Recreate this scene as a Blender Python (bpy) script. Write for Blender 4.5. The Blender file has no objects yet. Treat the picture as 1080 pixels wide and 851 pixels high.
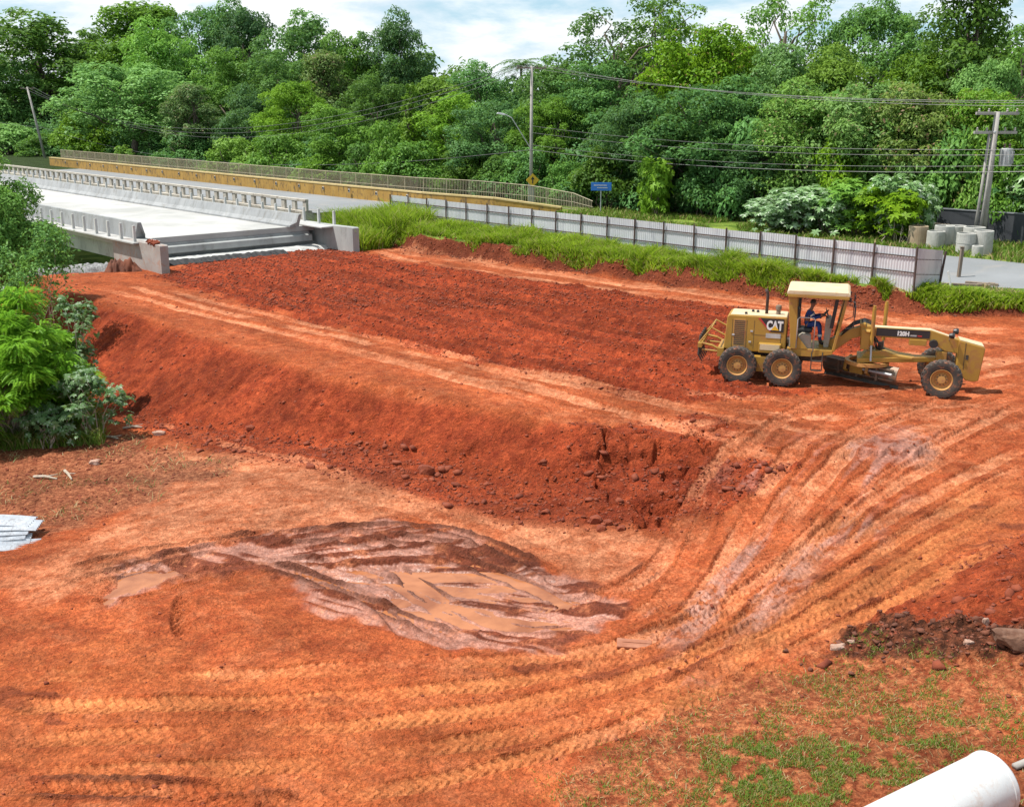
import bpy, bmesh, math, random
import numpy as np
from mathutils import Vector, Matrix, Euler

# ------------------------------------------------------------------ camera, sky, sun
SC = bpy.context.scene
COL = SC.collection
F_PX, PITCH, CAM_H = 1150.0, math.radians(15.3), 9.3
cam_d = bpy.data.cameras.new('camera')
cam = bpy.data.objects.new('camera', cam_d)
COL.objects.link(cam)
cam.location = (0, 0, CAM_H)
cam.rotation_euler = (math.radians(90) - PITCH, 0, 0)
cam_d.sensor_width = 36.0
cam_d.lens = 36.0 * F_PX / 1080.0
cam_d.clip_end = 6000
SC.camera = cam

SUN_EL = math.radians(63)
SH = Vector((0.99, 0.03, 0)).normalized()          # the way shadows fall
sun_vec = Vector((-SH.x * math.cos(SUN_EL), -SH.y * math.cos(SUN_EL), math.sin(SUN_EL)))
sd = bpy.data.lights.new('sun', 'SUN')
sd.energy = 5.0
sd.angle = math.radians(0.6)
sd.color = (1.0, 0.955, 0.88)
sun = bpy.data.objects.new('sun', sd)
COL.objects.link(sun)
sun.location = (-60, 20, 120)
sun.rotation_euler = (-sun_vec).to_track_quat('-Z', 'Y').to_euler()

world = bpy.data.worlds.new('World')
SC.world = world
world.use_nodes = True
SC.view_settings.view_transform = 'Standard'
SC.view_settings.look = 'None'
SC.view_settings.gamma = 1
SC.view_settings.exposure = 0.50
SC.view_settings.use_curve_mapping = False


class NT:
    """small helper for node trees"""
    def __init__(self, nt):
        self.nt = nt
        nt.nodes.clear()

    def n(self, kind, inputs=None, **props):
        nd = self.nt.nodes.new(kind)
        for k, v in props.items():
            setattr(nd, k, v)
        if inputs:
            for k, v in inputs.items():
                self.set(nd, k, v)
        return nd

    def set(self, nd, k, v):
        sock = nd.inputs[k]
        if isinstance(v, bpy.types.NodeSocket):
            self.nt.links.new(v, sock)
        else:
            if sock.type == 'RGBA' and len(v) == 3:
                v = (*v, 1)
            sock.default_value = v

    def mix(self, fac, a, b, blend='MIX'):
        nd = self.nt.nodes.new('ShaderNodeMix')
        nd.data_type = 'RGBA'
        nd.blend_type = blend
        for idx, v in ((0, fac), (6, a), (7, b)):
            sock = nd.inputs[idx]
            if isinstance(v, bpy.types.NodeSocket):
                self.nt.links.new(v, sock)
            else:
                if idx and len(v) == 3:
                    v = (*v, 1)
                sock.default_value = v
        return nd.outputs[2]

    def math(self, op, a, b=None, c=None, clamp=False):
        nd = self.nt.nodes.new('ShaderNodeMath')
        nd.operation = op
        nd.use_clamp = clamp
        for i, v in enumerate((a, b, c)):
            if v is None:
                continue
            if isinstance(v, bpy.types.NodeSocket):
                self.nt.links.new(v, nd.inputs[i])
            else:
                nd.inputs[i].default_value = v
        return nd.outputs[0]

    def noise(self, scale, detail=4, rough=0.55, vec=None, dist=0.0):
        nd = self.n('ShaderNodeTexNoise', {'Scale': scale, 'Detail': detail, 'Roughness': rough, 'Distortion': dist})
        if vec is not None:
            self.nt.links.new(vec, nd.inputs['Vector'])
        return nd.outputs['Fac']

    def ramp(self, fac, stops, interp='LINEAR'):
        nd = self.nt.nodes.new('ShaderNodeValToRGB')
        nd.color_ramp.interpolation = interp
        els = nd.color_ramp.elements
        while len(els) < len(stops):
            els.new(0.5)
        for el, (p, c) in zip(els, stops):
            el.position = p
            el.color = (*c, 1) if len(c) == 3 else c
        self.nt.links.new(fac, nd.inputs[0])
        return nd.outputs[0]

    def rng(self, v, a, b, c=0.0, d=1.0):
        nd = self.n('ShaderNodeMapRange', {'Value': v, 'From Min': a, 'From Max': b, 'To Min': c, 'To Max': d})
        return nd.outputs[0]

    def attr(self, name):
        return self.n('ShaderNodeAttribute', attribute_name=name).outputs['Fac']


# sky with broken cloud
wt = NT(world.node_tree)
tc = wt.n('ShaderNodeTexCoord')
sky = wt.n('ShaderNodeTexSky', sky_type='NISHITA', sun_disc=False, sun_elevation=SUN_EL,
           sun_rotation=math.atan2(sun_vec.x, sun_vec.y), altitude=600, air_density=1.0, dust_density=1.2, ozone_density=1.0)
mp = wt.n('ShaderNodeMapping', {'Vector': tc.outputs['Generated'], 'Location': (0.9, 0.4, 0.0), 'Scale': (1.0, 1.0, 3.2)})
cl = wt.noise(4.2, 9, 0.58, mp.outputs[0], 0.25)
cl2 = wt.noise(9.0, 7, 0.6, mp.outputs[0], 0.2)
cmask = wt.rng(wt.math('ADD', wt.math('MULTIPLY', cl, 0.75), wt.math('MULTIPLY', cl2, 0.25)), 0.43, 0.53)
cshade = wt.mix(wt.rng(cl2, 0.36, 0.62), (9.2, 10.4, 11.4), (13.0, 13.2, 13.3))
skycol = wt.mix(wt.math('MULTIPLY', cmask, 0.93), wt.mix(0.75, sky.outputs[0], (6.2, 9.6, 11.6)), cshade)
upz = wt.n('ShaderNodeSeparateXYZ', {0: tc.outputs['Generated']}).outputs[2]
high = wt.rng(upz, 0.16, 0.75, 1.0, 0.80)       # upper sky dimmed to weaken its fill light
hm = wt.n('ShaderNodeVectorMath', operation='SCALE')
wt.nt.links.new(skycol, hm.inputs[0])
wt.nt.links.new(high, hm.inputs['Scale'])
bg = wt.n('ShaderNodeBackground', {'Color': hm.outputs[0], 'Strength': 0.063})
wo = wt.n('ShaderNodeOutputWorld')
wt.nt.links.new(bg.outputs[0], wo.inputs[0])

# ------------------------------------------------------------------ coordinates
RB = math.radians(132)                              # the two bridges and the fence run this way
EX, EY = math.cos(RB), math.sin(RB)                 # s: along the bridge, away from the camera
NX, NY = EY, -EX                                    # t: across, towards the wood


def P(s, t, z=0.0):
    return Vector((s * EX + t * NX, s * EY + t * NY, z))


def ST(x, y):
    return x * EX + y * EY, x * NX + y * NY


def at(u, v, z=0.0):
    dx, dy = (u - 540) / F_PX, (425.5 - v) / F_PX
    Y = math.cos(PITCH) + dy * math.sin(PITCH)
    Z = -math.sin(PITCH) + dy * math.cos(PITCH)
    k = (z - CAM_H) / Z
    return Vector((dx * k, Y * k, z))


def sstep(x, a, b):
    t = np.clip((x - a) / (b - a), 0, 1)
    return t * t * (3 - 2 * t)


def hash2(ix, iy, seed):
    h = (ix.astype(np.int64) * 374761393 + iy.astype(np.int64) * 668265263 + seed * 1442695041) & 0xffffffff
    h = ((h ^ (h >> 13)) * 1274126177) & 0xffffffff
    h = h ^ (h >> 16)
    return (h & 0xffffff) / float(0xffffff)


def vnoise(x, y, seed=0):
    ix, iy = np.floor(x), np.floor(y)
    fx, fy = x - ix, y - iy
    fx = fx * fx * fx * (fx * (fx * 6 - 15) + 10)
    fy = fy * fy * fy * (fy * (fy * 6 - 15) + 10)
    a, b = hash2(ix, iy, seed), hash2(ix + 1, iy, seed)
    c, d = hash2(ix, iy + 1, seed), hash2(ix + 1, iy + 1, seed)
    return (a + (b - a) * fx) * (1 - fy) + (c + (d - c) * fx) * fy


def fbm(x, y, seed=0, octv=4, gain=0.5):
    s, a, tot = 0.0, 1.0, 0.0
    for k in range(octv):
        s = s + a * (vnoise(x * 2 ** k + 17.3 * k, y * 2 ** k - 9.1 * k, seed + k) - 0.5)
        tot += a
        a *= gain
    return s / tot * 2


# ------------------------------------------------------------------ object helpers
def tag(o, label=None, cat=None, group=None, kind=None):
    if label: o['label'] = label
    if cat: o['category'] = cat
    if group: o['group'] = group
    if kind: o['kind'] = kind
    return o


def thing(name, label, cat, loc=(0, 0, 0), rz=0.0, group=None):
    o = bpy.data.objects.new(name, None)
    o.empty_display_size = 0.2
    COL.objects.link(o)
    o.location = loc
    o.rotation_euler = (0, 0, rz)
    return tag(o, label, cat, group)


def copy_tree(o, parent=None, kids=None):
    c = o.copy()
    COL.objects.link(c)
    c.parent = parent
    for ch in list(o.children):
        copy_tree(ch, c)
    return c


class MB:
    """collects shapes and links them as one mesh object"""
    def __init__(self):
        self.v, self.f, self.m = [], [], []
        self.mi = 0

    def add(self, vs, fs):
        b = len(self.v)
        self.v += [tuple(p) for p in vs]
        self.f += [tuple(b + i for i in q) for q in fs]
        self.m += [self.mi] * len(fs)
        return self

    def box(self, c, size, rot=None, taper=1.0):
        hx, hy, hz = (q / 2 for q in size)
        vs = []
        for z in (-hz, hz):
            k = taper if z > 0 else 1.0
            for x, y in ((-hx, -hy), (hx, -hy), (hx, hy), (-hx, hy)):
                vs.append(Vector((x * k, y * k, z)))
        if rot is not None:
            R = Euler(rot).to_matrix() if not isinstance(rot, Matrix) else rot
            vs = [R @ q for q in vs]
        vs = [q + Vector(c) for q in vs]
        return self.add(vs, [(3, 2, 1, 0), (4, 5, 6, 7), (0, 1, 5, 4), (1, 2, 6, 5), (2, 3, 7, 6), (3, 0, 4, 7)])

    def hexa(self, pts):
        """eight points, bottom ring then top ring"""
        return self.add(pts, [(3, 2, 1, 0), (4, 5, 6, 7), (0, 1, 5, 4), (1, 2, 6, 5), (2, 3, 7, 6), (3, 0, 4, 7)])

    def prism(self, prof, y0, y1, axis='y'):
        """outline in (x, z) pulled from y0 to y1"""
        n = len(prof)
        vs = [Vector((x, y0, z)) for x, z in prof] + [Vector((x, y1, z)) for x, z in prof]
        fs = [tuple(range(n)), tuple(range(2 * n - 1, n - 1, -1))]
        fs += [(i + n, (i + 1) % n + n, (i + 1) % n, i) for i in range(n)]
        return self.add(vs, fs)

    def tube(self, pts, r, seg=8, cap=True):
        pts = [Vector(p) for p in pts]
        n = len(pts)
        rs = r if isinstance(r, (list, tuple)) else [r] * n
        vs, fs = [], []
        up = None
        for i, p in enumerate(pts):
            d = (pts[min(i + 1, n - 1)] - pts[max(i - 1, 0)])
            if d.length < 1e-9: d = Vector((0, 0, 1))
            d.normalize()
            if up is None:
                up = Vector((0, 0, 1)) if abs(d.z) < 0.9 else Vector((1, 0, 0))
            a = d.cross(up)
            if a.length < 1e-6: a = d.orthogonal()
            a.normalize()
            b = a.cross(d).normalized()
            up = b
            for k in range(seg):
                w = 2 * math.pi * k / seg
                vs.append(p + (a * math.cos(w) + b * math.sin(w)) * rs[i])
        for i in range(n - 1):
            for k in range(seg):
                k2 = (k + 1) % seg
                fs.append((i * seg + k, i * seg + k2, (i + 1) * seg + k2, (i + 1) * seg + k))
        if cap:
            fs.append(tuple(reversed(range(seg))))
            fs.append(tuple((n - 1) * seg + k for k in range(seg)))
        return self.add(vs, fs)

    def lathe(self, prof, seg=32, axis='z', c=(0, 0, 0), closed=False, mod=None):
        """prof: list of (r, h)"""
        n = len(prof)
        vs, fs = [], []
        for k in range(seg):
            w = 2 * math.pi * k / seg
            for i, (r, h) in enumerate(prof):
                if mod: r = mod(r, h, k, i)
                x, y = r * math.cos(w), r * math.sin(w)
                q = (x, y, h) if axis == 'z' else ((x, h, y) if axis == 'y' else (h, x, y))
                vs.append(Vector(q) + Vector(c))
        rows = n if closed else n - 1
        for k in range(seg):
            k2 = (k + 1) % seg
            for i in range(rows):
                i2 = (i + 1) % n
                fs.append((k * n + i, k2 * n + i, k2 * n + i2, k * n + i2))
        return self.add(vs, fs)

    def xform(self, M):
        self.v = [tuple(M @ Vector(q)) for q in self.v]
        return self

    def build(self, name, mat, parent=None, bevel=0.0, smooth=False, seg=2):
        me = bpy.data.meshes.new(name)
        me.from_pydata(self.v, [], self.f)
        mats = mat if isinstance(mat, (list, tuple)) else [mat]
        for m in mats:
            me.materials.append(m)
        if len(mats) > 1:
            me.polygons.foreach_set('material_index', self.m)
        bm = bmesh.new()
        bm.from_mesh(me)
        bmesh.ops.recalc_face_normals(bm, faces=bm.faces)
        bm.to_mesh(me)
        bm.free()
        if smooth:
            me.polygons.foreach_set('use_smooth', [True] * len(me.polygons))
        o = bpy.data.objects.new(name, me)
        COL.objects.link(o)
        if parent is not None: o.parent = parent
        if bevel:
            md = o.modifiers.new('bevel', 'BEVEL')
            md.width = bevel
            md.segments = seg
            md.limit_method = 'ANGLE'
            md.angle_limit = math.radians(40)
        return o


def np_mesh(name, verts, faces, mat, parent=None, attrs=None, smooth=False):
    """verts (N,3), faces (M,k) all the same k; attrs: point float attributes"""
    me = bpy.data.meshes.new(name)
    nv, (nf, k) = len(verts), faces.shape
    me.vertices.add(nv)
    me.vertices.foreach_set('co', np.ascontiguousarray(verts, dtype=np.float32).ravel())
    me.loops.add(nf * k)
    me.loops.foreach_set('vertex_index', np.ascontiguousarray(faces, dtype=np.int32).ravel())
    me.polygons.add(nf)
    me.polygons.foreach_set('loop_start', np.arange(0, nf * k, k, dtype=np.int32))
    if smooth:
        me.polygons.foreach_set('use_smooth', np.ones(nf, dtype=bool))
    me.update(calc_edges=True)
    for an, av in (attrs or {}).items():
        a = me.attributes.new(an, 'FLOAT', 'POINT')
        a.data.foreach_set('value', np.ascontiguousarray(av, dtype=np.float32))
    me.materials.append(mat)
    o = bpy.data.objects.new(name, me)
    COL.objects.link(o)
    if parent is not None: o.parent = parent
    return o


# ------------------------------------------------------------------ materials
def mat(name):
    m = bpy.data.materials.new(name)
    m.use_nodes = True
    return m, NT(m.node_tree)


def finish(t, shader, disp=None):
    o = t.n('ShaderNodeOutputMaterial')
    t.nt.links.new(shader, o.inputs['Surface'])


def surface(name, c1, c2, scale=3.0, rough=0.8, metal=0.0, bump=0.15, bscale=40.0, stain=None, stain_amt=0.4, obj=True, stretch=(1, 1, 1), spec=0.5, coat=0.0):
    """two tones broken up by noise, optional stain tone, fine bump"""
    m, t = mat(name)
    tcd = t.n('ShaderNodeTexCoord')
    mpp = t.n('ShaderNodeMapping', {'Vector': tcd.outputs['Object'], 'Scale': stretch})
    vec = mpp.outputs[0]
    nz = t.rng(t.noise(scale, 6, 0.6, vec), 0.35, 0.65)
    c1, c2 = tuple(q * 0.88 for q in c1), tuple(q * 0.88 for q in c2)
    col = t.mix(nz, c1, c2)
    if stain is not None:
        st = t.rng(t.noise(scale * 2.3, 8, 0.65, vec, 0.6), 0.52, 0.66)
        col = t.mix(t.math('MULTIPLY', st, stain_amt), col, stain)
    fine = t.noise(bscale, 5, 0.6, vec)
    col = t.mix(0.25, col, t.mix(fine, (0.25, 0.25, 0.25), (0.75, 0.75, 0.75)), 'OVERLAY')
    bp = t.n('ShaderNodeBump', {'Strength': bump, 'Distance': 0.02, 'Height': fine})
    rg = t.rng(t.noise(scale * 3, 4, 0.6, vec), 0.3, 0.7, max(rough - 0.1, 0.03), min(rough + 0.1, 1))
    b = t.n('ShaderNodeBsdfPrincipled', {'Base Color': col, 'Roughness': rg, 'Metallic': metal, 'Normal': bp.outputs[0],
                                         'Specular IOR Level': spec, 'Coat Weight': coat})
    finish(t, b.outputs[0])
    return m


def leafmat(name, c_dark, c_light, c_odd=None, odd=0.08, transl=0.38, rough=0.5, objvar=0.0):
    m, t = mat(name)
    a = t.attr('leafvar')
    col = t.mix(a, c_dark, c_light)
    if c_odd:
        col = t.mix(t.rng(t.attr('leafodd'), 1 - odd, 1 - odd + 0.02), col, c_odd)
    if objvar:
        oi = t.n('ShaderNodeObjectInfo')
        hs = t.n('ShaderNodeHueSaturation', {'Hue': t.rng(oi.outputs['Random'], 0, 1, 0.5 - 0.035 * objvar, 0.5 + 0.035 * objvar),
                                             'Saturation': t.rng(oi.outputs['Random'], 0, 1, 1.12, 0.82),
                                             'Value': t.rng(t.math('FRACT', t.math('MULTIPLY', oi.outputs['Random'], 7.3)), 0, 1, 1 - 0.28 * objvar, 1 + 0.28 * objvar), 'Color': col})
        col = hs.outputs[0]
    b = t.n('ShaderNodeBsdfPrincipled', {'Base Color': col, 'Roughness': rough, 'Specular IOR Level': 0.16})
    tr = t.n('ShaderNodeBsdfTranslucent', {'Color': t.mix(0.35, col, (0.20, 0.34, 0.03))})
    mx = t.n('ShaderNodeMixShader', {0: transl, 1: b.outputs[0], 2: tr.outputs[0]})
    finish(t, mx.outputs[0])
    return m


M = {}
M['concrete_new'] = surface('concrete_new', (0.25, 0.26, 0.27), (0.35, 0.36, 0.37), 0.9, 0.85, bump=0.15, stain=(0.17, 0.165, 0.155), stain_amt=0.7, stretch=(1, 1, 0.35))
M['concrete_deck'] = surface('concrete_deck', (0.34, 0.34, 0.33), (0.52, 0.51, 0.50), 0.22, 0.8, bump=0.1, stain=(0.30, 0.29, 0.27), stain_amt=0.6)
M['post_white'] = surface('post_white', (0.46, 0.46, 0.45), (0.56, 0.56, 0.55), 1.5, 0.85, stain=(0.30, 0.28, 0.26))
M['board'] = surface('muddy_board', (0.30, 0.105, 0.055), (0.40, 0.17, 0.10), 3, 0.9, stain=(0.2, 0.07, 0.04))
M['concrete_grey'] = surface('concrete_grey', (0.30, 0.31, 0.31), (0.42, 0.43, 0.42), 0.6, 0.85, stain=(0.16, 0.15, 0.14), stain_amt=0.55, stretch=(1, 1, 0.35))
M['concrete_dirt'] = surface('concrete_dirt', (0.31, 0.27, 0.25), (0.38, 0.36, 0.34), 1.2, 0.9, stain=(0.34, 0.17, 0.11), stain_amt=0.6)
M['concrete_old'] = surface('concrete_old', (0.40, 0.36, 0.31), (0.54, 0.50, 0.44), 0.8, 0.9, stain=(0.14, 0.11, 0.08), stain_amt=0.7)
M['concrete_pole'] = surface('concrete_pole', (0.30, 0.28, 0.26), (0.42, 0.40, 0.37), 1.2, 0.85, stain=(0.2, 0.19, 0.17))
M['ring'] = surface('ring', (0.36, 0.36, 0.33), (0.52, 0.51, 0.48), 1.5, 0.9, stain=(0.20, 0.19, 0.16))
M['ring_brown'] = surface('ring_brown', (0.34, 0.25, 0.16), (0.45, 0.36, 0.25), 1.5, 0.9, stain=(0.20, 0.15, 0.10))
M['yellow_wall'] = surface('yellow_wall', (0.33, 0.185, 0.035), (0.42, 0.25, 0.055), 1.1, 0.8, stain=(0.07, 0.05, 0.03), stain_amt=0.95, stretch=(1, 1, 0.5))
M['yellow_top'] = surface('yellow_top', (0.50, 0.38, 0.16), (0.58, 0.45, 0.22), 0.8, 0.8, stain=(0.30, 0.2, 0.08), stain_amt=0.6)
M['galv'] = surface('galv', (0.42, 0.43, 0.44), (0.58, 0.59, 0.60), 1.5, 0.5, 0.4, 0.03)
M['rail_old'] = surface('rail_old', (0.36, 0.32, 0.24), (0.46, 0.40, 0.28), 1.5, 0.7, 0.1, 0.03, stain=(0.25, 0.15, 0.05))
M['rust'] = surface('rust', (0.055, 0.038, 0.036), (0.10, 0.062, 0.052), 3, 0.8, 0.2, 0.1)
M['wire'] = surface('wire', (0.10, 0.10, 0.10), (0.16, 0.16, 0.16), 3, 0.5, 0.4, 0.0)
M['sheet'] = surface('sheet', (0.56, 0.575, 0.61), (0.68, 0.69, 0.72), 0.35, 0.55, 0.15, 0.02, stain=(0.30, 0.31, 0.36), stain_amt=0.6, stretch=(1, 1, 0.3))
M['wood_grey'] = surface('wood_grey', (0.16, 0.12, 0.09), (0.28, 0.22, 0.17), 3, 0.85, stretch=(1, 1, 0.15))
M['black_wall'] = surface('black_wall', (0.030, 0.034, 0.042), (0.045, 0.05, 0.06), 0.6, 0.8, stain=(0.06, 0.065, 0.07), stretch=(1, 1, 0.4))
M['cap_grey'] = surface('cap_grey', (0.16, 0.17, 0.19), (0.2, 0.21, 0.23), 1, 0.8)
M['asphalt'] = surface('asphalt', (0.19, 0.20, 0.21), (0.24, 0.25, 0.265), 0.2, 0.9, bscale=60, stain=(0.27, 0.24, 0.21), stain_amt=0.4)
M['cat_yellow'] = surface('machine_yellow', (0.370, 0.205, 0.030), (0.440, 0.252, 0.042), 1.0, 0.48, 0.0, 0.04, stain=(0.30, 0.125, 0.05), stain_amt=0.75, coat=0.08)
M['cat_cream_sunlit'] = surface('cream_sunlit', (0.60, 0.47, 0.29), (0.67, 0.54, 0.36), 1.2, 0.5, 0.0, 0.03, stain=(0.45, 0.30, 0.15), stain_amt=0.5)  # cream canopy paint; also sunlit yellow tops, sun's lightness put in the colour
M['rim'] = surface('rim_yellow', (0.44, 0.22, 0.06), (0.50, 0.27, 0.08), 2.0, 0.6, stain=(0.36, 0.13, 0.06), stain_amt=0.9)
M['tyre'] = surface('tyre', (0.035, 0.032, 0.03), (0.075, 0.06, 0.05), 3.0, 0.85, stain=(0.24, 0.085, 0.04), stain_amt=0.9)
M['black'] = surface('black_paint', (0.015, 0.015, 0.017), (0.025, 0.025, 0.027), 3, 0.45, bump=0.02)
M['dark_steel'] = surface('dark_steel', (0.05, 0.045, 0.04), (0.09, 0.08, 0.07), 3, 0.6, 0.3, 0.1, stain=(0.22, 0.1, 0.05))
M['blade_steel'] = surface('blade_steel', (0.16, 0.12, 0.09), (0.25, 0.19, 0.14), 2, 0.5, 0.4, 0.1, stain=(0.25, 0.09, 0.04), stain_amt=0.8)
M['white'] = surface('white_paint', (0.72, 0.72, 0.72), (0.8, 0.8, 0.8), 3, 0.5, bump=0.01)
M['red'] = surface('red_paint', (0.5, 0.03, 0.03), (0.55, 0.04, 0.04), 3, 0.5, bump=0.01)
M['sun_yellow'] = surface('logo_yellow', (0.75, 0.42, 0.02), (0.8, 0.46, 0.03), 3, 0.5, bump=0.01)
M['blue_sign'] = surface('blue_sign', (0.01, 0.13, 0.48), (0.015, 0.16, 0.55), 3, 0.4, bump=0.01)
M['sign_yellow'] = surface('sign_yellow', (0.70, 0.42, 0.02), (0.75, 0.46, 0.03), 3, 0.5, bump=0.01)
M['seat'] = surface('seat_vinyl', (0.02, 0.02, 0.022), (0.035, 0.035, 0.037), 3, 0.6)
M['cab_grey'] = surface('cab_grey', (0.30, 0.27, 0.22), (0.36, 0.33, 0.27), 3, 0.6, stain=(0.3, 0.15, 0.08))
M['skin'] = surface('skin', (0.22, 0.11, 0.07), (0.26, 0.13, 0.085), 6, 0.55, bump=0.03)
M['hair'] = surface('hair', (0.015, 0.012, 0.01), (0.03, 0.025, 0.02), 30, 0.6)
M['workwear'] = surface('blue_workwear', (0.012, 0.035, 0.16), (0.02, 0.055, 0.23), 6, 0.85, bump=0.2, bscale=25)
M['reflective'] = surface('reflective_band', (0.6, 0.6, 0.55), (0.7, 0.7, 0.65), 6, 0.5)
M['boot'] = surface('boot', (0.02, 0.015, 0.012), (0.05, 0.03, 0.02), 6, 0.7)
M['pipe_white'] = surface('pipe_white', (0.56, 0.57, 0.58), (0.66, 0.67, 0.67), 1.5, 0.45, bump=0.03, stain=(0.42, 0.30, 0.24), stain_amt=0.55)
M['roof_sheet'] = surface('fibre_sheet', (0.40, 0.43, 0.48), (0.58, 0.61, 0.66), 2.5, 0.6, 0.0, 0.05, stain=(0.22, 0.20, 0.20), stain_amt=0.7)
M['bark'] = surface('bark', (0.10, 0.075, 0.055), (0.18, 0.145, 0.115), 4, 0.9, bump=0.4, bscale=14, stretch=(1, 1, 0.3))
M['stick'] = surface('dry_wood', (0.34, 0.27, 0.2), (0.5, 0.42, 0.34), 6, 0.85, stretch=(1, 1, 0.3))
M['stone'] = surface('pale_stone', (0.34, 0.19, 0.13), (0.46, 0.32, 0.26), 4, 0.9, bump=0.5, stain=(0.36, 0.13, 0.06), stain_amt=0.8)
M['log'] = surface('muddy_log', (0.10, 0.040, 0.022), (0.24, 0.13, 0.085), 4, 0.9, bump=0.6, bscale=12, stain=(0.10, 0.05, 0.03))
M['clod'] = surface('red_clod', (0.15, 0.028, 0.011), (0.28, 0.062, 0.024), 1.3, 0.95, bump=0.6, bscale=18)
M['clod_dark'] = surface('dark_clod', (0.10, 0.035, 0.02), (0.19, 0.06, 0.03), 1.3, 0.95, bump=0.6, bscale=18)
M['gravel'] = surface('grey_gravel', (0.12, 0.12, 0.12), (0.34, 0.34, 0.34), 9, 0.95, bump=0.9, bscale=16)
M['blinding'] = surface('lean_concrete', (0.42, 0.42, 0.41), (0.58, 0.58, 0.56), 1.5, 0.95, bump=0.7, bscale=12, stain=(0.2, 0.2, 0.2))
M['plastic_black'] = surface('black_plastic', (0.010, 0.010, 0.012), (0.022, 0.022, 0.025), 3, 0.8, bump=0.5, bscale=10)
# ------------------------------------------------------------------ the ground
BANK_S = [10, 21, 23.6, 25.6, 30.2, 36.7, 47.9, 58.2, 60.3, 66, 80]
BANK_T = [52.0, 50.0, 47.6, 46.8, 46.0, 45.1, 44.3, 43.1, 43.6, 43.0, 43.0]
CREST_S = [7, 12.5, 16.0, 18.4, 20.4, 22.2, 24.5, 32.9, 53.1, 70]
CREST_T = [42.0, 31.0, 26.0, 23.7, 22.7, 22.2, 21.8, 20.2, 20.2, 20.2]

# heights of the low ground read off the photograph: (u, v, z)
LOW = [(130, 432, -2.6), (60, 465, -2.5), (0, 430, -2.7), (230, 455, -2.1), (350, 480, -1.6), (560, 525, -1.5), (700, 560, -1.2),
       (735, 510, -0.62), (760, 470, -0.15), (850, 470, -0.22), (950, 430, -0.1), (1079, 400, -0.03), (870, 560, -0.9), (1000, 560, -0.55),
       (1079, 520, -0.3), (700, 650, -1.45), (850, 660, -1.1), (960, 640, -0.75), (1079, 640, -0.05), (1050, 610, 0.0), (0, 560, -2.1), (150, 560, -1.62), (100, 640, -1.56), (250, 660, -1.54), (480, 706, -1.5), (672, 640, -1.46), (400, 540, -1.54), (60, 610, -1.6),
       (500, 630, -1.6), (300, 620, -1.62), (0, 700, -1.66), (300, 760, -1.58), (600, 760, -1.5), (900, 760, -1.0), (1079, 740, -0.6),
       (0, 850, -1.7), (500, 850, -1.56), (900, 850, -1.0), (1079, 850, -0.7), (820, 445, -0.06), (900, 400, -0.04), (1079, 345, 0.0)]
_lp = np.array([[*at(u, v, z)] for u, v, z in LOW])


def _tps(r):
    return np.where(r > 1e-9, r * r * np.log(np.maximum(r, 1e-9)), 0.0)


def _fit():
    n = len(_lp)
    A = np.zeros((n + 3, n + 3))
    d = np.hypot(_lp[:, None, 0] - _lp[None, :, 0], _lp[:, None, 1] - _lp[None, :, 1])
    A[:n, :n] = _tps(d) + np.eye(n) * 1.5
    A[:n, n] = A[n, :n] = 1
    A[:n, n + 1] = A[n + 1, :n] = _lp[:, 0]
    A[:n, n + 2] = A[n + 2, :n] = _lp[:, 1]
    return np.linalg.solve(A, np.concatenate([_lp[:, 2], [0, 0, 0]]))


_w = _fit()


def low_ground(x, y):
    z = _w[-3] + _w[-2] * x + _w[-1] * y
    for i in range(len(_lp)):
        z = z + _w[i] * _tps(np.hypot(x - _lp[i, 0], y - _lp[i, 1]))
    return np.clip(z, -3.0, 0.02)


def inpoly_sd(x, y, poly):
    """signed distance, positive inside"""
    d = np.full(x.shape, 1e9)
    ins = np.zeros(x.shape, bool)
    n = len(poly)
    for i in range(n):
        ax, ay = poly[i][0], poly[i][1]
        bx, by = poly[(i + 1) % n][0], poly[(i + 1) % n][1]
        ex, ey = bx - ax, by - ay
        wx, wy = x - ax, y - ay
        h = np.clip((wx * ex + wy * ey) / (ex * ex + ey * ey + 1e-12), 0, 1)
        d = np.minimum(d, np.hypot(wx - ex * h, wy - ey * h))
        c = ((ay > y) != (by > y)) & (x < (bx - ax) * (y - ay) / ((by - ay) if abs(by - ay) > 1e-9 else 1e-9) + ax)
        ins ^= c
    return np.where(ins, d, -d)


PUD_Z = -1.60


def road_lo(s):
    return np.interp(s, [-60, 14, 22, 25, 30, 40, 73], [55.5, 55, 53.1, 51.3, 49.4, 48.6, 47.6])


def road_near(s):
    return 1.3 - 0.47 * (1 - sstep(np.asarray(s, float), 26, 44))


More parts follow.
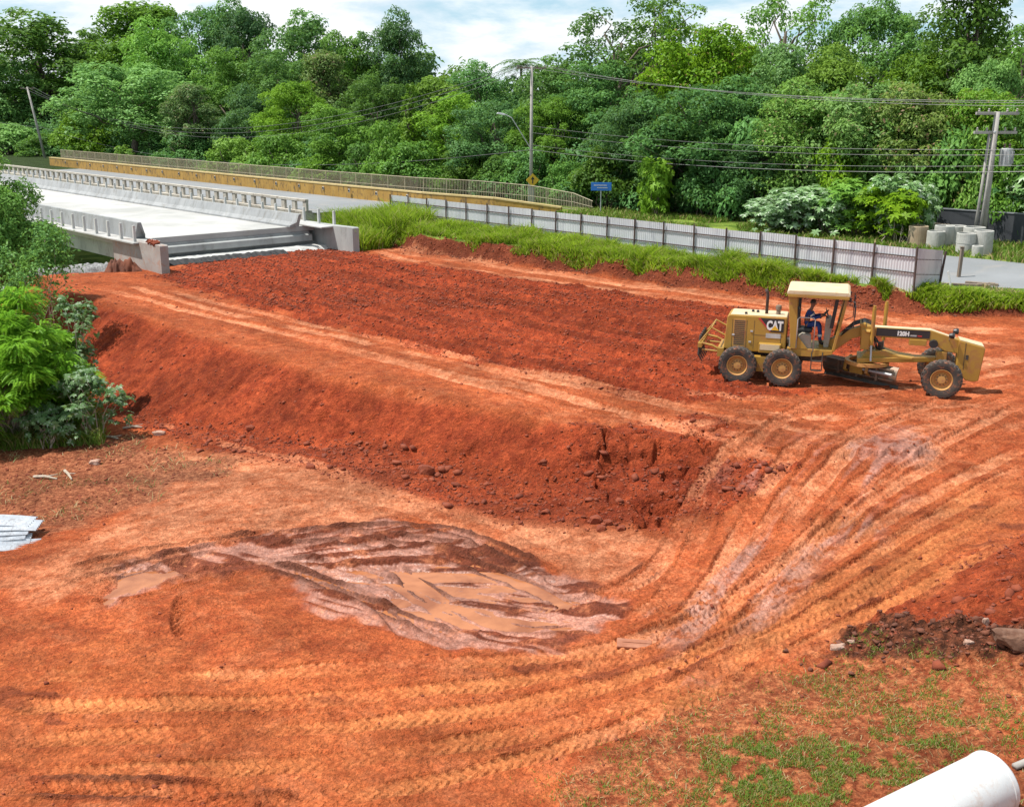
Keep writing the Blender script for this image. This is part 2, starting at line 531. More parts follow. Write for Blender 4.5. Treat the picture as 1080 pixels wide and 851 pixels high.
def base_ground(x, y):
    """the ground without ruts, clods and other fine relief"""
    x = np.asarray(x, float)
    y = np.asarray(y, float)
    s, t = ST(x, y)
    r = np.hypot(x, y)
    near = r < 70
    zl = np.full(x.shape, -2.8)
    if near.any():
        zl[near] = low_ground(x[near], y[near])
    wob = 0.35 * fbm(s * 0.35, t * 0.35, 5, 3)
    tc_ = np.interp(s, CREST_S, CREST_T) + wob
    d1 = tc_ - t
    d2 = np.where(t < 27.0, s - 64.2 + 0.5 * wob, np.where(t < 43.5, s - 66.5, s - 90))
    d = np.maximum(d1, d2)
    plat = -0.02 - 0.12 * sstep(-s, -24, -16) + 0.0 * s
    edge = np.maximum(d + 0.25, 0)
    face = plat - 0.68 * edge + 0.10 * np.exp(-((d + 0.2) / 0.5) ** 2) * 0
    z = np.maximum(np.minimum(face, plat), zl - np.where(d2 > 0, np.minimum(d2 * 0.3, 1.5), 0))
    # bank in front of the fence, then the road level
    tb = np.interp(s, BANK_S, BANK_T) + 0.45 * fbm(s * 0.5, t * 0.2, 9, 3)
    bh = np.interp(s, [18, 22, 26, 60, 64], [0.45, 0.6, 0.95, 0.95, 0.8])
    bank = bh * sstep(t, tb - 0.1, tb + 0.9)
    lo_ = road_lo(s)
    zn = road_near(s)
    zb = bank + (zn - bh) * sstep(t, tb + 0.9, np.maximum(tb + 1.6, lo_ + 0.2))
    zb = zb + (1.3 - zn) * np.clip((t - lo_) / (58.7 - lo_), 0, 1)
    z = np.where(t > tb - 0.2, np.maximum(z * (1 - sstep(t, tb - 0.2, tb + 0.8)), -9) + zb, z)
    # the river cut under the two bridges
    riv = sstep(s, 67.5, 76) * (1 - sstep(s, 128, 146)) * (1 - sstep(t, 57.5, 61.5))
    z = np.where(s > 66, z * (1 - riv) + riv * np.minimum(z, -4.5), z)
    z = np.where((t > 60), z + 0.4 * fbm(x * 0.08, y * 0.08, 3, 3) * sstep(t, 60, 66) + 2.2 * sstep(t, 70, 110) * sstep(-s, -200, 40), z)
    # far left bank of the low ground, right of frame and behind the camera stay gentle
    return z


def gz(x, y):
    return float(base_ground(np.array([x]), np.array([y]))[0])


def on_ground(u, v):
    z = -1.0
    for _ in range(14):
        p = at(u, v, z)
        z = 0.5 * z + 0.5 * gz(p.x, p.y)
    p = at(u, v, z)
    return Vector((p.x, p.y, gz(p.x, p.y)))


def line(pix, step=0.5):
    """pixel line -> smooth line on the ground"""
    pts = [on_ground(u, v).to_2d() for u, v in pix]
    pts = [pts[0] * 2 - pts[1]] + pts + [pts[-1] * 2 - pts[-2]]
    out = []
    for i in range(1, len(pts) - 2):
        a, b, c, d = pts[i - 1:i + 3]
        k = max(2, int((c - b).length / step))
        for j in range(k):
            q = j / k
            out.append(0.5 * ((2 * b) + (c - a) * q + (2 * a - 5 * b + 4 * c - d) * q * q + (3 * b - a - 3 * c + d) * q ** 3))
    out.append(pts[-2])
    return out


def poly(pix):
    return [on_ground(u, v) for u, v in pix]


class Field:
    def __init__(self, x, y):
        self.x, self.y = x, y

    def near(self, pts, w):
        """idx, distance, length along, for the points within w of the line"""
        xs, ys = [p[0] for p in pts], [p[1] for p in pts]
        idx = np.nonzero((self.x > min(xs) - w) & (self.x < max(xs) + w) & (self.y > min(ys) - w) & (self.y < max(ys) + w))[0]
        px, py = self.x[idx], self.y[idx]
        best = np.full(len(idx), 1e9)
        arc = np.zeros(len(idx))
        side = np.zeros(len(idx))
        L = 0.0
        for i in range(len(pts) - 1):
            ax, ay = pts[i]
            ex, ey = pts[i + 1][0] - ax, pts[i + 1][1] - ay
            ln = math.hypot(ex, ey)
            if ln < 1e-6: continue
            sel = np.nonzero((px > min(ax, ax + ex) - w) & (px < max(ax, ax + ex) + w) & (py > min(ay, ay + ey) - w) & (py < max(ay, ay + ey) + w))[0]
            wx, wy = px[sel] - ax, py[sel] - ay
            h = np.clip((wx * ex + wy * ey) / (ln * ln), 0, 1)
            d = np.hypot(wx - ex * h, wy - ey * h)
            up = d < best[sel]
            k = sel[up]
            best[k] = d[up]
            arc[k] = L + h[up] * ln
            side[k] = np.sign(wx[up] * ey - wy[up] * ex)
            L += ln
        ok = best < w
        return idx[ok], best[ok], arc[ok], side[ok], L


# rows follow the slope of view away from the plot, columns fan out: one sheet to the horizon
_rows = []
for v in np.arange(1060, 330, -0.80):
    _rows.append(at(540, float(v), -1.0).y)
for v in np.arange(330, 135, -0.42):
    _rows.append(at(540, float(v), -0.2).y)
_rows = sorted(_rows)
_rows = [1.5, 3, 4.5, 6, 7.5, 8.5] + [r for r in _rows if r > 9.2]
r = _rows[-1]
while r < 3200:
    r *= 1.07
    _rows.append(r)
_ang = np.concatenate([np.linspace(-1.35, -0.62, 60, endpoint=False), np.linspace(-0.62, 0.62, 1150), np.linspace(0.62, 1.35, 61)[1:]])
RR = np.array(_rows)
GX = (RR[:, None] * np.tan(np.clip(_ang, -1.35, 1.35))[None, :])
GY = np.repeat(RR[:, None], len(_ang), 1)
shape = GX.shape
GX, GY = GX.ravel(), GY.ravel()
GZ = base_ground(GX, GY)
GS, GT = ST(GX, GY)
dist = np.hypot(GX, GY)
close = dist < 95
FLD = Field(GX, GY)


def soft(pix, w, wob=0.5, seed=1, fr=0.8):
    p = poly(pix)
    xs, ys = [q.x for q in p], [q.y for q in p]
    m = np.zeros(GX.shape)
    k = np.nonzero((GX > min(xs) - w - 1) & (GX < max(xs) + w + 1) & (GY > min(ys) - w - 1) & (GY < max(ys) + w + 1))[0]
    sdv = inpoly_sd(GX[k], GY[k], p) + wob * fbm(GX[k] * fr, GY[k] * fr, seed, 4)
    m[k] = sstep(sdv, -w, w)
    return m


# zones
till = soft([(160, 292), (190, 284), (300, 270), (375, 267), (420, 276), (560, 296), (700, 317), (800, 329), (905, 345), (935, 350), (925, 372), (760, 385), (770, 402), (850, 412),
             (700, 428), (640, 412), (540, 392), (440, 366), (330, 340), (240, 316)], 0.5, 0.9, 11)
core = soft([(415, 640), (440, 600), (500, 583), (548, 598), (600, 622), (645, 648), (600, 668), (540, 662), (485, 672), (440, 656)], 0.35, 0.55, 12, 1.2)
wet = soft([(90, 628), (150, 590), (280, 562), (400, 552), (500, 560), (600, 596), (662, 640), (640, 670), (560, 694), (480, 684), (390, 660), (320, 628),
            (250, 604), (200, 618), (110, 645)], 0.3, 0.9, 13, 0.9)
pool2 = soft([(95, 626), (140, 600), (195, 592), (200, 604), (150, 618), (110, 634)], 0.15, 0.35, 14, 1.2)
pool3 = soft([(270, 590), (330, 578), (420, 580), (470, 596), (445, 622), (430, 648), (370, 628), (300, 604)], 0.25, 0.5, 15, 1.3)
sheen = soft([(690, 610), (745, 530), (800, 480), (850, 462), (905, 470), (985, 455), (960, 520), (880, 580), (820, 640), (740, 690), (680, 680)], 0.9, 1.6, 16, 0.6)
orange = soft([(-60, 690), (300, 690), (560, 690), (760, 640), (1000, 520), (1100, 470), (1100, 600), (980, 640), (860, 700), (640, 800), (560, 870), (-60, 870)], 1.4, 1.5, 17, 0.5)
pale = soft([(120, 480), (300, 462), (420, 500), (560, 540), (690, 580), (640, 610), (560, 570), (420, 545), (300, 550), (180, 590), (20, 640), (60, 590), (140, 545)], 1.0, 1.6, 18, 0.5)
litter = soft([(-40, 455), (130, 455), (215, 480), (270, 500), (190, 520), (60, 560), (-40, 560)], 0.8, 1.4, 19, 0.8)
lawn = soft([(540, 870), (620, 800), (730, 745), (820, 700), (900, 668), (985, 680), (1110, 690), (1110, 880), (560, 880)], 0.9, 1.6, 20, 0.7)
darkpile = soft([(870, 692), (920, 664), (985, 648), (1045, 652), (1100, 668), (1100, 700), (1040, 696), (990, 690), (930, 700)], 0.4, 1.0, 21, 1.3)
redpile = soft([(900, 668), (980, 620), (1060, 575), (1120, 560), (1120, 690), (1030, 680), (960, 655)], 0.5, 0.8, 22, 0.9)
nose = soft([(575, 440), (640, 452), (740, 440), (775, 452), (740, 490), (735, 512), (705, 560), (620, 535), (560, 500)], 0.5, 0.9, 23, 0.8)
cut = np.zeros(GX.shape)
k = np.nonzero(close)[0]
s_, t_ = GS[k], GT[k]
tb_ = np.interp(s_, BANK_S, BANK_T)
cut[k] = sstep(t_, tb_ - 0.5, tb_ + 0.1) * (1 - sstep(t_, tb_ + 0.7, tb_ + 1.3)) * (s_ < 66)
verge = np.zeros(GX.shape)
verge[k] = sstep(t_, tb_ + 0.6, tb_ + 1.1) * (1 - sstep(t_, 47.8, 48.3)) * (s_ > 25)
earth = (sstep(GT, np.interp(GS, BANK_S, BANK_T) + 0.6, np.interp(GS, BANK_S, BANK_T) + 1.2)) + (GS > 68)
offsite = np.clip(earth, 0, 1)

# slope of the ground -> the embankment face
tc__ = np.interp(GS, CREST_S, CREST_T)
face = np.zeros(GX.shape)
face[k] = sstep((tc__ - GT)[k], -0.6, 0.5) * sstep(GZ[k] - low_ground(GX[k], GY[k]), 0.02, 0.25) * (GS[k] > 16) * (GS[k] < 66)

# relief
dz = np.zeros(GX.shape)
k = np.nonzero(dist < 110)[0]
x, y, s_, t_ = GX[k], GY[k], GS[k], GT[k]
dz[k] += 0.07 * fbm(x * 0.45, y * 0.45, 31, 4) * (1 - 0.6 * wet[k])
dz[k] += 0.022 * fbm(x * 3.1, y * 3.1, 32, 4)
# furrowed, cloddy band
clod = np.maximum(0, vnoise(x * 4.5, y * 4.5, 33) - 0.45) * 0.11 + np.maximum(0, vnoise(x * 9, y * 9, 34) - 0.5) * 0.12
fur = np.sin(t_ * 2 * math.pi / 0.80 + 1.6 * fbm(s_ * 0.15, t_ * 0.3, 35, 3)) * 0.13 * (0.3 + vnoise(s_ * 0.5, t_ * 1.2, 36))
dz[k] += till[k] * (clod + fur) * (1 - .75 * sstep(s_, 56, 62))
lump = np.maximum(0, vnoise(x * 3.2, y * 3.2, 37) - 0.42) * 0.34 + np.maximum(0, vnoise(x * 7, y * 7, 38) - 0.45) * 0.20
dz[k] += np.clip(nose[k] * 0.18 * sstep(vnoise(x * 0.7, y * 0.7, 44), 0.35, 0.7) + darkpile[k] + redpile[k] * 0.55 * sstep(vnoise(x * 0.6, y * 0.6, 45), 0.3, 0.7) + litter[k] * 0.35 * sstep(vnoise(x * 0.9, y * 0.9, 46), 0.4, 0.7), 0, 1) * lump
dz[k] += darkpile[k] * 0.06
crack = np.abs(fbm(x * .55 + .4 * fbm(x, y, 95, 2), y * .55, 96, 4))
dz[k] -= nose[k] * .30 * (1 - sstep(crack, .0, .09)) - nose[k] * .10 * fbm(x * 1.3, y * 1.3, 97, 4)
dz[k] += cut[k] * (0.16 * fbm(x * 1.6, y * 1.6, 39, 4) + lump * 0.5)
# the face of the bank: rills and slumps running down it, loose soil at the foot
rill = fbm(s_ * 1.5, t_ * 0.35, 40, 4)
rill2 = fbm(s_ * 4.2, t_ * .9, 47, 3)
pits = np.maximum(0, vnoise(s_ * 2.6, t_ * 1.7, 48) - .72)
dz[k] += face[k] * (0.11 * rill + 0.05 * rill2 + 0.03 * fbm(x * 5, y * 5, 41, 3) - .45 * pits)
foot = np.exp(-((GZ[k] - low_ground(x, y)) / 0.25) ** 2) * sstep((np.interp(s_, CREST_S, CREST_T) - t_), 0.2, 1.0) * (1 - sstep((np.interp(s_, CREST_S, CREST_T) - t_), 3.5, 5.0)) * (s_ > 16) * (s_ < 62)
dz[k] += foot * (lump * 0.42)
dz[k] += lawn[k] * 0.05 * fbm(x * 1.4, y * 1.4, 42, 4)
footm = np.zeros(GX.shape)
footm[k] = foot

GZ0 = GZ.copy()
# muddy hollow: level floor that holds water
flat = np.clip(wet * 1.1, 0, 1)
GZ = GZ * (1 - flat) + flat * PUD_Z
streak = np.zeros(GX.shape)
k = np.nonzero((wet > 0.01))[0]
pc, pd = at(250, 600, PUD_Z).to_2d(), at(520, 650, PUD_Z).to_2d()
ax = (pd - pc).normalized()
a_ = GX[k] * ax.x + GY[k] * ax.y
b_ = -GX[k] * ax.y + GY[k] * ax.x
slick_a = np.zeros(GX.shape)
fo = at(205, 600, PUD_Z)
ang_ = np.arctan2(GY[k] - fo.y, GX[k] - fo.x)
rad_ = np.hypot(GX[k] - fo.x, GY[k] - fo.y)
fan = sstep(rad_, 1.6, 3.4)
streak[k] = fan * (fbm(ang_ * 13 + .45 * fbm(a_ * .5, b_ * .5, 50, 3), rad_ * .25, 51, 4) * 1.3 + .45 * fbm(ang_ * 30, rad_ * .5, 54, 3)) + (1 - fan) * fbm(a_ * .5, b_ * 2.2, 53, 4) + .35 * fbm(a_ * .9, b_ * 2.4, 52, 4)
slick_a[k] = np.clip(sstep(-streak[k], -.18, .0) * (.75 + pool3[k] + core[k] + pool2[k]), 0, 1)
dz += wet * 0.10 * streak - core * 0.050 - pool2 * 0.075 - pool3 * 0.02
dz += wet * (1 - np.clip(core + pool2, 0, 1)) * 0.055

track = np.zeros(GX.shape)     # rolled, compacted soil
mudrut = np.zeros(GX.shape)    # dark churned edge


def rut(pix, w=0.24, depth=0.035, rim=0.03, chev=0.014, tone=1.0, dark=0.0, pitch=0.21, off=0.0, jit=0.0, seed=0):
    pts = line(pix)
    if off:
        q = []
        for i in range(len(pts)):
            d = (pts[min(i + 1, len(pts) - 1)] - pts[max(i - 1, 0)]).normalized()
            q.append(pts[i] + Vector((-d.y, d.x)) * off)
        pts = q
    idx, d, arc, side, L = FLD.near(pts, w * 2.6)
    d = np.abs(d + 0.10 * w * fbm(arc * 0.8, np.zeros_like(arc) + seed, 60 + seed, 3) * 3)
    fade = sstep(arc, 0, min(2.5, L * 0.2)) * (1 - sstep(arc, L - min(2.5, L * 0.2), L))
    fade = fade * (0.55 + 0.75 * vnoise(arc * 0.35, np.zeros_like(arc) + 3.3 + seed, 61 + seed))
    fade = fade * (0.45 + 0.55 * sstep(vnoise(arc * 0.55 + 7.7 * seed, d * 0.6 / w, 63 + seed), 0.22, 0.55))
    ins = 1 - sstep(d, w * (0.7 + .3 * vnoise(arc * 1.7, side + 5.0, 64 + seed)), w * 1.12)
    dzl = -depth * ins + rim * np.exp(-((d - w * 1.25) / (w * 0.28)) ** 2) * (0.6 + 0.8 * vnoise(arc * 2.5, side * 2.0, 62 + seed))
    if chev:
        ph = arc / pitch + d / (w * 1.1) + (side > 0) * 0.5
        dzl = dzl + chev * ins * np.clip(np.sin(ph * 2 * math.pi) * 1.6, -1, 1)
    dz[idx] += dzl * fade * 1.0
    track[idx] = np.maximum(track[idx], ins * fade * tone)
    if dark:
        mudrut[idx] = np.maximum(mudrut[idx], np.exp(-((d - w * 1.15) / (w * 0.5)) ** 2) * fade * dark)


FG = [
    [(-40, 712), (120, 712), (300, 709), (420, 700), (560, 694), (680, 672), (800, 610), (900, 540), (1000, 482), (1100, 436)],
    [(-40, 742), (120, 744), (300, 740), (440, 728), (580, 712), (700, 680), (830, 618), (940, 545), (1100, 462)],
    [(-40, 778), (120, 778), (300, 770), (440, 757), (580, 735), (720, 695), (850, 630), (960, 562), (1100, 488)],
    [(-40, 812), (120, 814), (300, 806), (440, 790), (580, 766), (720, 722), (860, 656), (980, 588), (1100, 524)],
    [(160, 870), (380, 836), (520, 808), (660, 765), (800, 706), (920, 645), (1020, 594), (1110, 552)],
    [(560, 700), (660, 690), (740, 655), (830, 590), (920, 520), (1000, 465), (1090, 420)],
    [(640, 730), (740, 690), (840, 640), (930, 580), (1010, 530), (1100, 480)],
    [(700, 730), (800, 680), (890, 630), (980, 575), (1100, 512)],
]
for i, L_ in enumerate(FG):
    rut(L_, w=0.25, depth=0.05, rim=0.035, chev=0.024, seed=i, dark=0.2 if i > 4 else 0.1)
RAMP = [
    [(600, 668), (690, 640), (730, 575), (760, 510), (790, 470), (840, 432), (900, 408)],
    [(640, 690), (720, 650), (770, 580), (810, 510), (850, 465), (910, 425)],
    [(690, 690), (770, 640), (820, 570), (870, 500), (930, 450), (1020, 412)],
    [(730, 690), (820, 630), (880, 560), (950, 490), (1040, 440)],
    [(590, 640), (680, 610), (715, 560), (745, 500), (800, 455), (870, 425)],
    [(660, 690), (745, 640), (790, 580), (840, 510), (900, 455), (980, 420)],
    [(710, 700), (800, 640), (850, 570), (920, 500), (1000, 450), (1090, 425)],
]
for i, L_ in enumerate(RAMP):
    rut(L_, w=0.26, depth=0.05, rim=0.035, chev=0.026, seed=20 + i, tone=0.75, dark=0.35)
PLAT = [
    [(95, 300), (200, 328), (330, 358), (450, 388), (560, 412), (680, 440), (790, 462), (850, 470)],
    [(130, 300), (240, 330), (360, 356), (470, 380), (580, 402), (700, 428), (840, 452), (960, 462)],
    [(170, 305), (300, 336), (420, 362), (520, 384), (640, 410), (760, 432), (900, 440), (1090, 432)],
    [(330, 360), (470, 396), (570, 424), (640, 440), (720, 448), (830, 440)],
    [(500, 388), (600, 418), (700, 448), (800, 478), (860, 500)],
    [(680, 410), (800, 420), (900, 425), (1000, 428), (1090, 420)],
    [(860, 420), (950, 410), (1090, 386)], [(880, 440), (980, 425), (1090, 400)], [(920, 470), (1010, 440), (1090, 412)],
]
for i, L_ in enumerate(PLAT):
    rut(L_, w=0.30, depth=0.045, rim=0.035, chev=0.01, seed=40 + i, tone=1.0)
FARS = [
    [(398, 258), (430, 268), (520, 281), (640, 298), (760, 313), (860, 328), (960, 343), (1090, 352)],
    [(392, 262), (430, 274), (530, 290), (650, 306), (760, 320), (880, 338), (1000, 356), (1090, 366)],
    [(405, 255), (450, 268), (560, 284), (690, 302), (800, 316), (900, 330), (1000, 345), (1090, 345)],
    [(930, 372), (1010, 375), (1090, 382)], [(940, 395), (1020, 388), (1090, 375)],
]
for i, L_ in enumerate(FARS):
    rut(L_, w=0.42, depth=0.03, rim=0.02, chev=0.006, seed=60 + i, tone=1.0)
MUD = [
    [(30, 632), (130, 600), (250, 572), (330, 562), (420, 556), (490, 566), (560, 596), (640, 640)],
    [(60, 650), (150, 622), (240, 600), (300, 602), (360, 622), (410, 650), (440, 690)],
    [(240, 598), (320, 592), (400, 610), (460, 640), (520, 672), (600, 690)],
    [(250, 586), (330, 574), (400, 574), (470, 588), (560, 618), (630, 652)],
    [(300, 606), (380, 634), (450, 660), (500, 684)],
    [(340, 566), (420, 570), (500, 580), (540, 590)],
    [(196, 672), (190, 650), (200, 622)],
    [(400, 590), (430, 610), (480, 640), (560, 662), (650, 655)],
    [(30, 610), (110, 592), (200, 574), (300, 560)],
]
for i, L_ in enumerate(MUD):
    rut(L_, w=0.2, depth=0.05, rim=0.085 if i != 6 else 0.02, chev=0.012 if i != 6 else 0.03, seed=80 + i, tone=0.25, dark=1.0 if i != 6 else 0.35)
for i, L_ in enumerate([[(150, 440), (240, 470), (330, 490), (420, 520), (520, 552), (640, 590), (720, 600)], [(120, 450), (220, 486), (330, 512), (440, 540), (560, 580)],
                        [(-20, 640), (120, 560), (240, 520), (360, 500)], [(-20, 670), (140, 590), (280, 540), (420, 525)]]):
    rut(L_, w=0.26, depth=0.03, rim=0.02, chev=0.010, seed=100 + i, tone=0.8)
for i, L_ in enumerate([[(560, 640), (640, 625), (700, 590)], [(-20, 830), (140, 832), (260, 840), (340, 860)], [(200, 850), (260, 846), (330, 852)]]):
    rut(L_, w=0.22, depth=0.04, rim=0.06, chev=0.02, seed=110 + i, tone=0.3, dark=0.8)

scuff = np.zeros(GX.shape)
k = np.nonzero((orange > .2) & (dist < 60))[0]
scuff[k] = sstep(fbm(GX[k] * .32, GY[k] * 1.15 + .35 * GX[k], 70, 4), 0.10, 0.36) * orange[k] * (1 - .7 * track[k])
scuff[k] *= 1 - lawn[k]
dz[k] += scuff[k] * (np.maximum(0, vnoise(GX[k] * 5, GY[k] * 5, 71) - .4) * .13)
# damp streaks dragged along by the wheels: along the ramp, else across the plot
damp = np.full(GX.shape, 0.4)
k = np.nonzero(dist < 110)[0]
ra, rb = on_ground(690, 640).to_2d(), on_ground(900, 430).to_2d()
rd = (rb - ra).normalized()
al, ac = GX[k] * rd.x + GY[k] * rd.y, -GX[k] * rd.y + GY[k] * rd.x
n_r = fbm(al * .22, ac * 1.9, 90, 4)
n_p = fbm(GS[k] * .10, GT[k] * 1.25, 91, 4) * (1 + .5 * till[k])
n_f = fbm(GX[k] * .16, GY[k] * 1.0 + .12 * GX[k], 92, 4)
wr = np.clip(sheen[k] + .3 * orange[k] * (GX[k] > 3), 0, 1)
wp_ = np.clip(sstep(GZ0[k], -.5, -.2), 0, 1) * (1 - wr)
damp[k] = np.clip(.42 + .75 * (n_r * wr + n_p * wp_ + n_f * (1 - wr - wp_)), 0, 1)
dz[k] += wr * .05 * n_r + wp_ * .025 * n_p
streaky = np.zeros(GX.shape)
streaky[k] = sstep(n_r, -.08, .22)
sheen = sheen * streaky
dz[dist > 120] = 0
# nothing may poke through the road and the strips laid on the ground
dz *= np.where((GT > 47.9) & (GS < 68), 0.15, 1)
roadm = sstep(GT, road_lo(GS) - 0.2, road_lo(GS) + 0.2) * (1 - sstep(GT, 58.3, 59.0)) * (GS < 72)
GZ = GZ + dz - 0.05 * roadm
GZ = np.where((GT > 44) & (GT < 57.5) & (GS > 66) & (GS < 80), np.minimum(GZ, 0.55), GZ)

nr, nc = shape
ii = np.arange(nr * nc).reshape(nr, nc)
faces = np.stack([ii[:-1, :-1], ii[:-1, 1:], ii[1:, 1:], ii[1:, :-1]], -1).reshape(-1, 4)

m, t = mat('soil')
tcd = t.n('ShaderNodeTexCoord').outputs['Object']
big = t.noise(0.45, 6, 0.62, tcd, 0.4)
midn = t.noise(2.2, 7, 0.65, tcd, 0.2)
fine = t.noise(11, 4, 0.65, tcd)
grit = t.noise(24, 2, 0.6, tcd)
mid2 = t.noise(6.0, 5, 0.7, tcd, 0.3)
warp = t.n('ShaderNodeVectorMath', operation='MULTIPLY_ADD')
warp.inputs[1].default_value = (1, 1, 1)
t.nt.links.new(tcd, warp.inputs[0])
wsc = t.n('ShaderNodeVectorMath', operation='SCALE')
t.nt.links.new(t.n('ShaderNodeTexNoise', {'Scale': 8.0, 'Detail': 2.0, 'Vector': tcd}).outputs['Color'], wsc.inputs[0])
wsc.inputs['Scale'].default_value = 0.09
t.nt.links.new(wsc.outputs[0], warp.inputs[2])
vor1 = t.n('ShaderNodeTexVoronoi', {'Vector': warp.outputs[0], 'Scale': 11.0})
vor2 = t.n('ShaderNodeTexVoronoi', {'Vector': warp.outputs[0], 'Scale': 26.0})
crumb1 = t.math('POWER', t.math('SUBTRACT', 1.0, vor1.outputs['Distance'], clamp=True), 1.5)
crumb2 = t.math('SUBTRACT', 1.0, vor2.outputs['Distance'], clamp=True)
cellv = t.n('ShaderNodeSeparateColor', {0: vor2.outputs['Color']}).outputs[0]
A = {q: t.attr(q) for q in ('till', 'core', 'wet', 'sheen', 'orange', 'pale', 'litter', 'lawn', 'darkpile', 'face', 'track', 'mudrut', 'offsite', 'cut', 'foot', 'nose', 'redpile', 'dryv', 'shade', 'scuff', 'damp', 'slick')}
red = t.mix(t.rng(midn, 0.35, 0.65), (0.265, 0.052, 0.017), (0.40, 0.100, 0.034))
org = t.mix(t.rng(midn, 0.3, 0.7), (0.285, 0.060, 0.019), (0.445, 0.124, 0.041))
pal = t.mix(t.rng(midn, 0.36, 0.64), (0.37, 0.108, 0.044), (0.56, 0.235, 0.125))
drk = t.mix(t.rng(midn, 0.36, 0.64), (0.165, 0.024, 0.009), (0.31, 0.056, 0.019))
mud = t.mix(t.rng(midn, 0.3, 0.7), (0.090, 0.022, 0.012), (0.165, 0.044, 0.023))
col = red
jit = t.rng(big, 0.34, 0.66)


def lay(col, a, over, lo=0.25, hi=0.75, nz=midn, amt=1.0):
    """zone edge broken up by noise"""
    q = t.math('ADD', a, t.math('MULTIPLY', t.math('SUBTRACT', nz, 0.5), 0.9))
    return t.mix(t.math('MULTIPLY', t.rng(q, lo, hi), amt), col, over)


col = lay(col, A['orange'], org, amt=0.85)
dust = t.rng(t.noise(0.85, 6, 0.7, tcd, 0.8), 0.50, 0.64)
col = t.mix(t.math('MULTIPLY', dust, 0.25), col, pal)
col = lay(col, A['pale'], pal, 0.3, 1.1, mid2, 0.8)
col = lay(col, A['face'], drk, amt=0.95)  # face turned from the sun: shade and moist soil darkened into its colour
col = lay(col, A['scuff'], mud, 0.3, 0.95, mid2, 0.7)
col = lay(col, A['till'], drk)
col = lay(col, A['nose'], drk, 0.35, 0.9, amt=0.9)
col = lay(col, A['redpile'], drk, 0.3, 0.8, amt=0.8)
col = lay(col, A['cut'], mud, 0.3, 0.9, amt=0.8)
col = lay(col, A['foot'], drk, 0.25, 0.8, amt=0.9)
rolled = t.mix(A['orange'], pal, t.mix(t.rng(midn, 0.3, 0.7), (0.38, 0.114, 0.039), (0.49, 0.178, 0.064)))
col = lay(col, A['track'], rolled, 0.3, 0.95, fine, 0.85)
col = lay(col, A['litter'], t.mix(t.rng(mid2, 0.38, 0.62), (0.14, 0.038, 0.019), (0.31, 0.125, 0.062)), 0.3, 0.9, amt=0.8)
col = lay(col, A['lawn'], t.mix(t.rng(mid2, 0.38, 0.62), (0.21, 0.045, 0.018), (0.36, 0.13, 0.055)), 0.35, 0.8, amt=0.85)
col = lay(col, A['darkpile'], t.mix(t.rng(mid2, 0.38, 0.62), (0.050, 0.019, 0.011), (0.15, 0.046, 0.022)), 0.35, 0.9)
slick = t.mix(t.rng(fine, 0.3, 0.7), (0.31, 0.125, 0.080), (0.42, 0.195, 0.14))  # slick mud, with the sky's pinkish sheen put into its colour
wetc = t.mix(A['slick'], mud, slick)
soilw = t.mix(0.5, pal, red)
wetc = t.mix(t.rng(midn, 0.52, 0.66, 0.0, 0.7), wetc, soilw)
col = lay(col, A['wet'], wetc, 0.4, 1.05, mid2, 0.92)
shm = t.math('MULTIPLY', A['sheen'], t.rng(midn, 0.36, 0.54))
col = t.mix(t.math('MULTIPLY', shm, 0.65), col, (0.38, 0.185, 0.145))  # pale sky sheen of the wet ramp painted into the colour
col = lay(col, A['mudrut'], (0.105, 0.034, 0.020), 0.35, 0.95, fine, 0.85)
grassy = t.mix(A['shade'], t.mix(t.rng(big, 0.4, 0.6), (0.10, 0.18, 0.022), (0.19, 0.25, 0.045)), (0.030, 0.050, 0.014))  # forest floor, the wood's shade darkened into the ground colour
straw = t.mix(t.rng(midn, 0.4, 0.6), (0.30, 0.24, 0.10), (0.14, 0.20, 0.04))
offc = t.mix(A['dryv'], grassy, straw)
col = lay(col, A['offsite'], offc, 0.4, 0.6, fine)
col = t.mix(0.7, col, t.mix(t.rng(big, 0.34, 0.66), (0.32, 0.32, 0.32), (0.66, 0.66, 0.66)), 'OVERLAY')
col = t.mix(0.7, col, t.mix(A['damp'], (0.60, 0.60, 0.60), (0.30, 0.30, 0.30)), 'OVERLAY')
col = t.mix(0.6, col, t.mix(t.rng(mid2, 0.36, 0.64), (0.33, 0.33, 0.33), (0.67, 0.67, 0.67)), 'OVERLAY')
col = t.mix(0.30, col, t.mix(t.rng(fine, 0.36, 0.64), (0.26, 0.26, 0.26), (0.74, 0.74, 0.74)), 'OVERLAY')
col = t.mix(0.34, col, t.mix(cellv, (0.28, 0.28, 0.28), (0.72, 0.72, 0.72)), 'OVERLAY')
col = t.mix(0.20, col, t.mix(t.rng(grit, 0.36, 0.62), (0.18, 0.18, 0.18), (0.80, 0.80, 0.80)), 'OVERLAY')
col = t.mix(1.0, col, (0.88, 0.88, 0.88), 'MULTIPLY')
wetness = t.math('MULTIPLY', t.math('MAXIMUM', t.math('MULTIPLY', A['wet'], t.math('ADD', 0.1, t.math('MULTIPLY', A['slick'], 0.8))), t.math('MULTIPLY', shm, 0.8)), t.math('SUBTRACT', 1.0, t.math('MULTIPLY', A['mudrut'], 0.8)))
rg = t.math('SUBTRACT', 0.96, t.math('MULTIPLY', wetness, 0.66))
loose = t.rng(mid2, 0.38, 0.60, 0.15, 1.0)
rough_h = t.math('ADD', t.math('ADD', t.math('MULTIPLY', t.math('MULTIPLY', crumb1, loose), 0.55), t.math('MULTIPLY', crumb2, 0.26)), t.math('ADD', t.math('MULTIPLY', fine, 0.25), t.math('MULTIPLY', mid2, 0.5)))
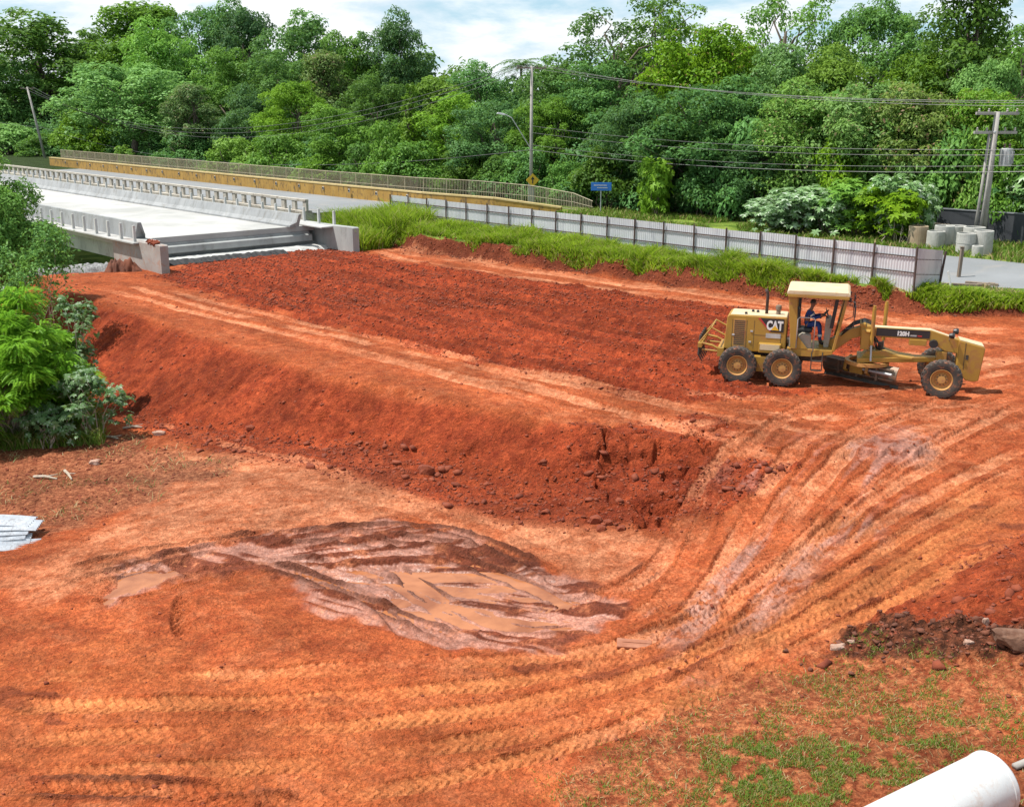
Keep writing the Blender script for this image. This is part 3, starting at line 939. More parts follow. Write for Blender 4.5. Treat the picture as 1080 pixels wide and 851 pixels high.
bstr = t.math('MULTIPLY', t.math('SUBTRACT', 0.85, t.math('MULTIPLY', wetness, 0.6)), t.math('SUBTRACT', 1.0, t.math('MULTIPLY', A['track'], 0.35)))
bp = t.n('ShaderNodeBump', {'Strength': bstr, 'Distance': 0.10, 'Height': rough_h})
b = t.n('ShaderNodeBsdfPrincipled', {'Base Color': col, 'Roughness': rg, 'Normal': bp.outputs[0], 'Specular IOR Level': t.math('ADD', 0.12, t.math('MULTIPLY', wetness, 0.5))})
finish(t, b.outputs[0])
M['soil'] = m
dryv = np.clip((GS < 27) * 1.0 * (GT < 50.5) + sstep(GT, 58.0, 60) * (GS < 40) * 0.7, 0, 1)
GV = np.stack([GX, GY, GZ], -1)
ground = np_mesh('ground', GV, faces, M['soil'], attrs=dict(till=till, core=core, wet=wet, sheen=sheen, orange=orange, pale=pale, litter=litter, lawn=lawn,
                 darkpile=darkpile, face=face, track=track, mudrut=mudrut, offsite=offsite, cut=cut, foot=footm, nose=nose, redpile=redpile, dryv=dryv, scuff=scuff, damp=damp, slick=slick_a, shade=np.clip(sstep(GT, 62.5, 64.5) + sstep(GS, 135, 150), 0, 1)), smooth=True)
tag(ground, kind='structure')
GZg = GZ.reshape(shape)


def fz(x, y):
    """height of the finished ground (arrays)"""
    x, y = np.asarray(x, float), np.asarray(y, float)
    ri = np.interp(y, RR, np.arange(nr))
    ci = np.interp(np.arctan2(x, y), _ang, np.arange(nc))
    r0, c0 = np.clip(ri.astype(int), 0, nr - 2), np.clip(ci.astype(int), 0, nc - 2)
    a, bq = ri - r0, ci - c0
    return (GZg[r0, c0] * (1 - a) + GZg[r0 + 1, c0] * a) * (1 - bq) + (GZg[r0, c0 + 1] * (1 - a) + GZg[r0 + 1, c0 + 1] * a) * bq


def fz1(x, y):
    return float(fz(np.array([x]), np.array([y]))[0])


def attr_at(arr, x, y):
    ri = np.interp(y, RR, np.arange(nr)).round().astype(int)
    ci = np.interp(np.arctan2(x, y), _ang, np.arange(nc)).round().astype(int)
    return arr.reshape(shape)[ri, ci]


# muddy water lying in the hollow
m, t = mat('muddy_water')
tcd = t.n('ShaderNodeTexCoord').outputs['Object']
nz = t.noise(0.9, 6, 0.6, tcd, 0.5)
colw = t.mix(t.rng(nz, 0.38, 0.62), (0.23, 0.075, 0.030), (0.38, 0.145, 0.062))
bp = t.n('ShaderNodeBump', {'Strength': 0.04, 'Distance': 0.02, 'Height': t.noise(9, 3, 0.5, tcd)})
b = t.n('ShaderNodeBsdfPrincipled', {'Base Color': colw, 'Roughness': 0.09, 'IOR': 1.33, 'Normal': bp.outputs[0]})
finish(t, b.outputs[0])
M['water'] = m
wp = poly([(85, 630), (140, 590), (280, 568), (400, 560), (500, 564), (600, 602), (655, 642), (630, 668), (560, 688), (480, 680), (400, 656), (320, 624), (250, 603), (200, 612), (120, 640)])
mb = MB()
mb.add([(q.x, q.y, PUD_Z - 0.055) for q in wp], [tuple(range(len(wp)))])
tag(mb.build('puddle_water', M['water']), kind='structure')

# asphalt road behind the fence, on to the old bridge
mb = MB()
pts = []
for s in list(range(-60, 14, 6)) + list(range(14, 73)) + [73.2]:
    wob = 0.25 * math.sin(s * 0.7)
    z = 1.262
    lo_ = float(road_lo(s))
    hi_ = float(np.interp(s, [-60, 50, 60, 73], [58.7, 58.7, 57.6, 55.2]))
    pts.append((P(s, lo_ + wob * 0.3, float(road_near(s)) - 0.03), P(s, hi_, z)))
vs = [q for a in pts for q in a]
mb.add(vs, [(2 * i, 2 * i + 1, 2 * i + 3, 2 * i + 2) for i in range(len(pts) - 1)])
tag(mb.build('road', M['asphalt']), kind='structure')
# ------------------------------------------------------------------ bridges
def frame(mb):
    """local x = along s, y = along t -> world"""
    mb.v = [tuple(P(x, y, z)) for x, y, z in mb.v]
    return mb


def stbox(s0, s1, t0, t1, z0, z1):
    return MB().box(((s0 + s1) / 2, (t0 + t1) / 2, (z0 + z1) / 2), (abs(s1 - s0), abs(t1 - t0), z1 - z0))


def part(name, mb, m, parent, bevel=0.0, **kw):
    return frame(mb).build(name, m, parent, bevel, **kw)


# --- the new concrete bridge that ends in front of the red fill
nb = thing('concrete_bridge', 'unfinished pale concrete bridge with bare white deck ending above the red soil', 'bridge')
part('deck', stbox(64.9, 132, 26.9, 40.5, 1.05, 1.40), M['concrete_deck'], nb, 0.02)
mb = MB()
mb.prism([(64.82, 0.98), (64.9, 0.98), (64.9, 1.05), (65.3, 1.05), (65.3, 0.2), (65.0, 0.2), (65.0, 0.36), (64.62, 0.36), (64.50, 0.42), (64.50, 0.80), (64.60, 0.86), (64.82, 0.86)], 28.0, 39.8)
part('end_beam', mb, M['concrete_grey'], nb, 0.015)
part('abutment', stbox(65.05, 66.6, 27.2, 40.2, -2.2, 0.34), M['concrete_grey'], nb)
for t0 in (27.6, 31.6, 35.6, 39.4):
    part('girder', MB().box((99, t0, 0.53), (66, 0.5, 1.04)), M['concrete_grey'], nb)
for t0, tout, zt_ in ((27.62, -1, 2.50), (38.55, 1, 2.28)):
    w = 0.26 * tout
    prof = [(t0 + w, 1.40), (t0 + w, 1.42), (t0 + 0.20 * tout, zt_), (t0 - 0.02 * tout, zt_), (t0 - 0.22 * tout, 1.75), (t0 - 0.44 * tout, 1.52), (t0 - 0.44 * tout, 1.40)]
    mb = MB()
    n = len(prof)
    s0, s1 = 64.0, 132
    vs = [(s0 + (0.55 if z < 1.6 else 0.0), a, z) for a, z in prof] + [(s1, a, z) for a, z in prof]
    mb.add(vs, [tuple(range(n)), tuple(range(2 * n - 1, n - 1, -1))] + [(i, (i + 1) % n, n + (i + 1) % n, n + i) for i in range(n)])
    part('barrier', mb, M['concrete_new'], nb, 0.015)
# wing walls that reach forward on both sides
for t0, t1, sx in ((26.75, 27.25, 59.7), (40.2, 40.7, 60.2)):
    mb = MB().prism([(sx, -0.6), (sx, 1.52), (sx + 0.1, 1.58), (66.4, 1.48), (66.4, -1.4), (63.5, -1.2)], t0, t1)
    part('wing_wall', mb, M['concrete_dirt'] if t0 < 30 else M['concrete_grey'], nb, 0.02)
part('walkway', stbox(62.5, 132, 26.4, 28.1, 1.405, 1.50), M['concrete_deck'], nb, 0.015)
part('walkway', stbox(62.5, 132, 39.3, 40.9, 1.405, 1.50), M['concrete_deck'], nb, 0.015)
pst = None
for tt in (26.72, 40.62):
    for i in range(36):
        s0 = 63.0 + i * 1.9
        o = part('post', MB().box((s0, tt, 1.96), (0.17, 0.16, 0.98), taper=0.85), M['post_white'], nb)
# soil spilled on the near wing wall
mb = MB()
random.seed(4)
for i in range(26):
    mb.box((61.2 + random.uniform(-0.8, 0.9), 27.0 + random.uniform(-0.22, 0.22), 1.60), (0.22, 0.2, 0.12), (random.random(), random.random(), random.random()))
o = frame(mb).build('spilled_soil', M['clod'])
tag(o, kind='stuff')

# lean concrete strip and torn black sheet at the foot of the end beam
mb = MB()
random.seed(3)
vs, fs = [], []
N = 60
for i in range(N + 1):
    a = 27.0 + 13.4 * i / N
    j = random.uniform(-0.12, 0.12)
    pts = [(65.3, 0.14), (64.3, 0.15 + 0.04 * random.random()), (63.5 + j, 0.13 + 0.05 * random.random()), (63.15 + j, -0.12)]
    vs += [(s0, a, z) for s0, z in pts]
for i in range(N):
    for k_ in range(3):
        fs.append((i * 4 + k_, i * 4 + k_ + 1, i * 4 + k_ + 5, i * 4 + k_ + 4))
mb.add(vs, fs)
tag(frame(mb).build('concrete_strip', M['blinding'], smooth=True), kind='structure')
mb = MB()
vs, fs = [], []
for i in range(N + 1):
    a = 27.3 + 9.4 * i / N
    j = random.uniform(-0.10, 0.10)
    vs += [(63.12 + .4 * j, a, 0.19 + random.uniform(-.03, 0.05)), (62.78 + j, a, 0.12 + random.uniform(-0.05, 0.06)), (62.42 + 2.4 * j, a, -0.02)]
for i in range(N):
    for k_ in range(2):
        fs.append((i * 3 + k_, i * 3 + k_ + 1, i * 3 + k_ + 4, i * 3 + k_ + 3))
mb.add(vs, fs)
o = frame(mb).build('plastic_sheet', M['plastic_black'])
md = o.modifiers.new('thick', 'SOLIDIFY')
md.thickness = 0.01
tag(o, 'torn black plastic sheet lying along the foot of the bridge end', 'plastic sheet')


def mound(name, pix, m, h, w, seed, n=40, wob=0.3, kind='stuff', dzb=-0.1):
    """heap of loose material along a line on the ground"""
    pts = [on_ground(u, v) if not isinstance(u, Vector) else u for u, v in pix] if not isinstance(pix[0], Vector) else pix
    vs, fs = [], []
    L = len(pts) - 1
    for i in range(n + 1):
        q = i / n * L
        a = min(int(q), L - 1)
        p = pts[a].lerp(pts[a + 1], q - a)
        d = (pts[a + 1] - pts[a]).to_2d().normalized()
        e_ = min(1, 4 * i / n, 4 * (n - i) / n)
        for k_ in range(11):
            x_ = -1 + 2 * k_ / 10
            off = x_ * w * (0.8 + wob * fbm(np.array([i * 0.3]), np.array([k_ * 0.5]), seed)[0])
            X, Y = p.x - d.y * off, p.y + d.x * off
            zz = gz(X, Y) + dzb + (h + 0.35 * h * fbm(np.array([i * 0.8]), np.array([k_ * 0.9]), seed + 5)[0]) * max(0, 1 - x_ * x_) ** 0.8 * e_
            vs.append((X, Y, zz))
    for i in range(n):
        for k_ in range(10):
            fs.append((i * 11 + k_, i * 11 + k_ + 1, i * 11 + k_ + 12, i * 11 + k_ + 11))
    mb = MB().add(vs, fs)
    o = mb.build(name, m, smooth=True)
    return tag(o, kind=kind)


mound('grey_gravel', [P(62.6, 26.3, 0), P(63.3, 24.5, 0), P(64.2, 22.0, 0), P(64.6, 19.0, 0)], M['gravel'], 0.5, 0.8, 7)
mound('dark_soil_heap', [P(61.6, 26.5, 0), P(62.3, 25.4, 0), P(62.8, 24.6, 0)], M['clod_dark'], 0.75, 0.65, 8)

# --- the older road bridge beyond it
ob = thing('road_bridge', 'older road bridge behind the pale one with an open concrete railing and asphalt lanes', 'bridge')
part('deck', stbox(73.5, 156, 44.7, 56.6, 0.45, 1.26), M['concrete_old'], ob)
part('carriageway', stbox(73.2, 156, 45.5, 55.2, 1.262, 1.285), M['asphalt'], ob)
part('kerb', stbox(73.5, 156, 44.7, 45.45, 1.264, 1.44), M['concrete_old'], ob, 0.02)
part('top_rail', stbox(73.5, 156, 44.86, 45.16, 2.12, 2.32), M['concrete_old'], ob, 0.02)
for i in range(52):
    s0 = 73.7 + i * 1.6
    part('baluster', MB().box((s0, 45.0, 1.78), (0.5, 0.2, 0.68)), M['concrete_old'], ob)

# --- yellow barrier on the far side of the road
yb = thing('yellow_barrier', 'long stained yellow concrete barrier along the far side of the road bridge', 'barrier')
line_y = [(156, 55.35), (140, 55.35), (120, 55.35), (100, 55.35), (86, 55.35), (73, 55.9), (66, 57.6), (61.0, 60.1)]
ztop = [2.42, 2.42, 2.42, 2.42, 2.42, 2.36, 2.25, 1.7]
mbw, mbt = MB(), MB()
for i in range(len(line_y) - 1):
    a, b2 = Vector(line_y[i]), Vector(line_y[i + 1])
    d = (b2 - a).normalized()
    nn = Vector((-d.y, d.x)) * 0.16
    za, zb2 = ztop[i], ztop[i + 1]
    mbw.hexa([(*(a - nn), 0.9), (*(b2 - nn), 0.9), (*(b2 + nn), 0.9), (*(a + nn), 0.9), (*(a - nn), za - 0.12), (*(b2 - nn), zb2 - 0.12), (*(b2 + nn), zb2 - 0.12), (*(a + nn), za - 0.12)])
    nn = nn * 1.25
    mbt.hexa([(*(a - nn), za - 0.118), (*(b2 - nn), zb2 - 0.118), (*(b2 + nn), zb2 - 0.118), (*(a + nn), za - 0.118), (*(a - nn), za), (*(b2 - nn), zb2), (*(b2 + nn), zb2), (*(a + nn), za)])
part('wall', mbw, M['yellow_wall'], yb)
part('coping', mbt, M['yellow_top'], yb)
for i in range(19):
    s0 = 74.5 + i * 4.2
    rf = part('reflector', MB().box((s0, 55.14 + max(0, 78 - s0) * 0.05, 1.95), (0.26, 0.05, 0.30)), M['concrete_old'], yb, 0.01)
    frame(MB().box((s0, 55.10 + max(0, 78 - s0) * 0.05, 1.95), (0.17, 0.04, 0.17))).build('dark_lens', M['black'], rf)

# --- steel footway railing behind the yellow barrier
fr = thing('steel_railing', 'weathered steel mesh railing of the footway behind the yellow barrier', 'railing')
line_r = [(157, 57.2), (120, 57.2), (90, 57.2), (76, 57.6), (70.0, 59.3), (65.5, 61.2), (61.5, 61.9), (59.5, 62.0)]
zr = [3.3, 3.3, 3.3, 3.3, 3.25, 3.0, 2.6, 2.1]
zb_ = [1.75, 1.75, 1.75, 1.75, 1.7, 1.5, 1.35, 1.3]


def along(pl, q):
    L = 0
    for i in range(len(pl) - 1):
        d = math.dist(pl[i], pl[i + 1])
        if L + d >= q or i == len(pl) - 2:
            return i, (q - L) / d
        L += d


LR = sum(math.dist(line_r[i], line_r[i + 1]) for i in range(len(line_r) - 1))
mesh_bars, rails = MB(), [MB(), MB(), MB()]
q = 0.0
k_ = 0
while q < LR:
    i, f = along(line_r, q)
    a = Vector(line_r[i]).lerp(Vector(line_r[i + 1]), f)
    z0, z1 = zb_[i] + (zb_[i + 1] - zb_[i]) * f, zr[i] + (zr[i + 1] - zr[i]) * f
    if k_ % 15 == 0:
        part('post', MB().box((a.x, a.y, (z0 + z1) / 2 - 0.1), (0.06, 0.06, z1 - z0 + 0.25)), M['rail_old'], fr)
    else:
        mesh_bars.box((a.x, a.y, (z0 + z1) / 2), (0.03, 0.03, z1 - z0))
    q += 0.16
    k_ += 1
part('mesh_panel', mesh_bars, M['rail_old'], fr)
for j, fz_ in enumerate((0.0, 0.45, 1.0)):
    pts = [Vector((*line_r[i], zb_[i] + (zr[i] - zb_[i]) * fz_)) for i in range(len(line_r))]
    part('handrail' if j == 2 else 'rail', MB().tube(pts, 0.035 if j == 2 else 0.022, 6), M['rail_old'], fr)
part('footway', stbox(74, 157, 55.7, 57.5, 1.2, 1.62), M['concrete_old'], fr)

# --- corrugated sheet fence round the site
sf = thing('site_fence', 'long pale corrugated sheet fence with rusty posts above the grassy bank', 'fence')
s_l, s_r, t_f = 66.4, 25.0, 47.8
nb_ = 19
for i in range(nb_):
    a, b2 = s_l + (s_r - s_l) * i / nb_, s_l + (s_r - s_l) * (i + 1) / nb_
    random.seed(i)
    dzp = random.uniform(-0.05, 0.03)
    n = 30
    vs, fs = [], []
    for k_ in range(n + 1):
        s0 = a + (b2 - a) * k_ / n
        o_ = 0.018 * (1 if k_ % 2 else -1)
        gzz = gz(*P(s0, t_f).to_2d()) - 0.1
        vs += [(s0, t_f + 0.05 + o_, gzz), (s0, t_f + 0.05 + o_ + random.uniform(-.004, .004), 2.9 + dzp)]
    fs = [(2 * k_, 2 * k_ + 2, 2 * k_ + 3, 2 * k_ + 1) for k_ in range(n)]
    o = part('sheet_panel', MB().add(vs, fs), M['sheet'], sf)
    md = o.modifiers.new('thick', 'SOLIDIFY')
    md.thickness = 0.006
for i in range(nb_ + 1):
    s0 = s_l + (s_r - s_l) * i / nb_
    g0 = gz(*P(s0, t_f).to_2d())
    random.seed(i + 40)
    part('post', MB().box((s0, t_f - 0.06, (g0 + 2.95) / 2 - 0.1), (0.07, 0.07, 2.95 - g0 + 0.25), (random.uniform(-.02, .02), random.uniform(-.015, .015), 0)), M['rust'], sf)
for z in (1.75, 2.48):
    part('rail', MB().box(((s_l + s_r) / 2, t_f - 0.01, z), (s_l - s_r, 0.04, 0.055)), M['rust'], sf)
# return panel at its end
e0, e1 = P(25.0, 47.8), at(990, 309, 0.62)
e1 = Vector((e1.x, e1.y, 0))
d = (e1 - e0)
n = 36
vs, fs = [], []
for k_ in range(n + 1):
    p = e0 + d * (k_ / n)
    w_ = Vector((-d.y, d.x, 0)).normalized() * (0.018 * (1 if k_ % 2 else -1))
    g0 = gz(p.x, p.y) - 0.15
    top = 2.9 - 0.25 * k_ / n
    vs += [tuple(p + w_ + Vector((0, 0, g0))), tuple(p + w_ + Vector((0, 0, top)))]
fs = [(2 * k_, 2 * k_ + 2, 2 * k_ + 3, 2 * k_ + 1) for k_ in range(n)]
o = MB().add(vs, fs).build('sheet_panel', M['sheet'], sf)
md = o.modifiers.new('thick', 'SOLIDIFY')
md.thickness = 0.006
for zf in (1.7, 2.4):
    o = MB().tube([e0 + Vector((-0.05, -0.03, zf)), e1 + Vector((-0.05, -0.03, zf - 0.2))], 0.025, 5).build('rail', M['rust'], sf)
g1 = gz(e1.x, e1.y)
MB().tube([(e1.x - 0.1, e1.y - 0.12, g1 - 0.4), (e1.x + 0.12, e1.y - 0.05, 2.62)], 0.055, 7).build('post', M['rust'], sf)

# loose wooden post and planks by the road
p = at(1011, 295, 0.8)
g0 = fz1(p.x, p.y)
o = MB().box((0, 0, 0.62), (0.16, 0.13, 1.75), (0.0, 0.03, 0.3)).box((0, 0, 1.515), (0.19, 0.16, 0.04), (0, 0.03, 0.3)).build('wooden_post', M['wood_grey'], bevel=0.012)
o.location = (p.x, p.y, g0)
tag(o, 'short weathered wooden post standing alone at the edge of the asphalt road', 'post')
for (u, v, L_, w_, rz, lab) in ((1018, 303, 2.3, 0.2, -0.15, 'dark weathered plank lying at the road edge beside the wooden post'),
                                (1035, 302, 1.5, 0.28, -0.45, 'short thick dark plank lying at the road edge farthest along the row'),
                                (1052, 312, 2.8, 0.14, -0.5, 'thin grey plank lying on the dry grass nearest the red soil')):
    p = at(u, v, 0.75)
    g0 = fz1(p.x, p.y)
    o = MB().box((0, 0, 0.06), (L_, w_, 0.11)).box((L_ * 0.3, 0, 0.13), (0.3, w_ * 0.8, 0.03)).build('plank', M['wood_grey'], bevel=0.012)
    o.location = (p.x, p.y, g0 - 0.0)
    o.rotation_euler = (0, 0.02, rz)
    tag(o, lab, 'plank', 'planks at the road edge')
p = at(1003, 312, 0.6)
o = MB().tube([(0, 0, -0.1), (-0.1, 0.05, 0.5), (-0.22, 0.1, 0.95)], 0.045, 7).build('white_stake', M['white'])
o.location = (p.x, p.y, fz1(p.x, p.y))
tag(o, 'short white stake leaning in the grass by the end of the fence', 'stake')


# ------------------------------------------------------------------ poles, signs, wires
def ut(u, t):
    """ground point seen in picture column u on the line t"""
    k = (u - 540) / 1158.0
    Y = t / (NY + NX * k)
    return Vector((k * Y, Y, 0))


def zv(p, v):
    """height of picture row v above point p"""
    dy = (425.5 - v) / F_PX
    return CAM_H + p.y * (-math.sin(PITCH) + dy * math.cos(PITCH)) / (math.cos(PITCH) + dy * math.sin(PITCH))


def pole(name, label, p, ztop, r0, r1, lean=(0, 0)):
    g0 = gz(p.x, p.y)
    o = thing(name, label, 'utility pole', (p.x, p.y, g0))
    H = ztop - g0
    MB().tube([(0, 0, -0.4), (lean[0] * .5, lean[1] * .5, H / 2), (lean[0], lean[1], H)], [r0, (r0 + r1) / 2, r1], 10).build('shaft', M['concrete_pole'], o, smooth=True)
    return o, H


pA = ut(560, 63.2)
poleA, HA = pole('street_light_pole', 'tall concrete pole with a curved lamp arm at the end of the yellow barrier', pA, zv(pA, 70), 0.17, 0.11)
mb = MB().box((0, 0, HA - 0.15), (2.5, 0.1, 0.12), (0, 0, 0.25))
mb.build('crossarm', M['wood_grey'], poleA, 0.01)
for x_ in (-1.1, -0.45, 0.45, 1.1):
    MB().lathe([(0.0, 0.0), (0.05, 0.0), (0.07, 0.05), (0.04, 0.08), (0.06, 0.12), (0.03, 0.18), (0, 0.19)], 8, c=(x_ * math.cos(.25), x_ * math.sin(.25), HA - 0.09)).build('insulator', M['black'], poleA)
zl = zv(pA, 158) - gz(pA.x, pA.y)
dx = (534 - 558) / 12.5
arm = MB().tube([(0, 0, zl), (dx * 0.5, -0.2, zl + 1.5), (dx * 0.85, -0.3, zl + 2.55), (dx * 1.15, -0.35, zl + 2.85)], 0.04, 6).build('lamp_arm', M['galv'], poleA)
MB().box((dx * 1.3, -0.37, zl + 2.87), (0.75, 0.26, 0.15), (0, 0.18, 0.1), taper=0.75).build('lamp_head', M['galv'], arm, 0.03)
MB().box((0, 0, 0.9), (0.5, 0.5, 2.2), taper=0.85).build('base', M['concrete_new'], poleA, 0.02)

# yellow warning sign on the pole
zs = zv(pA, 190)
sg = thing('warning_sign', 'yellow diamond warning sign fixed to the lamp pole', 'sign', (pA.x + 0.12, pA.y - 0.28, zs))
R45 = Euler((0, math.radians(45), 0.12))
MB().box((0, 0, 0), (0.80, 0.03, 0.80), R45.to_matrix()).build('plate', M['sign_yellow'], sg, 0.02)
mk = MB()
mk.add([(-0.05, -0.024, -0.28), (0.05, -0.024, -0.28), (0.05, -0.024, 0.08), (-0.05, -0.024, 0.08)], [(0, 1, 2, 3)])
mk.add([(-0.17, -0.024, 0.05), (0.17, -0.024, 0.05), (0.0, -0.024, 0.30)], [(0, 1, 2)])
mk.xform(Matrix.Rotation(0.12, 4, 'Z'))
mk.build('symbol', M['black'], sg)

# blue road sign
p = ut(633, 61.5)
g0 = gz(p.x, p.y)
bs = thing('blue_road_sign', 'small blue rectangular road sign on a thin post before the dark trees', 'sign', (p.x, p.y, g0), -0.1)
hz = zv(p, 200) - g0
MB().tube([(0, 0, -0.3), (0, 0, hz + 0.4)], 0.045, 8).build('post', M['galv'], bs)
pl = MB().box((0.02, -0.07, hz + 0.22), (1.55, 0.04, 0.62)).build('panel', M['blue_sign'], bs, 0.015)
MB().box((-0.05, -0.094, hz + 0.32), (1.0, 0.006, 0.07)).box((0.1, -0.094, hz + 0.13), (0.8, 0.006, 0.06)).build('legend', M['galv'], pl)

# double pole with the transformer, right
pB = ut(1036, 63.4)
gB = gz(pB.x, pB.y)
zt = zv(pB, 118)
leanx = (1051 - 1037) / 17.5 - (1051 - 540) / 1150 * 0  # follows the lean in the picture
lean = 0.12
poleB, HB = pole('transformer_pole', 'thick concrete pole with two crossarms and a transformer, rising behind the stacked rings', pB, zt, 0.24, 0.15, (lean, 0.0))
for z_, L_ in ((HB - 0.10, 2.5), (HB - 1.15, 2.5)):
    ca = MB().box((lean, -0.02, z_), (L_, 0.16, 0.16), (0, 0, 0.05)).build('crossarm', M['concrete_pole'], poleB, 0.015)
    for x_ in (-1.05, -0.5, 0.55, 1.1):
        MB().lathe([(0, 0), (0.05, 0), (0.08, 0.06), (0.04, 0.1), (0.07, 0.15), (0.0, 0.22)], 8, c=(lean + x_, -0.02, z_ + 0.08)).build('insulator', M['concrete_pole'], ca)
zT = zv(pB, 166) - gB
tr = MB().lathe([(0, -0.5), (0.33, -0.5), (0.36, -0.45), (0.36, 0.42), (0.33, 0.5), (0, 0.52)], 16, c=(0.85, -0.1, zT)).build('transformer', M['galv'], poleB, smooth=False)
for x_ in (-0.15, 0.15):
    MB().lathe([(0, 0), (0.06, 0), (0.09, 0.08), (0.05, 0.12), (0.08, 0.2), (0, 0.32)], 8, c=(0.85 + x_, -0.1, zT + 0.5)).build('bushing', M['rust'], tr)
for k_ in range(5):
    MB().box((0.85 + 0.38 * math.cos(-2.6 + k_ * 0.5), -0.1 + 0.38 * math.sin(-2.6 + k_ * 0.5), zT), (0.03, 0.1, 0.7), (0, 0, -2.6 + k_ * 0.5 + 1.57)).build('cooling_fin', M['galv'], tr)
MB().box((0.42, -0.05, zT + 0.1), (0.55, 0.08, 0.08)).build('bracket', M['galv'], poleB)
p2 = ut(1029.5, 63.1)
for k_, (du, rr) in enumerate(((0, 0.11), (5.2, 0.09))):
    p2 = ut(1027.5 + du, 63.0 - 0.1 * k_)
    g2 = gz(p2.x, p2.y)
    o = thing('thin_pole', ('left one of the two slim grey service poles beside the transformer pole', 'slim grey service pole squeezed between its twin and the transformer pole')[k_], 'utility pole', (p2.x, p2.y, g2), group='slim service poles')
    Ht = zv(p2, 140) - g2
    MB().tube([(0, 0, -0.3), (0.18, 0.02, Ht / 2), (0.30, 0.05, Ht)], [rr, rr * .85, rr * .7], 8).build('shaft', M['concrete_pole'], o, smooth=True)
    MB().lathe([(rr * .75, Ht - 0.02), (rr * .95, Ht - 0.02), (rr * .95, Ht + 0.06), (0, Ht + 0.10)], 8, c=(0.30, 0.05, 0)).build('cap', M['galv'], o)

# far pole at left
pC = ut(56, 62.5)
gC = gz(pC.x, pC.y)
poleC, HC = pole('far_utility_pole', 'distant dark utility pole leaning at the left end of the road bridge', pC, zv(pC, 92), 0.22, 0.14, (-1.6, 0))
MB().box((-1.6, 0, HC - 0.2), (2.2, 0.12, 0.14)).build('crossarm', M['wood_grey'], poleC)
for x_ in (-0.9, 0.0, 0.9):
    MB().lathe([(0, 0), (0.06, 0), (0.09, 0.06), (0.0, 0.22)], 8, c=(-1.6 + x_, 0, HC - 0.13)).build('insulator', M['black'], poleC)


def wire(a, b, sag, label, r=0.022, cat='wire', group='overhead wires'):
    n = 26
    pts = []
    for i in range(n + 1):
        q = i / n
        pts.append(a.lerp(b, q) - Vector((0, 0, sag * 4 * q * (1 - q))))
    o = MB().tube(pts, r, 5).build('overhead_wire', M['wire'])
    tag(o, label, cat, group)


gA = gz(pA.x, pA.y)
topA = lambda x_, z_: Vector((pA.x + x_, pA.y + x_ * 0.25, gA + z_))
endR = lambda v, off=0: (lambda p: Vector((p.x, p.y + off, zv(p, v))))(ut(1275, 60.8))
order = ('topmost', 'second', 'third')
for k_, (x_, v) in enumerate(((-1.1, 101), (0.45, 104), (1.1, 109))):
    wire(topA(x_, HA + 0.05), endR(v, (k_ - 1) * 0.9), 1.15, ('highest wire running from the lamp pole crossarm to the picture edge above the transformer pole',
         'middle wire of the three running from the lamp pole crossarm to the right', 'lowest wire of the three running from the lamp pole crossarm to the right')[k_], 0.013)
for k_, (v0, v1) in enumerate(((133, 152), (140, 157), (153, 168), (158, 175))):
    wire(Vector((pA.x, pA.y - 0.15, zv(pA, v0))), endR(v1, -0.2), 0.9, ('uppermost of the four slack cables fixed halfway up the lamp pole, running right',
         'second of the four slack cables fixed halfway up the lamp pole, running right', 'third of the four slack cables fixed halfway up the lamp pole, running right',
         'lowest of the four slack cables fixed halfway up the lamp pole, running right')[k_], 0.013 if k_ < 3 else 0.02)
topC = Vector((pC.x - 1.6, pC.y, gC + HC))
for k_, (x_, xa) in enumerate(((-0.9, -1.1), (0.0, -0.45), (0.9, 0.45))):
    wire(topC + Vector((x_, 0, 0.0)), topA(xa, HA + 0.05), 5.6 + 0.5 * k_, ('highest wire sagging before the trees from the far pole to the lamp pole', 'middle wire sagging before the trees from the far pole to the lamp pole',
         'lowest crossarm wire sagging before the trees from the far pole to the lamp pole')[k_], 0.02)
wire(Vector((pC.x - 1.0, pC.y, zv(pC, 132))), Vector((pA.x, pA.y - 0.15, zv(pA, 158))), 3.2, 'low slack cable running behind the yellow barrier from the far pole to the lamp pole', 0.022)
wire(Vector((pC.x - 1.0, pC.y, zv(pC, 134))), Vector((pC.x - 38, pC.y + 20, zv(pC, 100))), 0.6, 'cable rising from the far pole out of the left picture edge', 0.022)

# ------------------------------------------------------------------ dark wall and concrete rings
p0, p1 = ut(988, 64.8), ut(1180, 65.4)
bw = thing('dark_wall', 'low dark grey painted wall with a lighter coping behind the transformer pole', 'wall', (p0.x, p0.y, 1.2))
d = Vector((p1.x - p0.x, p1.y - p0.y, 0))
zc = zv(p0, 220.5) - 1.2
a_ = math.atan2(d.y, d.x)
MB().box((d.length / 2, 0, zc / 2 - 0.2), (d.length, 0.2, zc + 0.4)).xform(Matrix.Rotation(a_, 4, 'Z')).build('wall', M['black_wall'], bw)
MB().box((d.length / 2, 0, zc + 0.035), (d.length + 0.1, 0.28, 0.07)).xform(Matrix.Rotation(a_, 4, 'Z')).build('coping', M['cap_grey'], bw, 0.01)
MB().box((0.0, 0.35, zc / 2 - 0.2), (0.2, 4, zc + 0.4)).xform(Matrix.Translation((0, 2.0, 0))).build('return_wall', M['black_wall'], bw)

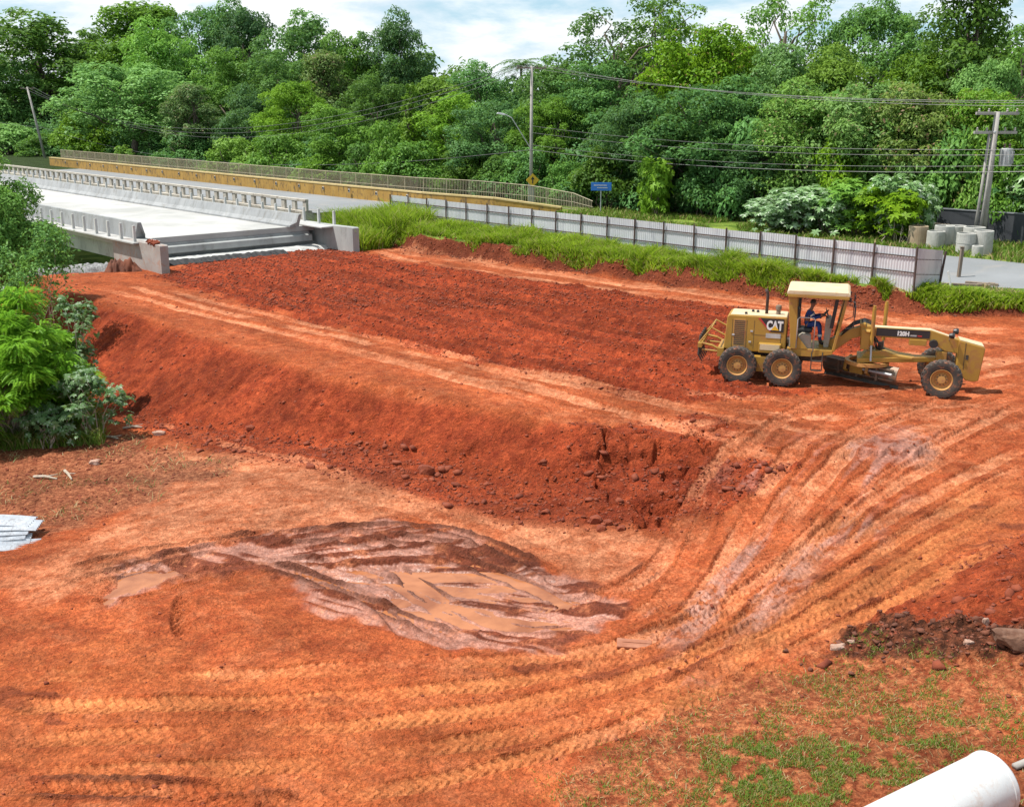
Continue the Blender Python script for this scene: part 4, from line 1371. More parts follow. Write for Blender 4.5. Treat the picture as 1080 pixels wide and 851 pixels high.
rings = [  # u, t, radius, height, material, label
    (969, 60.6, 0.55, 1.22, 'ring_brown', 'brownish concrete ring standing at the left end of the ring row'),
    (988, 60.3, 0.50, 1.05, 'ring', 'short grey concrete ring second from the left end of the row'),
    (996.5, 61.2, 0.56, 1.3, 'ring', 'tall shaded concrete ring third from the left, partly behind its neighbour'),
    (1008.5, 61.8, 0.58, 1.28, 'ring', 'tall concrete ring at the back in the middle of the row'),
    (1020.5, 59.6, 0.52, 0.60, 'ring', 'pale lower ring of the stacked pair at the front of the row'),
    (1020.5, 59.6, 0.53, 0.55, 'ring', 'pale upper ring of the stacked pair at the front of the row'),
    (1028.0, 61.7, 0.60, 1.3, 'ring', 'wide concrete ring at the back before the thin poles'),
    (1038.5, 60.2, 0.52, 1.32, 'ring', 'big concrete ring at the right end under the transformer pole'),
    (1033.5, 59.2, 0.30, 0.58, 'ring', 'small short concrete ring in front of the big right-hand one'),
]
zst = 0
for i, (u, t_, r_, h_, mm, lab) in enumerate(rings):
    p = ut(u, t_)
    g0 = gz(p.x, p.y) - 0.03
    if i == 5: g0 += 0.615
    prof = [(r_, 0), (r_, h_ - 0.02), (r_ - 0.02, h_), (r_ - 0.08, h_), (r_ - 0.09, h_ - 0.02), (r_ - 0.09, 0.0)]
    o = MB().lathe(prof, 30, closed=True).build('concrete_ring', M[mm], smooth=False)
    o.location = (p.x, p.y, g0)
    o.rotation_euler = (0, 0, i * 1.1)
    tag(o, lab, 'concrete ring', 'concrete manhole rings stacked by the road')

# ------------------------------------------------------------------ things lying on the ground
# white pipe, bottom right
pa, pb = at(905, 880, -0.35), at(1050, 822, -0.35)
d = (Vector((pb.x, pb.y, 0)) - Vector((pa.x, pa.y, 0))).normalized()
L_ = 3.6
pr = 0.46
c0 = Vector((pb.x, pb.y, 0)) - d * L_
gzp = min(fz1(c0.x, c0.y), fz1(pb.x, pb.y))
pp = thing('white_pipe', 'big white pipe with a rounded end lying in the grass at the bottom right corner', 'pipe', (c0.x, c0.y, fz1(c0.x, c0.y) + pr - 0.06))
prof = [(0.0, -0.6), (pr - 0.05, -0.6), (pr, -0.58), (pr, L_ - 0.12), (pr + 0.012, L_ - 0.11), (pr + 0.012, L_ - 0.04), (pr - 0.02, L_), (pr - 0.055, L_ + 0.005), (pr - 0.07, L_ - 0.02), (pr - 0.07, L_ - 1.2), (0, L_ - 1.25)]
o = MB().lathe(prof, 56, axis='x').build('body', M['pipe_white'], pp, smooth=False)
for q_ in o.data.polygons: q_.use_smooth = len(q_.vertices) == 4
pp.rotation_euler = (0, -math.atan2(fz1(pb.x, pb.y) - fz1(c0.x, c0.y), L_), math.atan2(d.y, d.x))
mdl = o.modifiers.new('split', 'EDGE_SPLIT')
mdl.split_angle = math.radians(35)
# thin grey tube behind it
pa, pb = at(1070, 806, -0.6), at(1110, 796, -0.6)
o = MB().tube([(pa.x, pa.y, fz1(pa.x, pa.y) + 0.05), (pb.x, pb.y, fz1(pb.x, pb.y) + 0.05), (pb.x + 1, pb.y + 0.3, fz1(pb.x + 1, pb.y + .3) + 0.05)], 0.055, 10).build('thin_tube', M['concrete_pole'], smooth=True)
tag(o, 'thin grey tube end lying in the grass beside the white pipe end', 'tube')

# stack of fibre sheets at left edge
p = on_ground(22, 570)
labs = ('bottom corrugated sheet of the leaning stack at the left edge', 'second corrugated sheet from the bottom of the stack at the left edge', 'third corrugated sheet from the bottom of the stack at the left edge',
        'fourth corrugated sheet up in the stack at the left edge', 'next to top corrugated sheet in the stack at the left edge', 'topmost pale corrugated sheet of the stack at the left edge')
for i in range(6):
    n = 24
    vs, fs = [], []
    Ls, Ws = 1.9 - 0.03 * i, 0.62
    for k_ in range(n + 1):
        y_ = -Ws / 2 + Ws * k_ / n
        w_ = 0.034 * math.sin(k_ * math.pi / 2)
        for j_ in range(5):
            x_ = -Ls / 2 + Ls * j_ / 4
            vs.append((x_, y_, w_ + 0.02 * math.sin(j_ * 1.3 + i)))
    for k_ in range(n):
        for j_ in range(4):
            fs.append((k_ * 5 + j_, k_ * 5 + j_ + 1, k_ * 5 + j_ + 6, k_ * 5 + j_ + 5))
    o = MB().add(vs, fs).build('corrugated_sheet', M['roof_sheet'])
    md = o.modifiers.new('thick', 'SOLIDIFY')
    md.thickness = 0.012
    random.seed(70 + i)
    o.location = (p.x - 0.45 - 0.05 * i + random.uniform(-0.22, 0.22), p.y - 0.55 + 0.21 * i, p.z + 0.08 + 0.06 * i)
    o.rotation_euler = (0.10, 0.03, 0.30 - 0.06 * i + random.uniform(-0.10, 0.10))
    tag(o, labs[i], 'roofing sheet', 'stack of corrugated sheets')


def rock(name, label, u, v, size, m, cat, seed=0, group=None, sink=0.25, rz=0.0, sub=3):
    bm = bmesh.new()
    bmesh.ops.create_icosphere(bm, subdivisions=sub, radius=0.5)
    rs = np.random.RandomState(seed)
    offs = rs.uniform(-20, 20, 3)
    for q in bm.verts:
        c = q.co
        k_ = 1 + 0.38 * fbm(np.array([c.x * 2.2 + offs[0] + c.z]), np.array([c.y * 2.2 + offs[1] + c.z * 1.7]), seed, 3)[0]
        c = Vector((max(min(c.x, 0.42), -0.42), max(min(c.y, 0.40), -0.4), max(min(c.z, 0.40), -0.4)))
        q.co = Vector((c.x * size[0], c.y * size[1], c.z * size[2])) * k_
    me = bpy.data.meshes.new(name)
    bm.to_mesh(me)
    bm.free()
    me.materials.append(m)
    o = bpy.data.objects.new(name, me)
    COL.objects.link(o)
    p = on_ground(u, v)
    o.location = (p.x, p.y, fz1(p.x, p.y) + size[2] * (0.5 - sink))
    o.rotation_euler = (0, 0, rz)
    return tag(o, label, cat, group)


rock('broken_log', 'broken mud-covered log end sticking out by the dark soil at the right edge', 1068, 690, (0.85, 0.36, 0.42), M['log'], 'log', 3, rz=-0.35)
rock('pale_stone', 'flat pinkish stone at the upper edge of the grass patch, beside a small white one', 884, 686, (0.34, 0.22, 0.18), M['stone'], 'stone', 5, 'stones by the grass')
rock('pale_stone', 'small whitish stone just right of the flat pinkish one', 897, 681, (0.15, 0.12, 0.12), M['stone'], 'stone', 6, 'stones by the grass')
rock('pale_stone', 'pale stone lying on the dark soil heap', 1021, 684, (0.2, 0.15, 0.15), M['stone'], 'stone', 7, 'stones by the grass')
rock('pale_stone', 'small pale stone above the dark soil heap, nearest the red pile', 1039, 662, (0.14, 0.10, 0.2), M['stone'], 'stone', 8, 'stones by the grass')
rock('pale_stone', 'pinkish stone at the foot of the leafy shrub', 168, 460, (0.5, 0.3, 0.22), M['stone'], 'stone', 9)
rock('pale_stone', 'pinkish white lump in the middle of the littered ground at left', 100, 489, (0.4, 0.28, 0.22), M['stone'], 'stone', 10)
for i, (u, v, sz, lab) in enumerate([(628, 551, .38, 'largest clod of the small group below the fill nose, at its left'), (634, 558, .28, 'front clod of the small group below the fill nose'), (641, 553, .27, 'middle clod of the small group below the fill nose'),
                                     (655, 557, .27, 'right-hand clod of the small group below the fill nose'), (450, 500, .55, 'big dark clod lying alone at the foot of the embankment'), (328, 495, .30, 'lone clod on the flat pale ground before the embankment'),
                                     (264, 453, .36, 'lone clod in the left part of the wheel path below the embankment'), (502, 533, .18, 'small clod on the light ground above the puddle')]):
    rock('soil_clod', lab, u, v, (sz, sz * .8, sz * .7), M['clod'], 'clod', 20 + i, 'big clods on the low ground', 0.3, sub=2)
# broken board in the mud
p = on_ground(669, 677)
o = MB().box((0, 0, 0.03), (0.72, 0.34, 0.05)).box((0.05, 0.02, 0.062), (0.6, 0.03, 0.02)).build('board', M['board'], bevel=0.01)
o.location = (p.x, p.y, fz1(p.x, p.y))
o.rotation_euler = (0.05, 0.03, -0.1)
tag(o, 'flat reddish board lying by the right end of the puddle', 'board')
for i, (u, v, L_, rz, lab) in enumerate([(48, 505, 0.9, -0.3, 'pale stick lying flat on the littered ground near the left edge'), (72, 502, 1.1, -1.0, 'bare stick slanting on the ground left of the pinkish lump'), (118, 463, 0.9, -0.5, 'pale broken branch at the foot of the leafy shrub'),
                                         (140, 452, 0.7, 0.1, 'dark short branch right of the leafy shrub')]):
    p = on_ground(u, v)
    zz = fz1(p.x, p.y)
    dv = Vector((math.cos(rz), math.sin(rz), 0)) * L_ / 2
    o = MB().tube([p - dv + Vector((0, 0, 0.03)), p + Vector((0, 0, 0.09)), p + dv + Vector((0, 0, 0.05))], [0.05, 0.045, 0.025], 6).tube([p + Vector((0, 0, 0.09)), p + dv * 0.6 + Vector((0.1, 0.2, 0.12))], [0.025, 0.012], 5).build('fallen_stick', M['stick'])
    tag(o, lab, 'stick', 'sticks on the littered ground')
# ------------------------------------------------------------------ the motor grader
GH = math.radians(-16.5)
GR = thing('motor_grader', 'yellow motor grader with an open canopy cab working on the red fill', 'grader')
fwd = Vector((math.cos(GH), math.sin(GH), 0))
lft = Vector((-math.sin(GH), math.cos(GH), 0))
near_rear = at(800, 403.5, -0.02)
g0 = near_rear + lft * 1.03
GR.location = (g0.x, g0.y, 0.0)
fr_ = Vector((g0.x, g0.y, 0)) + fwd * 5.92
zr_ = np.mean([fz1(*(Vector((g0.x, g0.y)) + (fwd * a + lft * b).to_2d())) for a in (-.76, .76) for b in (-1.03, 1.03)])
zf_ = np.mean([fz1(*(fr_ + lft * b).to_2d()) for b in (-1.03, 1.03)])
GR.location.z = zr_ - 0.05
GR.rotation_euler = (0, math.atan2(zr_ - zf_, 5.92), GH)
Y = M['cat_yellow']


def gp(name, mb, m=Y, bevel=0.012, parent=GR, **kw):
    return mb.build(name, m, parent, bevel, **kw)


def text_mb(body, size, bold=0.0, sx=1.0):
    cu = bpy.data.curves.new('lettering', 'FONT')
    cu.body = body
    cu.size = size
    cu.offset = bold
    cu.extrude = 0.002
    cu.resolution_u = 3
    o = bpy.data.objects.new('lettering', cu)
    COL.objects.link(o)
    dg = bpy.context.evaluated_depsgraph_get()
    me = bpy.data.meshes.new_from_object(o.evaluated_get(dg))
    vs = [v.co.copy() for v in me.vertices]
    fs = [tuple(q.vertices) for q in me.polygons]
    bpy.data.objects.remove(o)
    bpy.data.meshes.remove(me)
    w = max(v.x for v in vs)
    return [Vector((v.x * sx, -v.z, v.y)) for v in vs], fs, w * sx      # standing in the x-z plane, facing -y


# wheels
R_T = 0.655


def make_wheel(side):
    w = bpy.data.objects.new('wheel', None)
    COL.objects.link(w)
    w.parent = GR
    prof = [(0.36, -0.155), (0.40, -0.172), (0.50, -0.183), (0.585, -0.178), (0.625, -0.165), (0.64, -0.12), (0.645, -0.06), (0.647, 0.0), (0.645, 0.06), (0.64, 0.12), (0.625, 0.165), (0.585, 0.178), (0.50, 0.183), (0.40, 0.172), (0.36, 0.155)]
    nl = 26
    seg = nl * 8

    def lug(r, h, k, i):
        if r < 0.60: return r
        ph = (k / seg * nl + abs(h) * 3.2 + (0.5 if h > 0 else 0)) % 1.0
        on = 1.0 if ph < 0.48 else 0.0
        if abs(h) < 0.03: on = 0.6
        return r - 0.03 + 0.042 * on
    MB().lathe(prof, seg, 'y', mod=lug).build('tyre', M['tyre'], w)
    s = side
    rp = [(0.365, 0.15 * s), (0.345, 0.165 * s), (0.325, 0.15 * s), (0.30, 0.06 * s), (0.22, 0.045 * s), (0.20, 0.09 * s), (0.13, 0.10 * s), (0.12, 0.13 * s), (0.0, 0.135 * s)]
    rim = MB().lathe(rp, 32, 'y').lathe([(0.365, -0.15 * s), (0.30, -0.10 * s), (0.0, -0.10 * s)], 32, 'y')
    rim.build('rim', M['rim'], w, smooth=False)
    nuts = MB()
    for k in range(10):
        a = k * math.pi / 5
        nuts.box((0.165 * math.cos(a), 0.105 * s, 0.165 * math.sin(a)), (0.03, 0.03, 0.03), (0, -a, 0))
    nuts.build('wheel_nuts', M['rust'], w)
    return w


wr = make_wheel(-1)
wl = make_wheel(1)
wl2, wl3 = copy_tree(wl, GR), copy_tree(wl, GR)
wr2, wr3 = copy_tree(wr, GR), copy_tree(wr, GR)
for w, x_, y_, a in ((wr, -0.76, -1.03, 0.2), (wr2, 0.76, -1.03, 0.9), (wr3, 5.92, -1.02, 0.5), (wl, -0.76, 1.03, 0.3), (wl2, 0.76, 1.03, 0.1), (wl3, 5.92, 1.02, 0.7)):
    w.location = (x_, y_, R_T)
    w.rotation_euler = (0, a, -0.10 if x_ > 5 else 0)
for y_ in (-0.72, 0.72):
    gp('tandem_case', MB().prism([(-0.95, 0.5), (-0.8, 0.42), (0.8, 0.42), (0.95, 0.5), (0.95, 0.82), (0.5, 0.95), (-0.5, 0.95), (-0.95, 0.82)], y_ - 0.13, y_ + 0.13))
gp('axle', MB().tube([(0, -0.8, 0.68), (0, 0.8, 0.68)], 0.16, 10), M['dark_steel'], 0)
gp('rear_frame', MB().box((0.2, 0, 0.95), (3.2, 0.55, 0.34)).box((1.75, 0, 1.02), (0.9, 0.7, 0.4)), M['dark_steel'])
# engine enclosure
hood = gp('engine_hood', MB().prism([(-1.32, 1.12), (-1.24, 2.26), (-1.16, 2.32), (0.80, 2.32), (0.80, 1.08), (-1.0, 1.05)], -0.60, 0.60), Y, 0.03)
gp('hood_top_lit', MB().prism([(-1.14, 2.322), (-1.10, 2.345), (0.76, 2.345), (0.79, 2.322)], -0.55, 0.55), M['cat_cream_sunlit'], 0.01, hood)  # sunlit tone of the hood's upper side, painted as a paler sheet
gr_ = MB()
for k in range(13):
    gr_.box((-0.80, -0.606, 1.30 + k * 0.068), (0.36, 0.014, 0.034))
gp('grille', gr_, M['dark_steel'], 0, hood)
gp('grille_frame', MB().box((-0.80, -0.602, 1.70), (0.42, 0.012, 0.98)), M['rim'], 0.004, hood)
for x_ in (-1.05, -0.55, -0.30, 0.62):
    gp('panel_gap', MB().box((x_, -0.601, 1.66), (0.012, 0.006, 1.0)), M['dark_steel'], 0, hood)
gp('panel_gap', MB().box((0.20, -0.601, 1.66), (0.95, 0.006, 0.012)), M['dark_steel'], 0, hood)
for x_, z_ in ((-0.38, 1.78), (-1.0, 1.62), (-0.42, 1.4)):
    gp('latch', MB().box((x_, -0.61, z_), (0.09, 0.02, 0.06)), M['galv'], 0.005, hood)
rg_ = MB()
for k in range(9):
    rg_.box((-1.30 + 0.075 * (1.3 + k * 0.1 - 1.12), 0, 1.32 + k * 0.1), (0.03, 1.0, 0.05))
gp('rear_grille', rg_, M['dark_steel'], 0, hood)
gp('exhaust_pipe', MB().tube([(0.06, -0.12, 2.3), (0.06, -0.12, 2.98), (0.04, -0.12, 3.1), (-0.02, -0.12, 3.2)], [0.055, 0.05, 0.05, 0.055], 12), M['rust'], 0, smooth=True)
gp('air_precleaner', MB().lathe([(0.075, 2.30), (0.075, 2.50), (0.10, 2.52), (0.10, 2.62), (0.085, 2.66), (0.0, 2.68)], 16, c=(0.46, -0.12, 0)), M['wood_grey'], 0, smooth=False)
for x_, y_ in ((-0.62, -0.42), (-0.42, 0.1), (-0.25, 0.05)):
    gp('filler_cap', MB().lathe([(0.05, 2.34), (0.05, 2.40), (0.035, 2.42), (0, 2.42)], 10, c=(x_, y_, 0)), M['black'], 0)
# dark emblem panel with white letters and a yellow triangle
EM = gp('emblem_panel', MB().prism([(-0.10, 2.26), (0.70, 2.26), (0.70, 1.80), (0.28, 1.80)], -0.612, -0.602), M['black'], 0)
gp('red_stripe', MB().prism([(-0.19, 2.26), (-0.105, 2.26), (0.275, 1.80), (0.24, 1.80)], -0.612, -0.602), M['red'], 0, EM)
vs, fs, w_ = text_mb('CAT', 0.44, 0.022)
k = 0.56 / w_
MB().add([Vector((v.x * k + 0.115, v.y - 0.618, v.z * 0.98 + 1.88)) for v in vs], fs).build('lettering', M['white'], EM)
gp('emblem_triangle', MB().add([(0.265, -0.625, 1.862), (0.545, -0.625, 1.862), (0.40, -0.625, 2.03)], [(0, 1, 2)]), M['sun_yellow'], 0, EM)
gp('pale_plate', MB().box((0.36, -0.606, 1.66), (0.50, 0.01, 0.16)), M['galv'], 0, hood)
tb_ = gp('tool_box', MB().box((0.28, -0.74, 1.26), (0.75, 0.26, 0.32)), Y, 0.02)
gp('lid', MB().box((0.28, -0.874, 1.30), (0.66, 0.012, 0.20)), M['cat_cream_sunlit'], 0.004, tb_)
# ripper at the rear
rp = MB()
for y_ in (-0.75, 0.75):
    rp.tube([(-1.28, y_, 1.62), (-1.75, y_, 1.85), (-2.15, y_, 1.30)], 0.035, 6)
    rp.tube([(-1.28, y_, 1.02), (-1.70, y_, 1.22), (-2.15, y_, 1.30)], 0.045, 6)
    rp.tube([(-1.28, y_, 1.02), (-2.05, y_, 1.05)], 0.04, 6)
rp.tube([(-1.75, -0.78, 1.85), (-1.75, 0.78, 1.85)], 0.03, 6)
rp.box((-2.12, 0, 1.22), (0.14, 1.75, 0.16))
rp.box((-1.40, 0, 1.00), (0.22, 1.6, 0.30))
rip = gp('ripper', rp, Y, 0)
for y_ in (-0.72, -0.36, 0.0, 0.36, 0.72):
    gp('ripper_tooth', MB().tube([(-2.12, y_, 1.55), (-2.16, y_, 0.85), (-2.02, y_, 0.62)], [0.05, 0.045, 0.02], 5), M['dark_steel'], 0, rip)
# cab: floor, posts, canopy
gp('cab_base', MB().prism([(0.86, 1.06), (0.86, 1.32), (2.42, 1.32), (2.36, 1.18), (1.7, 1.06)], -0.82, 0.82))
for y_ in (-0.80, 0.80):
    gp('rear_post', MB().hexa([(0.98, y_ - .06, 1.3), (1.20, y_ - .06, 1.3), (1.20, y_ + .06, 1.3), (0.98, y_ + .06, 1.3), (0.78, y_ - .06, 3.22), (1.08, y_ - .06, 3.22), (1.08, y_ + .06, 3.22), (0.78, y_ + .06, 3.22)]), Y, 0.02)
    gp('front_post', MB().hexa([(2.34, y_ - .05, 1.3), (2.44, y_ - .05, 1.3), (2.44, y_ + .05, 1.3), (2.34, y_ + .05, 1.3), (2.66, y_ - .05, 3.22), (2.76, y_ - .05, 3.22), (2.76, y_ + .05, 3.22), (2.66, y_ + .05, 3.22)]), Y, 0.015)
gp('corner_gusset', MB().prism([(1.15, 1.32), (1.55, 1.32), (1.2, 1.75)], -0.83, -0.79))
gp('canopy', MB().prism([(0.74, 3.22), (0.74, 3.30), (0.80, 3.36), (2.72, 3.36), (2.80, 3.30), (2.80, 3.22)], -1.02, 1.02), M['cat_cream_sunlit'], 0.02)
gp('canopy_rim', MB().box((1.77, -1.0, 3.17), (2.0, 0.05, 0.10)).box((1.77, 1.0, 3.17), (2.0, 0.05, 0.10)).box((0.79, 0, 3.17), (0.05, 1.95, 0.10)).box((2.76, 0, 3.17), (0.05, 1.95, 0.10)), Y, 0.01)
gp('rear_panel', MB().box((0.94, 0, 1.78), (0.05, 1.4, 0.9)).box((0.9, 0, 2.65), (0.05, 0.12, 1.1)), M['cab_grey'])
gp('windscreen_frame', MB().tube([(2.40, -0.45, 1.35), (2.70, -0.45, 3.2)], 0.025, 6).tube([(2.40, 0.45, 1.35), (2.70, 0.45, 3.2)], 0.025, 6).tube([(2.52, -0.8, 2.1), (2.52, 0.8, 2.1)], 0.025, 6), M['black'], 0)
gp('inner_post', MB().box((2.34, -0.55, 2.62), (0.12, 0.1, 1.15), (0, 0.12, 0)).box((1.15, 0.5, 2.3), (0.1, 0.1, 1.8)), M['black'])
st_ = gp('seat', MB().box((1.38, 0.0, 1.86), (0.52, 0.54, 0.16)).box((1.14, 0.0, 2.26), (0.14, 0.52, 0.72), (0, -0.12, 0)), M['seat'], 0.05)
gp('seat_base', MB().box((1.36, 0, 1.54), (0.42, 0.42, 0.48)), M['cab_grey'], 0.02)
gp('side_console', MB().prism([(1.2, 1.32), (1.2, 1.72), (1.32, 1.82), (1.62, 1.78), (1.66, 1.32)], -0.72, -0.36), M['cab_grey'], 0.02)
gp('control_column', MB().prism([(2.05, 1.32), (2.22, 1.32), (2.32, 2.20), (2.22, 2.36), (2.06, 2.30)], -0.34, 0.34), M['cab_grey'], 0.02)
sw = MB()
for k in range(24):
    a, b2 = 2 * math.pi * k / 24, 2 * math.pi * (k + 1) / 24
    sw.tube([(0.2 * math.cos(a), 0.2 * math.sin(a), 0), (0.2 * math.cos(b2), 0.2 * math.sin(b2), 0)], 0.017, 6, False)
sw.tube([(0, 0, 0), (0, 0, -0.22)], 0.025, 8).tube([(-0.2, 0, 0), (0.2, 0, 0)], 0.013, 6).tube([(0, -0.2, 0), (0, 0.2, 0)], 0.013, 6)
sw.xform(Matrix.Translation((2.0, 0, 2.42)) @ Matrix.Rotation(math.radians(-48), 4, 'Y'))
gp('steering_wheel', sw, M['black'], 0, smooth=True)
lv = MB()
for k in range(5):
    for y_ in (-0.22, 0.22):
        lv.tube([(2.16, y_ + (k - 2) * 0.045, 2.3), (2.06, y_ + (k - 2) * 0.05, 2.56)], 0.008, 5).box((2.06, y_ + (k - 2) * 0.05, 2.57), (0.025, 0.025, 0.04))
gp('control_levers', lv, M['black'], 0)
gp('handrail', MB().tube([(1.16, -0.86, 1.35), (1.16, -0.86, 2.35), (1.22, -0.88, 2.42), (1.68, -0.88, 2.42), (1.73, -0.88, 2.35), (1.73, -0.86, 1.25)], 0.02, 8), M['galv'], 0, smooth=True)
gp('step', MB().tube([(1.70, -0.86, 1.25), (1.70, -0.90, 0.62), (2.06, -0.90, 0.62), (2.06, -0.86, 1.25)], 0.022, 6).box((1.88, -0.9, 0.62), (0.34, 0.16, 0.03)).box((1.88, -0.88, 0.94), (0.34, 0.14, 0.03)), M['dark_steel'], 0)
for y_ in (-0.98, 0.98):
    mr = MB()
    mr.tube([(2.76, y_ * 0.85, 3.1), (2.98, y_ * 1.04, 3.05), (2.98, y_ * 1.04, 2.2), (2.70, y_ * 0.86, 2.1)], 0.016, 6)
    mr.box((2.99, y_ * 1.06, 2.75), (0.05, 0.19, 0.38))
    gp('mirror_frame', mr, M['black'], 0)
for y_ in (-0.7, 0.7):
    gp('work_light', MB().box((2.80, y_, 3.08), (0.1, 0.18, 0.13)), M['black'], 0.01)
# main frame: gooseneck, beam, nose
bm_ = MB()
bm_.prism([(1.9, 1.05), (1.9, 1.42), (2.35, 1.62), (2.9, 1.98), (3.25, 2.10), (5.55, 2.10), (6.35, 1.86), (6.55, 1.82), (6.55, 1.36), (6.0, 1.42), (5.45, 1.76), (3.35, 1.78), (3.0, 1.66), (2.55, 1.28), (2.3, 1.05)], -0.17, 0.17)
gp('main_frame', bm_, Y, 0.025)
gp('frame_top_lit', MB().prism([(3.3, 2.102), (3.3, 2.118), (5.5, 2.118), (6.3, 1.885), (6.3, 1.87), (5.5, 2.102)], -0.15, 0.15), M['cat_cream_sunlit'], 0)  # paler sheet paints the sunlight on the beam's upper side
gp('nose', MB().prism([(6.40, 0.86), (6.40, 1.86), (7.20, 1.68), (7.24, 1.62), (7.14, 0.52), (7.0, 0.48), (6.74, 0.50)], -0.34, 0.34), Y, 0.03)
gp('nose_top_lit', MB().prism([(6.42, 1.866), (6.42, 1.882), (7.19, 1.705), (7.19, 1.69)], -0.31, 0.31), M['cat_cream_sunlit'], 0)  # sunlight on the nose's upper side painted as a paler sheet
gp('seam', MB().box((6.62, -0.343, 1.35), (0.018, 0.01, 0.9)).box((6.70, -0.343, 1.30), (0.09, 0.02, 0.16)), M['dark_steel'], 0)
gp('front_axle', MB().box((5.92, 0, 0.72), (0.26, 1.65, 0.24)).box((5.92, 0, 1.1), (0.34, 0.34, 0.6)).box((5.92, 0, 1.0), (0.16, 1.3, 0.12)), Y, 0.02)
gp('stepped_block', MB().box((5.12, -0.08, 1.67), (0.56, 0.30, 0.20)), Y)
gp('horn_pod', MB().lathe([(0.0, -0.09), (0.13, -0.09), (0.15, 0), (0.13, 0.09), (0, 0.09)], 16, 'y', c=(5.62, -0.20, 1.66)), M['black'], 0)
pnl = gp('number_panel', MB().box((4.62, -0.176, 1.955), (1.72, 0.012, 0.27)), M['black'], 0)
vs, fs, w_ = text_mb('120H', 0.20, 0.012)
k = 0.40 / w_
MB().add([Vector((v.x * k + 4.42, v.y - 0.188, v.z + 1.875)) for v in vs], fs).build('lettering', M['white'], pnl)
gp('small_lettering', MB().box((4.96, -0.186, 1.89), (0.20, 0.006, 0.05)), M['galv'], 0, pnl)
gp('red_mark', MB().box((5.16, -0.186, 1.89), (0.14, 0.006, 0.04)), M['red'], 0, pnl)
for x_, y_, z_ in ((6.15, -0.42, 2.02), (6.35, 0.42, 2.02)):
    o = gp('headlight', MB().lathe([(0.0, -0.1), (0.07, -0.09), (0.10, 0.0), (0.10, 0.07), (0.085, 0.08), (0, 0.06)], 14, 'x', c=(x_, y_, z_)), M['black'], 0)
    gp('bracket', MB().tube([(x_ - 0.05, y_ * 0.4, z_ - 0.2), (x_ - 0.05, y_, z_ - 0.05)], 0.018, 6), M['galv'], 0, o)
# saddle, lift cylinders, drawbar, circle and blade
gp('saddle', MB().box((3.42, 0, 1.98), (0.36, 0.86, 0.40)).box((3.42, -0.42, 1.72), (0.30, 0.16, 0.7)).box((3.42, 0.42, 1.72), (0.30, 0.16, 0.7)).box((3.3, 0, 2.2), (0.2, 0.9, 0.12)), Y, 0.02)
for y_, s_ in ((-0.52, 0.0), (0.52, 0.42)):
    o = gp('lift_cylinder', MB().tube([(3.62 + s_, y_, 2.82), (3.62 + s_, y_, 1.55)], 0.065, 12).tube([(3.62 + s_, y_, 2.82), (3.62 + s_, y_, 2.90)], 0.05, 10).tube([(3.56 + s_, y_, 2.0), (3.42, y_ * 0.9, 2.0)], 0.06, 8), Y, 0)
    gp('piston_rod', MB().tube([(3.62 + s_, y_, 1.56), (3.64 + s_, y_ * 1.25, 1.02)], 0.035, 10), M['galv'], 0, o)
hs = MB()
for k in range(5):
    y_ = -0.3 + 0.15 * k
    hs.tube([(2.6, y_, 1.75), (3.0, y_ * 1.1, 2.16), (3.35, y_, 2.3), (3.62, y_ * 1.4, 2.22), (3.66, y_ * 1.5, 1.9)], 0.018, 6)
for k in range(6):
    a = k * 1.05
    hs.tube([(3.7, -0.3 + k * 0.12, 1.75), (3.85 + 0.1 * math.cos(a), -0.3 + k * 0.1, 1.5), (3.9, -0.2 + k * 0.07, 1.12)], 0.02, 6)
gp('hydraulic_hoses', hs, M['black'], 0, smooth=True)
gp('side_shift_cylinder', MB().tube([(3.5, -0.45, 1.6), (3.9, 0.75, 1.1)], 0.055, 10), Y, 0)
gp('drawbar', MB().hexa([(3.2, -0.62, 0.92), (5.85, -0.09, 1.02), (5.85, 0.09, 1.02), (3.2, 0.62, 0.92), (3.2, -0.62, 1.08), (5.85, -0.09, 1.20), (5.85, 0.09, 1.20), (3.2, 0.62, 1.08)]), Y, 0.02)
gp('drawbar_plate', MB().prism([(3.35, 1.10), (3.5, 1.30), (4.1, 1.34), (4.55, 1.20), (5.0, 1.16), (5.0, 1.08), (3.35, 1.06)], -0.35, 0.35), Y, 0.02)
gp('circle', MB().lathe([(0.74, 0.80), (0.74, 0.92), (0.60, 0.92), (0.60, 0.80)], 48, c=(3.55, 0, 0), closed=True), M['rim'], 0)
gp('circle_drive', MB().lathe([(0.16, 1.08), (0.16, 1.36), (0.09, 1.40), (0.09, 1.56), (0, 1.56)], 16, c=(3.95, 0.05, 0)), M['dark_steel'], 0)
# blade: curved section, turned under the machine
BA = math.radians(52)
bl = MB()
prof = []
for k in range(13):
    a = math.radians(-52 + k * 104 / 12)
    prof.append((-0.40 * math.cos(a) + 0.28, 0.42 * math.sin(a) / math.sin(math.radians(52)) * 0.74))
prof2 = [(x_ - 0.03, z_) for x_, z_ in reversed(prof)]
bl.prism(prof + prof2, -1.45, 1.45)
for y_ in (-0.75, 0.0, 0.75):
    bl.box((-0.20, y_, 0.0), (0.10, 0.07, 0.46))
bl.box((-0.17, 0, 0.22), (0.06, 2.7, 0.05)).box((-0.17, 0, -0.14), (0.06, 2.7, 0.05))
T_ = Matrix.Translation((3.38, 0.30, 0.50)) @ Matrix.Rotation(math.radians(57), 4, 'Z')
bl.xform(T_)
bd = gp('blade', bl, M['blade_steel'], 0)
ce = MB().box((0.035, 0, -0.36), (0.025, 2.92, 0.16), (0, 0.3, 0))
ce.xform(T_)
gp('cutting_edge', ce, M['dark_steel'], 0, bd)
ba = MB()
